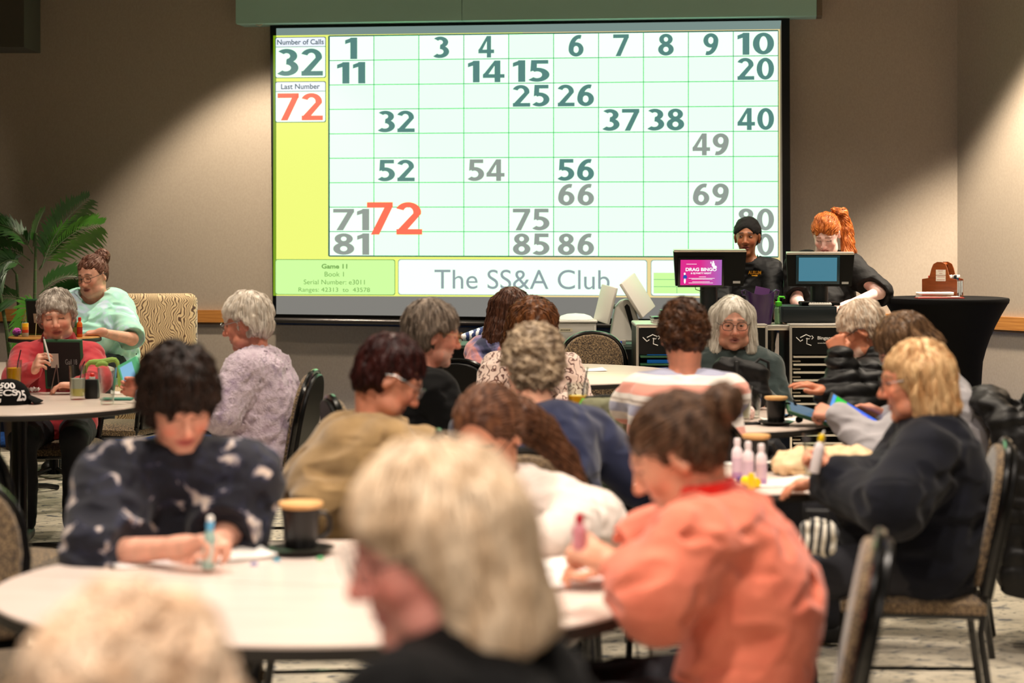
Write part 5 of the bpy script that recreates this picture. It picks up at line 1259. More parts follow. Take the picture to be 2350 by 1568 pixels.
for f in mb.bm.faces: f.smooth = False
mb.build('advert_screen', None, t, sharp=None)
MB().tube([T @ Vector((-0.09, 0.0, -0.105)), T @ Vector((-0.085, 0.0, -0.128)), T @ Vector((-0.06, 0, -0.136)), T @ Vector((-0.03, 0, -0.128))], 0.0025, 6).build('cable', M_RUB, t)
t, T, h = monitor(1882, 584, 658, 12.35, 0.42, CT + 0.103, 'black till monitor whose rear display glows plain blue', -3, None)
T2_ = T @ Matrix.Translation((-0.015, -0.006, 0.005)); MB().box((0, 0, 0), (0.27, 0.012, 0.178), T2_, bev=0.003).build('customer_display', mat('display blue frame', (20, 54, 66), 0.4), t)
MB().box((0, -0.0066, 0.004), (0.235, 0.001, 0.148), T2_).build('blue_screen', glow('screen teal', (68, 128, 148), 0.95), t)
p = W(1900, 706, 12.0); t = thing('keyboard', 'white keyboard on the dark cash drawer', 'keyboard', (p.x + 0.0, 12.32, CT + 0.1035), R(-4)); MB().box((0, 0, 0.008), (0.14, 0.09, 0.014), bev=0.003).build('case', M_WPL, t)
mb = MB()
for i in range(9):
    for j in range(4): mb.box((-0.06 + i * 0.015, -0.03 + j * 0.018, 0.0175), (0.012, 0.014, 0.004))
mb.build('keys', mat('keys white', (236, 232, 224), 0.5), t)
# bucket, pump bottle, printer, tablet stack
p = W(1754, 750, 12.2); t = thing('bucket', 'dark purple plastic bucket with a wavy rim on the cart shelf', 'bucket', (W(1753, 750, 12.1).x, 12.28, 0.991))
mb = MB(); n = 36; rows = []
for k, (r, z) in enumerate(((0, 0.001), (0.066, 0.001), (0.07, 0.006), (0.094, 0.19), (0.097, 0.20), (0.093, 0.199), (0.067, 0.01), (0, 0.009))):
    if r == 0: rows.append([mb.bm.verts.new((0, 0, z))]); continue
    rows.append([mb.bm.verts.new((r * math.cos(a), r * math.sin(a), z + (0.016 * (math.cos(2 * a)) if z > 0.1 else 0))) for a in [2 * math.pi * i / n for i in range(n)]])
for a, b in zip(rows, rows[1:]):
    for i in range(n):
        j = (i + 1) % n
        if len(a) == 1: mb._face([a[0], b[j], b[i]])
        elif len(b) == 1: mb._face([a[i], a[j], b[0]])
        else: mb._face([a[i], a[j], b[j], b[i]])
mb.build('pail', mat('plastic purple', (56, 30, 78), 0.3), t)
for s in (-1, 1): MB().tube([(s * 0.094, 0, 0.21), (s * 0.115, 0, 0.205), (s * 0.108, 0, 0.18), (s * 0.09, 0, 0.18)], 0.006, 8).build('grip', mat('plastic purple', (56, 30, 78), 0.3), t)
MB().box((-0.03, 0.0, 0.2), (0.09, 0.004, 0.05), Matrix.Rotation(R(12), 4, 'Y')).build('insert_card', mat('card purple', (120, 76, 140), 0.6), t)
t = thing('sanitiser_bottle', 'small pump bottle with bright green top beside the purple bucket', 'bottle', (W(1801, 712, 12.05).x, 12.33, CT + 0.1035 if False else 0.991))
MB().lathe([(0, 0), (0.022, 0), (0.025, 0.004), (0.025, 0.095), (0.013, 0.108), (0, 0.108)], n=20).build('bottle', mat('sanitiser clear', (170, 220, 170), 0.15), t)
MB().lathe([(0, 0.1085), (0.02, 0.1085), (0.022, 0.135), (0.008, 0.14), (0.006, 0.165), (0, 0.165)], n=16).build('pump', mat('neon green', (98, 220, 60), 0.4), t); MB().tube([(0, 0, 0.167), (0.034, 0, 0.166), (0.036, 0, 0.156)], 0.006, 8).build('nozzle', mat('neon green', (98, 220, 60), 0.4), t)
t = thing('receipt_printer', 'black rounded receipt printer behind the striped woman', 'printer', (W(1548, 715, 12.3).x, 12.4, CT))
MB().box((0, 0, 0.036), (0.17, 0.2, 0.07), bev=0.03, seg=4).build('housing', mat('printer black', (18, 18, 19), 0.3), t); MB().box((-0.01, -0.1005, 0.045), (0.05, 0.001, 0.006)).build('badge', M_LOGO, t); MB().box((0, 0, 0.0715), (0.16, 0.16, 0.003)).build('lid', mat('printer lid', (70, 110, 96), 0.3), t)
for k in range(3):
    o = MB().box((0, 0, 0.0065), (0.115, 0.16, 0.0125), bev=0.004).build('stacked_tablet', (mat('tablet pale', (206, 204, 196), 0.4), mat('tablet grey', (176, 172, 164), 0.4), mat('tablet dark', (22, 26, 26), 0.2))[k]); o.location = (W(1517, 730, 12.25).x, 12.27, CT + 0.0132 * k); o.rotation_euler = (0, 0, 0.05 * k); tag(o, ('pale bottom', 'grey middle', 'glossy black top')[k] + ' tablet of the stack on the left charging cart', 'tablet', 'tablets stacked on the cart')
# white box machine, two-sided till and card reader on the black counter
cz = 0.801; p = W(1322, 756, 13.35)
t = thing('box_machine', 'white boxy machine with a domed lid on the black counter', 'machine', (p.x, 13.45, cz)); 
MB().box((0, 0, 0.075), (0.27, 0.26, 0.148), bev=0.006).build('body', mat('machine grey', (188, 184, 176), 0.5), t); MB().box((0, 0, 0.157), (0.285, 0.275, 0.014), bev=0.004).build('lid', M_WPL, t)
MB().lathe([(0.122, 0.1645), (0.124, 0.168), (0.10, 0.19), (0.06, 0.203), (0, 0.208)], n=40).build('dome', mat('dome white', (240, 236, 238), 0.3), t); MB().box((0.125, -0.131, 0.07), (0.012, 0.004, 0.12)).build('corner_post', M_WPL, t)
MB().box((-0.07, -0.1305, 0.10), (0.09, 0.001, 0.022)).build('name_plate', mat('plate cream', (206, 196, 170), 0.5), t)
mb = MB(); [mb.box((-0.10 + k_ * 0.011, -0.1313, 0.101), (0.008, 0.0006, 0.006)) for k_ in range(6)]; mb.build('lettering', mat('print black', (20, 20, 20), 0.6), t)
MB().tube([(0.137, 0.0, 0.06), (0.19, 0.02, 0.075), (0.23, 0.0, 0.03), (0.26, -0.02, 0.005)], 0.006, 8).build('teal_cable', mat('cable teal', (20, 110, 120), 0.4), t)
p = W(1437, 700, 13.3); t = thing('two_sided_till', 'white two-sided till with one small and one large tilted screen', 'till', (W(1440, 780, 13.3).x, 13.42, cz))
Tq = Matrix.Identity(4); sx_ = 13.4 / F_PX; PX = lambda x, y: ((x - 1440) * sx_, (EYE - (y - HOR) * sx_) - cz)
ol = [PX(*q) for q in ((1400, 784), (1408, 730), (1413, 705), (1425, 690), (1440, 686), (1453, 692), (1460, 708), (1480, 784))]
mb = MB(); mb.prism(ol, -0.06, 0.06); o = mb.build('stand', M_WPL, t); md = o.modifiers.new('b', 'BEVEL'); md.width = 0.012; md.segments = 3; md.limit_method = 'ANGLE'
mb = MB(); mb.prism([PX(*q) for q in ((1434, 703), (1440, 697), (1446, 703), (1466, 780), (1458, 784))], -0.062, -0.0605); mb.build('black_inlay', M_RUB, t)
def slabpx(q0, q1, thick, wid, m, nm, ms, sd):
    a = Vector((PX(*q0)[0], 0, PX(*q0)[1])); b = Vector((PX(*q1)[0], 0, PX(*q1)[1])); u = (b - a); L = u.length; u.normalize(); nrm = Vector((u.z, 0, -u.x)); c = (a + b) / 2
    Mm = Matrix(((nrm.x, 0, u.x, c.x), (0, 1, 0, 0), (nrm.z, 0, u.z, c.z), (0, 0, 0, 1)))
    MB().box((0, 0, 0), (thick, wid, L), Mm @ Matrix.Rotation(R(sd), 4, 'Z'), bev=0.006).build(nm, m, t)
    MB().box((thick / 2 + 0.001 if ms[1] > 0 else -thick / 2 - 0.001, 0, 0.004), (0.0015, wid * 0.9, L * 0.86), Mm @ Matrix.Rotation(R(sd), 4, 'Z')).build(nm + '_glass', ms[0], t)
slabpx((1402, 657), (1382, 740), 0.022, 0.19, M_WPL, 'customer_screen', (mat('glass mirror', (150, 166, 176), 0.05, metal=0.8), -1), -28)
slabpx((1441, 640), (1490, 718), 0.024, 0.30, M_WPL, 'till_screen', (mat('glass dark', (30, 36, 40), 0.1), 1), 24)
MB().tube([Vector((PX(1413, 703)[0], 0, PX(1413, 703)[1])), Vector((PX(1398, 700)[0], 0, PX(1398, 700)[1]))], 0.02, 10).build('arm', M_WPL, t); MB().tube([Vector((PX(1452, 696)[0], 0, PX(1452, 696)[1])), Vector((PX(1464, 682)[0], 0, PX(1464, 682)[1]))], 0.022, 10).build('arm', M_WPL, t)
t = thing('card_reader', 'small silver card reader with a blue plug at the foot of the white till', 'card reader', (W(1424, 779, 13.2).x, 13.26, cz)); MB().box((0, 0, 0.02), (0.075, 0.06, 0.036), bev=0.004).build('case', M_ALU, t); MB().box((0.005, -0.033, 0.02), (0.012, 0.012, 0.024), bev=0.002).build('blue_plug', mat('plug blue', (34, 60, 180), 0.3), t)
# wooden marker caddy and papers on the cocktail table
zt_ = 1.133; p = W(2170, 640, 13.0); t = thing('wooden_caddy', 'varnished wooden caddy with arched handle full of markers on the cocktail table', 'caddy', (W(2165, 680, 13.0).x, 13.02, zt_), R(-28))
M_VAR = mat('varnished wood', (150, 78, 34), 0.3, noise=(9, (122, 58, 24), 0.3, 0.7, (1, 1, 6)), coat=0.3); M_VARD = mat('varnished dark', (74, 38, 24), 0.4)
wC, dC, hC = 0.23, 0.16, 0.118
def gable(y0, y1):
    pts = [(-wC / 2, 0), (wC / 2, 0), (wC / 2, hC), (wC / 2 - 0.045, hC + 0.008), (0.062, hC + 0.03), (0.052, hC + 0.07), (0.04, hC + 0.098), (0.015, hC + 0.112), (-0.015, hC + 0.112), (-0.04, hC + 0.098), (-0.052, hC + 0.07), (-0.062, hC + 0.03), (-wC / 2 + 0.045, hC + 0.008), (-wC / 2, hC)]
    MB().prism(pts, y0, y1).build('end_board', M_VAR, t)
gable(-dC / 2, -dC / 2 + 0.01); gable(dC / 2 - 0.01, dC / 2)
MB().tube([(0, -dC / 2 + 0.01, hC + 0.095), (0, dC / 2 - 0.01, hC + 0.095)], 0.012, 12).build('handle_bar', M_VAR, t); MB().box((0, 0, 0.006), (wC - 0.002, dC - 0.02, 0.01)).build('base_board', M_VAR, t)
for s in (-1, 1): MB().box((s * (wC / 2 - 0.004), 0, 0.062), (0.007, dC - 0.021, 0.1)).build('side_board', M_VARD, t)
for k, (zc, hh) in enumerate(((hC + 0.045, 0.034), (hC + 0.006, 0.036))): MB().box((0.01, -dC / 2 - 0.0008, zc), (0.064, 0.001, hh)).build('paper_label', mat('label paper', (226, 218, 204), 0.7), t)
mb = MB(); put_text(mb, 'NEXT', lambda u, v: Vector((-0.008 + u * 0.034, -dC / 2 - 0.0018, hC + 0.05 + v * 0.007))); [mb.box((0.01, -dC / 2 - 0.0016, hC + z_), (w_, 0.0006, 0.003)) for w_, z_ in ((0.02, 0.038), (0.052, 0.016), (0.054, -0.004))]; mb.build('lettering', mat('ink red', (170, 90, 80), 0.7), t)
for k, (yy, h_) in enumerate(((-0.055, .075), (-0.02, .095), (0.018, .09), (0.052, .075))): MB().box((wC / 2 + 0.0004, yy, 0.105 - h_ / 2), (0.001, 0.021, h_)).build('side_label', mat('label blue grey', (176, 186, 188), 0.7), t)
base_m = Matrix.Translation(t.location) @ Matrix.Rotation(R(-28), 4, 'Z')
for k in range(26):
    cx_ = random.uniform(0.035, 0.098); cy_ = -0.06 + 0.12 * (k / 25); col = [(22, 22, 26), (24, 40, 110), (20, 90, 110), (196, 44, 28), (24, 24, 40), (220, 96, 40)][0 if k < 11 else (1 if k < 16 else (2 if k < 20 else 3 if k < 24 else 5))]
    m = thing('marker_pen', None, 'pen'); MB().lathe([(0, 0), (0.0058, 0), (0.0058, 0.105), (0, 0.105)], n=10).build('barrel', mat('marker %d %d %d' % col, col, 0.4), m); MB().lathe([(0, 0.1052), (0.0056, 0.1052), (0.0056, 0.120), (0.003, 0.124), (0, 0.124)], n=10).build('cap', M_STRW if k % 3 else mat('marker %d %d %d' % col, col, 0.4), m)
    m.location = base_m @ Vector((cx_, cy_, 0.022)); m.rotation_euler = (random.uniform(-.1, .1), random.uniform(-.05, .14), 0)
    tag(m, {(22, 22, 26): 'black marker pen standing among others in the wooden caddy', (24, 40, 110): 'navy blue marker pen standing in the wooden caddy', (20, 90, 110): 'teal marker pen standing in the wooden caddy', (196, 44, 28): 'red marker pen standing in the wooden caddy', (220, 96, 40): 'orange marker pen standing in the wooden caddy'}[col], group={(22, 22, 26): 'black markers in the caddy', (24, 40, 110): 'navy markers in the caddy', (20, 90, 110): 'teal markers in the caddy', (196, 44, 28): 'red markers in the caddy', (220, 96, 40): 'orange markers in the caddy'}[col])
for k in range(3):
    m = thing('marker_pen', 'red tipped marker pen in the far side of the wooden caddy', 'pen', base_m @ Vector((-0.07 - 0.012 * k, -0.03 + 0.02 * k, 0.0125)), group='red tipped markers at the back of the caddy'); MB().lathe([(0, 0), (0.0058, 0), (0.0058, 0.11), (0, 0.11)], n=10).build('barrel', mat('marker pale red', (214, 120, 96), 0.4), m); MB().lathe([(0, 0.1102), (0.0056, 0.1102), (0.0056, 0.126), (0, 0.126)], n=10).build('cap', mat('marker red cap', (216, 50, 34), 0.4), m)
x, y = W(2156, 683, 12.78).x, 12.78
o = MB().box((0, 0, 0.0025), (0.30, 0.10, 0.004)).build('red_folder', mat('folder red', (190, 50, 40), 0.5)); o.location = (x, y, zt_); o.rotation_euler = (0, 0, 0.05); tag(o, 'thin red folder under the papers on the cocktail table', 'folder')
o = MB().box((0, 0, 0.004), (0.27, 0.085, 0.006)).build('paper_pad', M_PAPER); o.location = (x - 0.01, y, zt_ + 0.005); tag(o, 'flat white paper pad on the red folder', 'paper')
sheet((x - 0.03, y, zt_ + 0.013), 0.225, 0.08, 0.03, 'thick folded white paper lying on the pad before the wooden caddy', M_PAPER, name='folded_paper', th=0.018, curl=0.0)
# palm in the corner at far left
def palm(x, y):
    t = thing('potted_palm', 'tall dark green palm against the wall at far left', 'plant', (x, y, 0)); g = random.Random(5)
    MB().lathe([(0, 0.0), (0.17, 0.0), (0.2, 0.3), (0.21, 0.36), (0.19, 0.36), (0.17, 0.31), (0, 0.31)], n=28).build('pot', mat('pot brown', (62, 48, 36), 0.6), t)
    m_c = ramp_mat('cane green', [(0.0, (30, 46, 20)), (0.12, (88, 92, 52)), (0.2, (52, 78, 30)), (1.0, (58, 84, 34))], vec='band', axis=2, period=0.085, rough=0.5)
    m_l = [mat('palm leaf', (40, 84, 24), 0.4, noise=(6, (28, 62, 18), 0.3, 0.7)), mat('palm leaf bright', (72, 126, 34), 0.4, noise=(6, (44, 92, 24), 0.3, 0.7))]
    for k, (dx, dy, h_, lx) in enumerate(((0.02, 0, 1.25, 0.02), (-0.06, 0.04, 0.95, -0.05), (0.08, 0.03, 0.8, 0.08), (-0.1, -0.03, 1.1, -0.16))):
        MB().tube([(dx, dy, 0.3), (dx + lx * 0.4, dy, 0.3 + h_ * 0.5), (dx + lx, dy, 0.3 + h_)], [0.017, 0.014, 0.01], 8).build('cane', m_c, t)
    fr = [((0.08, 0, 1.3), 12, 0.62, 75, .15), ((0.06, 0, 1.28), 28, 0.66, 58, .35), ((0.02, 0, 1.4), -150, .55, 60, .5), ((0.0, 0, 1.35), -165, .5, 40, .7), ((0.05, 0, 1.0), -100, .5, 25, 1.0), ((0.04, 0, 1.05), -30, .42, 20, 1.0), ((-.02, 0, 1.05), -170, .5, 30, .9), ((0.1, 0.02, .85), 15, .62, 50, .6), ((0.1, -.02, .8), 5, .6, 30, .8), ((0.1, 0, .75), 22, .5, 62, .4), ((0.0, 0, 0.9), -20, .45, 10, 1.0), ((-.1, 0, 1.25), 170, .5, 55, .7), ((-.14, 0, 1.4), 120, .4, 70, .5), ((0.06, 0, .6), 10, .5, 35, .6), ((0.0, 0, .55), -60, .45, 20, .8), ((-0.05, 0, 1.3), -120, .5, 35, .9), ((0.02, 0, 1.45), 60, .3, 85, .1), ((0.06, 0, 1.1), 40, .5, 45, .5)]
    for k, (o_, az, L, el, droop) in enumerate(fr):
        c_, s_ = math.cos(R(az)), math.sin(R(az)); pts = []
        for i in range(15):
            u = i / 14; rr = L * u; e = R(el); pts.append(Vector(o_) + Vector((c_, s_ * 0.6, 0)) * rr * math.cos(e * (1 - 0.25 * u)) + Vector((0, 0, rr * math.sin(e) - droop * L * u ** 2.2)))
        f = MB().tube(pts, [0.006 * (1 - 0.7 * i / 14) for i in range(15)], 5).build('frond', m_c, t)
        mb = MB()
        for i in range(4, 30):
            u = i / 30; q = u * 14; a = int(q); p_ = pts[a].lerp(pts[min(a + 1, 14)], q - a); d = (pts[min(a + 1, 14)] - pts[a]).normalized(); sd = d.cross(Vector((0, 0, 1))).normalized(); up_ = sd.cross(d); rl = R(58 + 20 * math.sin(k * 2.3)); sd, up_ = sd * math.cos(rl) + up_ * math.sin(rl), up_ * math.cos(rl) - sd * math.sin(rl)
            ll = L * 0.36 * math.sin(math.pi * (0.12 + 0.82 * u)) + 0.03
            for s in (-1, 1):
                dr = (sd * s * 0.75 + d * 0.8 + up_ * 0.25 + Vector((0, 0, -0.1 * g.random()))).normalized(); w_ = 0.013
                wv = d.cross(dr).cross(dr).normalized() * w_
                P_ = [p_ + dr * ll * 0.5 - wv - Vector((0, 0, 0.015)), p_ + dr * ll - Vector((0, 0, ll * 0.35 * (0.6 + 0.6 * g.random()))), p_ + dr * ll * 0.5 + wv - Vector((0, 0, 0.015))]
                mb.poly([p_, P_[0], P_[1], P_[2]])
        mb.build('leaflets', m_l[1 if k in (1, 4, 5, 8) else 0], f)
    return t
palm(W(62, 600, 14.2).x, 14.3)
# ------------------------------------------------------------------ the people
def sit(p, label, back=0.07, dy=0.0):
    c = p['P'] + p['Ft'] * back; yaw = math.degrees(math.atan2(p['Ft'][0], p['Ft'][1])); return chair(c[0], c[1], yaw + dy, label)
A = lambda x, y, D: np.array(W(x, y, D))
D_ = lambda a, b: np.array(b, float) - np.array(a, float)
fab = lambda n, c, c2=None, bs=120, bd=0.002, sheen=0.25, st=0.35: mat(n, c, 0.9, spec=0.2, sheen=sheen, noise=(14, c2 or tuple(int(v * 0.9) for v in c), 0.35, 0.65), bump=(bs, st, bd))
BLK = fab('black knit', (9, 9, 10), sheen=0.05); NAVYD = fab('navy fleece', (15, 17, 28), (10, 12, 20), sheen=0.1)
M_GL = mat('spectacle frame dark', (30, 26, 30), 0.3); M_GLS = mat('spectacle frame silver', (150, 150, 148), 0.25, metal=0.8); M_GLT = mat('spectacle frame tortoise', (176, 124, 60), 0.3)
PEOPLE = {}

# 1 woman in the pale green tie-dye shirt, back left
e, w = A(302, 778, 12.95), A(232, 763, 12.62)
PEOPLE['mint'] = person('large woman in glasses and a mint tie-dye shirt seated at the high bar table', (213, 634, 13.25), 205, 16, 4, tyaw=184, lean=0.04, bulk=1.5, seat=0.62,
  skin=(214, 158, 136), brow=(96, 70, 60), lip=(168, 100, 92), fw=1.12, age=1, hs=1.06, spec=M_GL, shdrop=0.02,
  hair=dict(style='bun', bun=(-0.03, -0.105, 0.10), br=0.052, v=0.006, fr=0.085, flow='back', mat=hair_mat('hair auburn grey', (122, 88, 74), (84, 44, 30)), sl=0.10, seed=21, n=900),
  top=dict(name='tshirt', mat=ramp_mat('mint tie dye', [(0.3, (176, 218, 196)), (0.5, (150, 208, 190)), (0.62, (184, 202, 224)), (0.75, (196, 226, 200))], scale=6, rough=0.9, dist=1.5), sleeve=0.50, neck='v', vd=0.16, fold=0.010, fwl=0.2, th=0.02, bust=1.2, belly=1, loose=1.12),
  arms=dict(L=dict(e=e, w=w, d=V3(-1, 0.1, -0.12), n=V3(0, 0.2, -1), c=0.25), R=dict(e=A(90, 752, 13.1), w=A(75, 742, 12.8), d=V3(0.2, -0.3, 0.4), n=V3(1, 0, 0), c=0.5)))

# 2 elderly woman in red
w = A(78, 850, 9.95)
PEOPLE['red'] = person('elderly woman with wavy grey hair in a red sweater holding a white pen', (131, 728, 10.3), 174, 9, 6, lean=0.06, skin=(222, 164, 140), brow=(150, 122, 108), lip=(190, 110, 100), age=1, fw=1.04,
  hair=dict(style='short', v=0.014, fr=0.062, lump=0.008, wl=0.06, mat=hair_mat('hair silver', (206, 196, 186), (150, 138, 128)), sl=0.07, seed=31, n=800, wave=0.0015, nape=-0.01, ear=-0.02),
  top=dict(mat=fab('red fleece', (196, 62, 70), (176, 50, 60)), neck='high', fold=0.006, th=0.016, loose=1.15),
  arms=dict(R=dict(e=A(38, 868, 10.1), w=w, d=D_(w, A(100, 812, 9.85)), n=V3(0.8, 0.2, -0.1), c=[0.55, 0.6, 0.65, 0.7]), L=dict(e=A(225, 872, 10.15), w=A(180, 885, 9.95), d=V3(-1, 0, 0), c=0.3)))
p = A(110, 812, 9.86); t = thing('stylus_pen', 'white stylus held up by the elderly woman in red', 'pen', Vector(p)); t.rotation_euler = (R(-12), R(-18), 0)
MB().lathe([(0, -0.05), (0.003, -0.045), (0.0045, -0.03), (0.0045, 0.075), (0, 0.078)], n=12).build('barrel', M_STRW, t); MB().lathe([(0, 0.0782), (0.003, 0.0782), (0.003, 0.088), (0, 0.089)], n=10).build('tip', mat('tip grey', (150, 150, 150), 0.4), t)

# 3 woman in the lilac cardigan
w = A(330, 905, 9.25)
PEOPLE['lilac'] = person('white haired woman in glasses and a fuzzy lilac cardigan seen in profile', (566, 742, 9.2), -84, 14, 0, lean=0.06, skin=(210, 138, 116), brow=(190, 170, 155), lip=(176, 98, 90), spec=M_GLS, age=1, bulk=1.08,
  hair=dict(style='short', v=0.014, fr=0.058, lump=0.006, wl=0.07, mat=hair_mat('hair white', (240, 232, 222), (214, 200, 184)), sl=0.10, seed=41, n=900, crown=(0, -0.05, 0.16), nape=-0.012, ear=0.012),
  top=dict(name='cardigan', mat=ramp_mat('lilac wool', [(0.3, (186, 164, 184)), (0.5, (214, 196, 212)), (0.7, (160, 140, 166))], scale=16, rough=0.95, detail=6, sheen=0.6, bump=(140, 0.8, 0.008)), neck='collar', fold=0.009, fwl=0.17, th=0.024, fuzz=0.004, loose=1.3, bust=0.8, belly=1),
  arms=dict(L=dict(e=A(508, 950, 8.95), w=A(405, 925, 9.0), d=V3(-1, 0.1, 0.1), n=V3(0, 0.4, -1), c=0.5), R=dict(e=A(470, 940, 9.5), w=w, d=V3(-0.7, -0.2, 0.35), n=V3(-0.2, -0.8, 0.2), c=0.5)))

# 4 boy in the speckled hoodie
e, w = A(235, 1270, 4.98), A(420, 1256, 4.84)
PEOPLE['boy'] = person('dark haired boy in a navy hoodie with pale splatter marks writing with a dauber', (412, 922, 5.12), 160, 30, 4, tyaw=170, lean=0.13, hunch=0.06, skin=(222, 164, 140), brow=(60, 42, 34), lip=(196, 104, 98),
  hair=dict(style='short', v=0.014, fr=0.046, fx=0.064, ear=-0.028, nape=-0.03, lump=0.008, wl=0.055, mat=hair_mat('hair dark brown', (44, 28, 20), (20, 13, 10)), sl=0.13, sr=0.003, seed=51, n=1700, lift=0.006, wave=0.0035, h=0.005, over=0.05),
  top=dict(name='hoodie', mat=ramp_mat('splatter print', [(0.50, (11, 13, 28)), (0.585, (26, 30, 52)), (0.60, (120, 116, 126)), (0.66, (206, 190, 178))], scale=13, detail=3, dist=0.8, rough=0.9, sheen=0.08), neck='hood', fold=0.008, th=0.026, loose=1.45, sleeve=0.72),
  arms=dict(R=dict(e=e, w=w, d=D_(w, A(492, 1236, 4.80)), n=V3(0.35, -0.25, -0.9), c=[0.6, 0.62, 0.65, 0.7]), L=dict(e=A(525, 1220, 5.15), w=A(490, 1262, 5.0), d=V3(-0.5, -0.5, -0.1), n=V3(0, 0, -1), c=0.4)))
p = A(478, 1252, 4.79); t = dauber(p[0], p[1], TZ + 0.012, 0.115, 0.0165, 'blue and white capped dauber in the hand of the boy', mat('dauber sage', (150, 176, 166), 0.35), mat('cap sky', (92, 170, 214), 0.35), mat('band pale', (200, 206, 196), 0.5)); t.rotation_euler = (R(4), R(3), 0)
MB().lathe([(0, 0.1152), (0.0085, 0.1152), (0.0085, 0.124), (0.006, 0.128), (0, 0.128)], n=18).build('white_top', M_STRW, t)
# 5 woman in olive
PEOPLE['olive'] = person('woman with cropped dark red hair in an olive sweater bent over her game', (893, 868, 6.2), 78, 33, 0, lean=0.13, hunch=0.08, skin=(204, 136, 108), brow=(60, 36, 30), lip=(170, 84, 72), spec=M_GLS, bulk=1.08, age=1, neckf=-0.02,
  hair=dict(style='short', v=0.004, fr=0.066, lump=0.005, mat=hair_mat('hair dark red', (60, 24, 20), (30, 12, 12)), sl=0.07, seed=61, n=900, crown=(0, -0.06, 0.16), ear=0.012),
  top=dict(mat=fab('olive sweat', (150, 122, 82), (132, 106, 70)), neck='crew', fold=0.012, fwl=0.18, th=0.024, loose=1.35),
  arms=dict(R=dict(e=A(738, 1168, 5.98), w=A(900, 1150, 5.98), d=V3(1, 0.2, -0.1), c=0.4), L=dict(e=A(960, 1040, 6.5), w=A(1040, 1060, 6.5), d=V3(1, 0.1, 0), c=0.4)))
# 6 man in black
PEOPLE['man'] = person('grey haired man in yellow framed glasses and a black top seen in profile', (992, 770, 7.9), 74, 10, 0, lean=0.12, skin=(214, 146, 124), brow=(140, 120, 108), lip=(178, 110, 100), spec=M_GLT, stubble=(176, 150, 138), bulk=1.12, age=1,
  hair=dict(style='short', v=0.010, fr=0.060, lump=0.004, mat=hair_mat('hair iron grey', (150, 134, 120), (84, 74, 66)), sl=0.09, seed=71, n=900, crown=(0, -0.05, 0.16), nape=-0.012, ear=0.006),
  top=dict(mat=BLK, neck='crew', th=0.02, fold=0.007, loose=1.2))
# 7 woman in the tie-dye jacket (seen from behind)
PEOPLE['tiedye'] = person('woman with long brown hair and a pink and blue jacket turned away', (1176, 722, 10.3), 22, 14, 0, tyaw=35, lean=0.16, hunch=0.06, skin=(214, 160, 138),
  hair=dict(style='bob', v=0.008, len=0.16, fr=0.07, mat=hair_mat('hair chestnut', (112, 72, 54), (62, 38, 30)), sl=0.13, seed=81, n=700),
  top=dict(name='jacket', mat=ramp_mat('pink blue dye', [(0.36, (36, 42, 78)), (0.46, (120, 112, 160)), (0.56, (214, 142, 140)), (0.7, (176, 120, 140))], scale=5, rough=0.9, dist=1.0), neck='hood', th=0.024, fold=0.009, loose=1.35))
# 8 brunette facing the camera, head down
PEOPLE['print'] = person('woman with long brown hair in a cream and brown printed blouse looking down', (1224, 748, 9.3), 172, 48, 0, lean=0.10, hunch=0.07, skin=(206, 140, 116), brow=(80, 52, 42), spec=M_GLS,
  hair=dict(style='bob', v=0.006, len=0.20, fr=0.128, fx=0.056, yf=0.02, mat=hair_mat('hair brown', (126, 78, 44), (70, 42, 28)), sl=0.14, seed=91, n=700, crown=(0.0, 0.05, 0.16)),
  top=dict(name='blouse', mat=ramp_mat('brown on cream print', [(0.0, (92, 58, 52)), (0.20, (110, 72, 64)), (0.26, (226, 200, 188)), (1.0, (232, 208, 198))], vec='band', axis=0, period=0.05, warp=0.3, scale=16, rough=0.85, interp='LINEAR'), neck='crew', th=0.02, fold=0.01, loose=1.2))
# 9 curly woman in navy, back to the camera
PEOPLE['navy'] = person('woman with short curly greying hair and a navy sweater, back to the camera', (1222, 846, 6.6), -14, 20, 4, tyaw=4, lean=0.14, hunch=0.05, skin=(230, 172, 142), bulk=1.26, sh=1.04,
  hair=dict(style='curly', v=0.014, fr=0.06, lump=0.011, wl=0.045, flow='curl', mat=hair_mat('hair ash blond', (190, 168, 140), (112, 94, 76), s3=(30, 30, 30)), sl=0.05, seed=101, n=1200, lift=0.004, nape=-0.008, ear=0.01),
  top=dict(mat=fab('navy knit', (36, 42, 70), (30, 35, 60)), neck='crew', th=0.02, fold=0.007, fwl=0.2, loose=1.25),
  arms=dict(R=dict(e=A(1472, 1110, 6.6), w=A(1400, 1040, 7.1), d=V3(-0.5, 1, 0), c=0.4)))
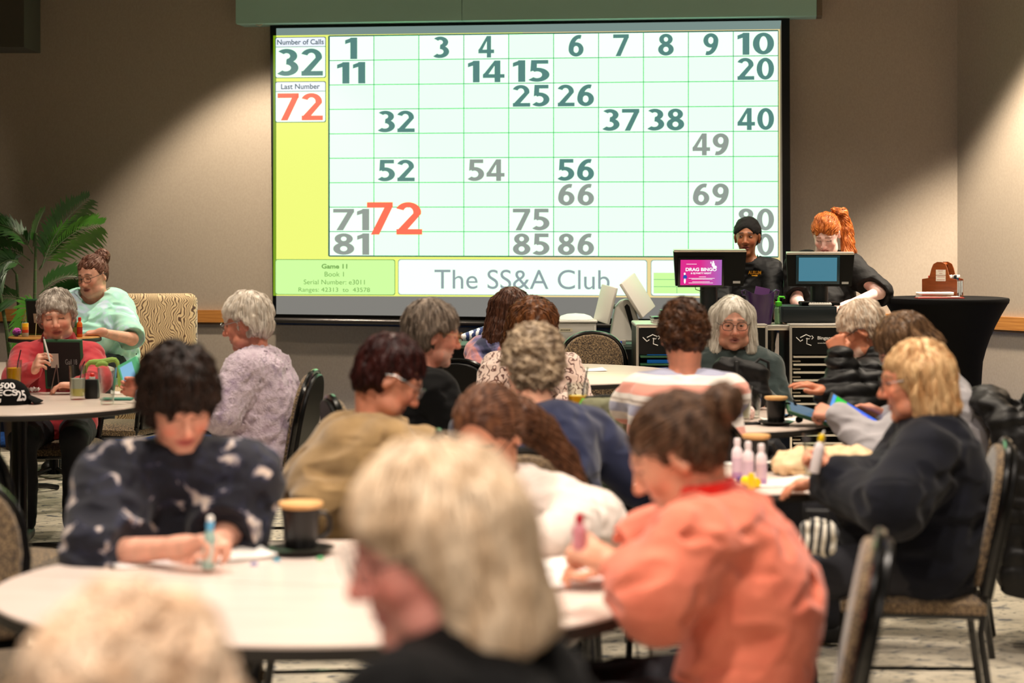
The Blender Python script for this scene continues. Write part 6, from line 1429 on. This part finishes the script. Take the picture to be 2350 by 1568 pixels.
# 10 striped woman, back to the camera
PEOPLE['stripe'] = person('woman with short curly brown hair and a striped pastel sweater, back to the camera', (1570, 776, 7.5), 2, 30, 0, tyaw=3, lean=0.12, hunch=0.07, skin=(218, 146, 116), bulk=1.2, sh=0.94,
  hair=dict(style='curly', v=0.012, fr=0.06, lump=0.008, wl=0.04, flow='curl', mat=hair_mat('hair brown curly', (96, 60, 36), (48, 28, 18), s3=(34, 34, 34)), sl=0.045, seed=111, n=1100, nape=-0.012, lift=0.004, ear=0.01),
  top=dict(mat=ramp_mat('pastel stripes', [(0.0, (236, 226, 218)), (0.09, (160, 162, 188)), (0.34, (236, 226, 218)), (0.41, (184, 168, 156)), (0.47, (236, 226, 218)), (0.60, (236, 160, 142)), (0.88, (236, 226, 218))], vec='band', axis=2, period=0.148, warp=0.02, scale=3, rough=0.9, interp='CONSTANT', bump=(160, 0.3, 0.002)), neck='crew', th=0.018, fold=0.007, fwl=0.2, loose=1.12),
  arms=dict(L=dict(e=A(1445, 930, 7.55), w=A(1490, 965, 7.95), d=V3(0.4, 1, 0), c=0.4), R=dict(e=A(1634, 930, 7.55), w=A(1600, 965, 7.95), d=V3(-0.4, 1, 0), c=0.4)))
# 11 woman in teal facing the camera
PEOPLE['teal'] = person('woman with a white bob and dark glasses in a grey-teal sweater facing the camera', (1682, 744, 9.7), 181, 8, 0, lean=0.05, skin=(206, 150, 128), brow=(110, 92, 82), lip=(176, 112, 104), spec=M_GL, eyes=True, lids=False, age=1, fw=1.06, bulk=1.2, gaze=(0, -10),
  hair=dict(style='bob', v=0.006, len=0.125, fr=0.088, fx=0.060, sw=0.022, lump=0.0015, groove=0.0006, sr=0.0013, mat=hair_mat('hair pale silver', (232, 226, 216), (188, 180, 166)), sl=0.16, seed=121, n=900, yf=0.03, crown=(-0.02, 0.04, 0.16)),
  top=dict(mat=fab('teal grey knit', (60, 72, 72), (52, 62, 62)), neck='crew', th=0.018, fold=0.008, bust=1.1, belly=1))
# 12 white haired man, fist to his brow
w = A(1928, 822, 8.38); w2 = A(1895, 900, 8.3)
PEOPLE['oldman'] = person('white haired man in glasses and a black puffer jacket resting his fist on his brow', (1980, 760, 8.6), -72, 34, 0, lean=0.06, skin=(206, 132, 100), brow=(206, 190, 176), spec=M_GL, age=1, stubble=(222, 206, 194),
  hair=dict(style='short', v=0.002, fr=0.062, lump=0.004, mat=hair_mat('hair white short', (236, 224, 208), (206, 176, 148)), sl=0.06, seed=131, n=900, ear=0.008),
  top=dict(name='puffer_jacket', mat=mat('puffer black', (8, 8, 10), 0.5, spec=0.35), neck='high', th=0.03, fold=0.005, quilt=0.012, loose=1.3),
  arms=dict(L=dict(e=A(1952, 952, 8.3), w=w, d=D_(w, A(1914, 768, 8.42)), n=V3(0.3, 0.8, 0.2), c=[0.85, 0.9, 0.95, 1.0]), R=dict(e=A(1990, 935, 8.9), w=w2, d=D_(w2, A(1828, 876, 8.28)), n=V3(-0.1, 0.1, -1), c=0.15, sp=0.3)))
# 13 woman in the grey hoodie behind the blonde
w = A(1925, 955, 7.45); w2 = A(2040, 960, 7.7)
PEOPLE['grey'] = person('brown haired woman in a pale grey hoodie leaning over a glowing tablet', (2078, 800, 7.6), -76, 42, 0, lean=0.0, hunch=0.07, neckf=0.05, skin=(206, 142, 118), brow=(110, 86, 70), spec=M_GLS,
  hair=dict(style='bob', v=0.006, len=0.06, fr=0.07, mat=hair_mat('hair grey brown', (132, 100, 72), (78, 58, 42)), sl=0.10, seed=141, n=700),
  top=dict(name='hoodie', mat=fab('grey marl', (178, 174, 178), (164, 160, 164)), neck='hood', th=0.022, fold=0.009, loose=1.35),
  arms=dict(L=dict(e=A(2020, 1042, 7.35), w=w, d=D_(w, A(1868, 942, 7.5)), n=V3(0.1, 0.5, -0.8), c=[0.8, 0.85, 0.85, 0.9]), R=dict(e=A(2120, 1000, 7.9), w=w2, d=D_(w2, A(1975, 938, 7.75)), n=V3(-0.1, -0.6, -0.7), c=0.25)))
c = A(1962, 968, 7.62); Mx = Matrix.Rotation(R(31), 3, 'Y') @ Matrix.Rotation(R(38), 3, 'X')
t = thing('tablet', 'tablet with a blue and green screen between the hands of the woman in grey', 'tablet', Vector(c)); t.rotation_euler = Mx.to_euler()
MB().box((0, 0, 0), (0.25, 0.16, 0.012), bev=0.004).build('case', M_RUB, t); mb = MB()
mb.use(glow('game blue', (70, 120, 250), 1.0)); mb.box((0.03, 0, 0.0066), (0.165, 0.14, 0.001)); mb.use(glow('game green', (20, 220, 70), 1.0)); mb.box((-0.077, 0.0, 0.0066), (0.045, 0.14, 0.001)); mb.use(glow('game sky', (90, 170, 250), 1.0)); mb.box((-0.108, 0, 0.0066), (0.014, 0.14, 0.001))
mb.use(glow('game violet', (140, 130, 255), 1.0))
for i in range(5):
    for j in range(3): mb.box((-0.03 + i * 0.03, -0.045 + j * 0.045, 0.0072), (0.02, 0.026, 0.0006))
mb.build('screen', None, t)
# 14 blonde in the dark navy hoodie
w = A(1920, 1090, 6.1)
PEOPLE['blonde'] = person('blonde bobbed woman in glasses and a dark navy hoodie holding a yellow dauber', (2102, 878, 6.2), -82, 8, 0, lean=0.0, skin=(216, 144, 112), brow=(150, 110, 80), spec=M_GL, age=1, bulk=1.22,
  hair=dict(style='bob', v=0.002, len=0.088, fr=0.055, fx=0.066, yf=-0.01, mat=hair_mat('hair honey blond', (232, 196, 146), (176, 126, 78)), sl=0.14, seed=151, n=900),
  top=dict(name='hoodie', mat=NAVYD, neck='hood', th=0.026, fold=0.01, fwl=0.2, loose=1.4, belly=1),
  arms=dict(L=dict(e=A(2050, 1160, 5.88), w=A(1896, 1112, 6.2), d=V3(-1, 0.25, -0.03), n=V3(0, 0, -1), c=0.3), R=dict(e=A(2035, 1120, 6.35), w=w, d=D_(w, A(1882, 1045, 6.15)), n=V3(-0.6, 0.1, -0.2), c=[0.7, 0.7, 0.75, 0.8])))
p = A(1868, 1044, 6.08); t = dauber(p[0], p[1], p[2] - 0.055, 0.12, 0.0165, 'dauber with a yellow cap held in the fist of the dark navy hoodie', mat('dauber pearl', (226, 214, 214), 0.3), mat('cap yellow', (244, 206, 20), 0.35)); t.rotation_euler = (0, R(12), 0)
# 15 woman in coral
w = A(1395, 1292, 4.25)
PEOPLE['coral'] = person('woman with a dark bun and a coral sweater with a red collar dabbing her sheet', (1556, 1048, 4.36), -80, 28, 0, lean=0.08, hunch=0.07, skin=(222, 158, 128), brow=(90, 64, 52), lip=(190, 110, 96), bulk=1.12, nk=0.115,
  hair=dict(style='bun', bun=(0.0, -0.142, 0.055), br=0.045, v=0.004, fr=0.078, flow='back', mat=hair_mat('hair dark ash brown', (116, 86, 64), (60, 42, 32)), sl=0.12, seed=161, n=1000),
  top=dict(mat=fab('coral sweat', (222, 124, 98), (206, 108, 84)), neck='crew', th=0.026, fold=0.013, fwl=0.17, loose=1.32, sleeve=0.84),
  arms=dict(L=dict(e=A(1510, 1372, 4.12), w=w, d=D_(w, A(1325, 1255, 4.3)), n=V3(0.1, 0.5, -0.8), c=[0.75, 0.8, 0.85, 0.9]), R=dict(e=A(1500, 1260, 4.62), w=A(1420, 1290, 4.6), d=V3(-1, 0, 0), c=0.4)))
pc = PEOPLE['coral']; N_ = pc['N']; mb = MB(); ax_ = pc['Lp'](0, -0.028, -0.05) - N_; ax_ /= np.linalg.norm(ax_); uu = np.cross(ax_, pc['Rt']); uu /= np.linalg.norm(uu)
o = mb.lathe([(0.088, 0.0), (0.080, 0.035), (0.074, 0.062), (0.067, 0.062), (0.069, 0.0), (0.08, -0.006)], n=32, M=Matrix(((pc['Rt'][0], uu[0], ax_[0], N_[0] - pc['base'][0]), (pc['Rt'][1], uu[1], ax_[1], N_[1] - pc['base'][1]), (pc['Rt'][2], uu[2], ax_[2], N_[2]), (0, 0, 0, 1)))).build('collar', fab('red rib', (214, 34, 24)), pc['root'], 'bright red ribbed collar')
p = A(1330, 1228, 4.28); dauber(p[0], p[1], p[2] - 0.055, 0.10, 0.0155, 'red capped dauber in the fist of the woman in coral', mat('dauber rose', (214, 140, 150), 0.35), mat('cap crimson', (190, 30, 54), 0.35))
# 16 woman in cream
w = A(1248, 1240, 5.08)
PEOPLE['cream'] = person('woman with long brown hair tied back and a cream sweater bent over the table', (1122, 1000, 5.5), 206, 32, 0, tyaw=196, lean=0.10, hunch=0.07, skin=(222, 158, 128), brow=(90, 62, 48), spec=M_GL,
  hair=dict(style='pony', v=0.007, fr=0.116, flow='back', lump=0.0015, mat=hair_mat('hair mid brown', (118, 78, 54), (66, 40, 28)), sl=0.16, seed=171, n=2000, tail=[A(1188, 958, 5.62), A(1240, 990, 5.72), A(1300, 1055, 5.76), A(1345, 1125, 5.76)], tr=[0.06, 0.048, 0.032, 0.012]),
  top=dict(mat=fab('cream sweat', (218, 204, 194), (206, 192, 182)), neck='crew', th=0.024, fold=0.011, fwl=0.17, loose=1.45),
  arms=dict(L=dict(e=A(1352, 1205, 5.45), w=w, d=V3(-1, -0.1, -0.03), n=V3(0, 0, -1), c=0.35), R=dict(e=A(1010, 1180, 5.55), w=A(1120, 1245, 5.1), d=V3(1, -0.2, 0), n=V3(0, 0, -1), c=0.4)))
# 17 blonde nearest
PEOPLE['near'] = person('blonde woman in a black top closest to the camera, seen in profile', (990, 1264, 2.6), -112, 12, 0, tyaw=-70, lean=0.12, nk=0.125, skin=(228, 156, 142), brow=(90, 70, 66), lip=(196, 110, 110), spec=M_GL, age=1, h=0.005,
  hair=dict(style='bob', v=0.010, len=0.110, fr=0.050, fx=0.072, yf=-0.02, sw=0.024, h=0.004, mat=hair_mat('hair platinum', (240, 218, 190), (206, 176, 142), s3=(40, 40, 8)), sl=0.20, sr=0.0026, seed=181, n=3200, lift=0.003, wave=0.0007, lump=0.004, wl=0.09),
  top=dict(mat=BLK, neck='crew', th=0.02, fold=0.008, loose=1.25))
# 18 white haired person, bottom left corner
PEOPLE['corner'] = person('person with fluffy white blond hair in a spotted navy top, nearest the bottom left corner', (298, 1712, 1.95), 8, 22, 0, lean=0.12, skin=(226, 170, 150),
  hair=dict(style='curly', v=0.018, fr=0.06, lump=0.007, wl=0.07, h=0.004, flow='curl', mat=hair_mat('hair white blond', (250, 226, 200), (226, 190, 156), s3=(22, 22, 22)), sl=0.09, sr=0.0024, seed=191, n=4200, lift=0.005),
  top=dict(name='blouse', mat=ramp_mat('navy spots', [(0.0, (206, 206, 214)), (0.14, (200, 200, 210)), (0.2, (24, 26, 48)), (1.0, (22, 24, 44))], vec='voronoi', scale=30, rough=0.8), neck='crew', th=0.02))
# 19 staff member with headwrap
PEOPLE['wrap'] = person('person in a black headwrap and black collared shirt standing behind the first till', (1715, 546, 13.2), 194, 2, 0, tyaw=188, lean=0.0, stand=True, skin=(154, 98, 66), lip=(150, 78, 74), brow=(30, 20, 16), fw=0.90, jaw=0.86, nr0=0.86, eyes=True, lids=False, gaze=(-18, 4), makeup=0.35, sh=0.98,
  hair=dict(style='bun', bun=(0.01, -0.10, 0.03), br=0.062, v=0.008, fr=0.080, fx=0.070, mat=mat('headwrap black', (12, 11, 11), 0.85, bump=(60, 0.6, 0.006)), sl=0.01, n=4, lump=0.003, groove=0.0, ear=0.02),
  top=dict(name='shirt', mat=mat('shirt black', (13, 14, 16), 0.65, spec=0.3, bump=(9, 0.6, 0.02)), neck='v', vd=0.07, th=0.012, sleeve=0.6, fold=0.007, loose=1.15),
  pants=mat('trousers black', (16, 16, 18), 0.85), arms=dict(L=dict(e=A(1775, 690, 13.05), w=A(1748, 735, 12.95), d=V3(-0.6, -0.5, -0.3), c=0.4), R=dict(e=A(1655, 690, 13.05), w=A(1690, 735, 12.95), d=V3(0.5, -0.5, -0.3), c=0.4)))
# 20 redhead staff
PEOPLE['redhead'] = person('person in a black polo shirt with a long red ponytail bent over the second till', (1896, 538, 13.0), 200, 34, 0, tyaw=176, lean=0.22, hunch=0.05, stand=True, skin=(238, 196, 186), lip=(196, 120, 116), brow=(150, 96, 70), bulk=1.34, sh=1.0, hs=1.04,
  hair=dict(style='pony', v=0.006, fr=0.072, flow='back', mat=hair_mat('hair copper', (196, 112, 50), (140, 68, 26)), sl=0.14, seed=201, n=1000, ear=0.012, tail=[A(1913, 484, 13.1), A(1934, 490, 13.14), A(1943, 530, 13.14), A(1948, 580, 13.1), A(1935, 610, 13.0)], tr=[0.02, 0.032, 0.042, 0.045, 0.02]),
  top=dict(name='polo_shirt', mat=mat('polo black', (11, 10, 10), 0.75, spec=0.3, bump=(9, 0.6, 0.02)), neck='v', vd=0.07, th=0.016, sleeve=0.56, fold=0.009, fwl=0.18, loose=1.35, belly=1),
  pants=mat('trousers black', (16, 16, 18), 0.85), arms=dict(L=dict(e=A(2018, 672, 12.95), w=A(1945, 700, 12.75), d=V3(-0.8, -0.4, -0.1), c=0.3), R=dict(e=A(1828, 690, 12.95), w=A(1850, 712, 12.7), d=V3(0.7, -0.4, -0.1), c=0.3)))

# chairs under the people
for k, lb in (('lilac', 'black-backed banquet chair under the woman in the lilac cardigan'), ('boy', 'banquet chair under the boy in the speckled hoodie'), ('man', 'banquet chair under the man in black'),
              ('tiedye', 'black banquet chair under the woman in the pink and blue jacket'), ('stripe', 'black banquet chair under the woman in the striped sweater'), ('corner', 'banquet chair under the person at the bottom left corner'), ('coral', 'banquet chair behind the woman in the coral sweater'),
              ('blonde', 'glossy black banquet chair behind the woman in the dark navy hoodie'), ('grey', 'banquet chair with a black quilted jacket hung over its back'), ('olive', 'banquet chair under the woman in the olive sweater'), ('navy', 'banquet chair under the curly haired woman in the navy sweater'),
              ('red', 'banquet chair under the elderly woman in red'), ('teal', 'banquet chair under the woman in grey-teal'), ('near', 'banquet chair under the blonde woman closest to the camera'), ('cream', 'banquet chair under the woman in cream'), ('oldman', 'banquet chair under the white haired man'), ('print', 'banquet chair under the woman in the printed blouse')):
    PEOPLE[k]['chair'] = sit(PEOPLE[k], lb, {'lilac': 0.085, 'olive': 0.0, 'blonde': 0.06, 'coral': 0.0}.get(k, 0.05), {'navy': 82}.get(k, 0))

# black quilted jacket hung over a chair back, bags
ch = PEOPLE['grey']['chair']; yw = ch.rotation_euler.z; Fc = Vector((-math.sin(yw), math.cos(yw), 0)); bc = ch.location - Fc * 0.275
t = thing('quilted_jacket', 'black quilted puffer jacket hung over the back of a chair at right', 'jacket', (bc.x, bc.y, 0), yw)
Fj = Field(0.008); Mj = Matrix.Rotation(R(9), 4, 'X')
Fj.box((0, 0.0, 0.60), (0.25, 0.11, 0.37), 0.05, 0.02, '+', Matrix.Translation((0, -0.06, 0)) @ Mj); Fj.ell((0, 0.045, 0.93), (0.21, 0.085, 0.06), 0.04)
for s_ in (-1, 1): Fj.cap((s_ * 0.2, -0.02, 0.86), (s_ * 0.24, -0.17, 0.40), 0.065, 0.055, 0.06)
Fj.cap((-0.05, -0.16, 0.5), (0.1, -0.18, 0.26), 0.10, 0.08, 0.05)
Fj.build(lambda p: (0.008 * (0.5 - np.abs(np.sin(p[:, 2] * math.pi / 0.07 + 0.6 * nz(p, 0.25, 4, 1)))) + 0.004 * nz(p, 0.07, 6, 2)).astype(np.float32)); v_, f_ = Fj.mesh()
np_mesh('quilted_shell', v_, f_, mat('quilt black', (14, 13, 13), 0.5, spec=0.4), t)
p = A(1452, 1200, 6.86); t = thing('tote_bag', 'black tote bag with flower-print panels hanging by the striped woman\'s chair', 'bag', (p[0], p[1], 0.45), R(-4))
MB().box((0, 0, 0.09), (0.19, 0.07, 0.18), bev=0.02, seg=3).build('bag_body', mat('tote black', (14, 13, 14), 0.8), t)
M_FLO = ramp_mat('flower print', [(0.0, (220, 216, 200)), (0.2, (214, 116, 60)), (0.4, (190, 60, 40)), (0.6, (70, 66, 90))], vec='voronoi', scale=42, rough=0.8)
MB().box((-0.06, -0.037, 0.10), (0.05, 0.004, 0.085), bev=0.0015, seg=1).build('flower_panel', M_FLO, t); MB().box((0.035, -0.037, 0.10), (0.085, 0.004, 0.06), bev=0.0015, seg=1).build('flower_panel', M_FLO, t)
MB().tube([(-0.015, -0.038, 0.056), (0.03, -0.04, 0.062), (0.085, -0.038, 0.062)], 0.004, 6).build('piping', mat('piping blue', (20, 70, 190), 0.5), t)
MB().tube([(-0.06, 0, 0.18), (-0.055, 0, 0.30), (0.0, 0, 0.36), (0.055, 0, 0.30), (0.06, 0, 0.18)], 0.007, 8).build('strap', mat('strap black', (14, 14, 15), 0.6), t)
p = A(1862, 1200, 5.95); t = thing('striped_bag', 'black and cream striped bag on the lap of the woman in the dark navy hoodie', 'bag', (p[0] + 0.02, p[1], 0.60), R(-12))
Fb = Field(0.006); Fb.box((0, 0, 0.055), (0.055, 0.04, 0.055), 0.03, 0.01); Fb.build(lambda q: (0.005 * nz(q, 0.09, 36, 2)).astype(np.float32)); v_, f_ = Fb.mesh()
np_mesh('bag_body', v_, f_, ramp_mat('bold stripes', [(0.0, (18, 18, 20)), (0.5, (214, 206, 190))], vec='band', axis=0, period=0.026, warp=0.05, scale=6, rough=0.8, interp='CONSTANT'), t)
MB().tube([(-0.03, -0.01, 0.106), (-0.03, -0.03, 0.14), (0.03, -0.03, 0.14), (0.03, -0.01, 0.106)], 0.006, 8).build('handle', mat('strap black', (14, 14, 15), 0.6), t)
# embroidered name on the staff shirt, collar flaps and earring
pw = PEOPLE['wrap']; tp = pw['top']; bm_ = bmesh.new(); bm_.from_mesh(tp.data); bv = BVHTree.FromBMesh(bm_); bs = Vector(pw['base'])
mb = MB(); c0 = A(1738, 627, 13.0)
def onshirt(s_, w_, h_, dz):
    v, fs, a = text_geo(s_, 0.02); vs = []
    for u, w2 in v:
        q = Vector((c0[0] + (u - 0.5) * w_, pw['H'][1] - 1.0, c0[2] + dz + (w2 - 0.5) * h_)) - bs
        loc, nn, i_, dd = bv.ray_cast(q, Vector((0, 1, 0))); vs.append(mb.bm.verts.new((loc if loc else q + Vector((0, 0.85, 0))) + Vector((0, -0.003, 0))))
    for f in fs: mb._face([vs[i] for i in f])
onshirt('AURUM', 0.082, 0.024, 0.0); onshirt('-', 0.036, 0.006, -0.020)
bm_.free(); mb.build('embroidery', mat('gold thread', (236, 166, 40), 0.5), pw['root'])
Lw = lambda *q: Vector(pw['Lp'](*q)) - bs
mb = MB(); mb.lathe([(0, -0.004), (0.004, 0), (0, 0.004)], n=10, M=Matrix.Translation(Lw(-0.082, 0.0, -0.036))); mb.build('earring', mat('earring silver', (230, 230, 226), 0.1, metal=1.0), pw['root'])
N_ = pw['N']; 
for s_ in (1, -1):
    g_ = lambda r, f, u: Vector(N_ + pw['Rt'] * s_ * r + pw['Ft'] * f + V3(0, 0, u) - pw['base'])
    mb = MB(); a_, b_, c_, d_, e_ = g_(0.062, -0.03, 0.038), g_(0.066, 0.03, 0.018), g_(0.042, 0.098, -0.045), g_(0.090, 0.085, -0.062), g_(0.10, 0.02, -0.012)
    mb.poly([a_, b_, e_]); mb.poly([b_, c_, d_, e_]); mb.build('collar', tp.data.materials[0], pw['root'], solid=0.004)
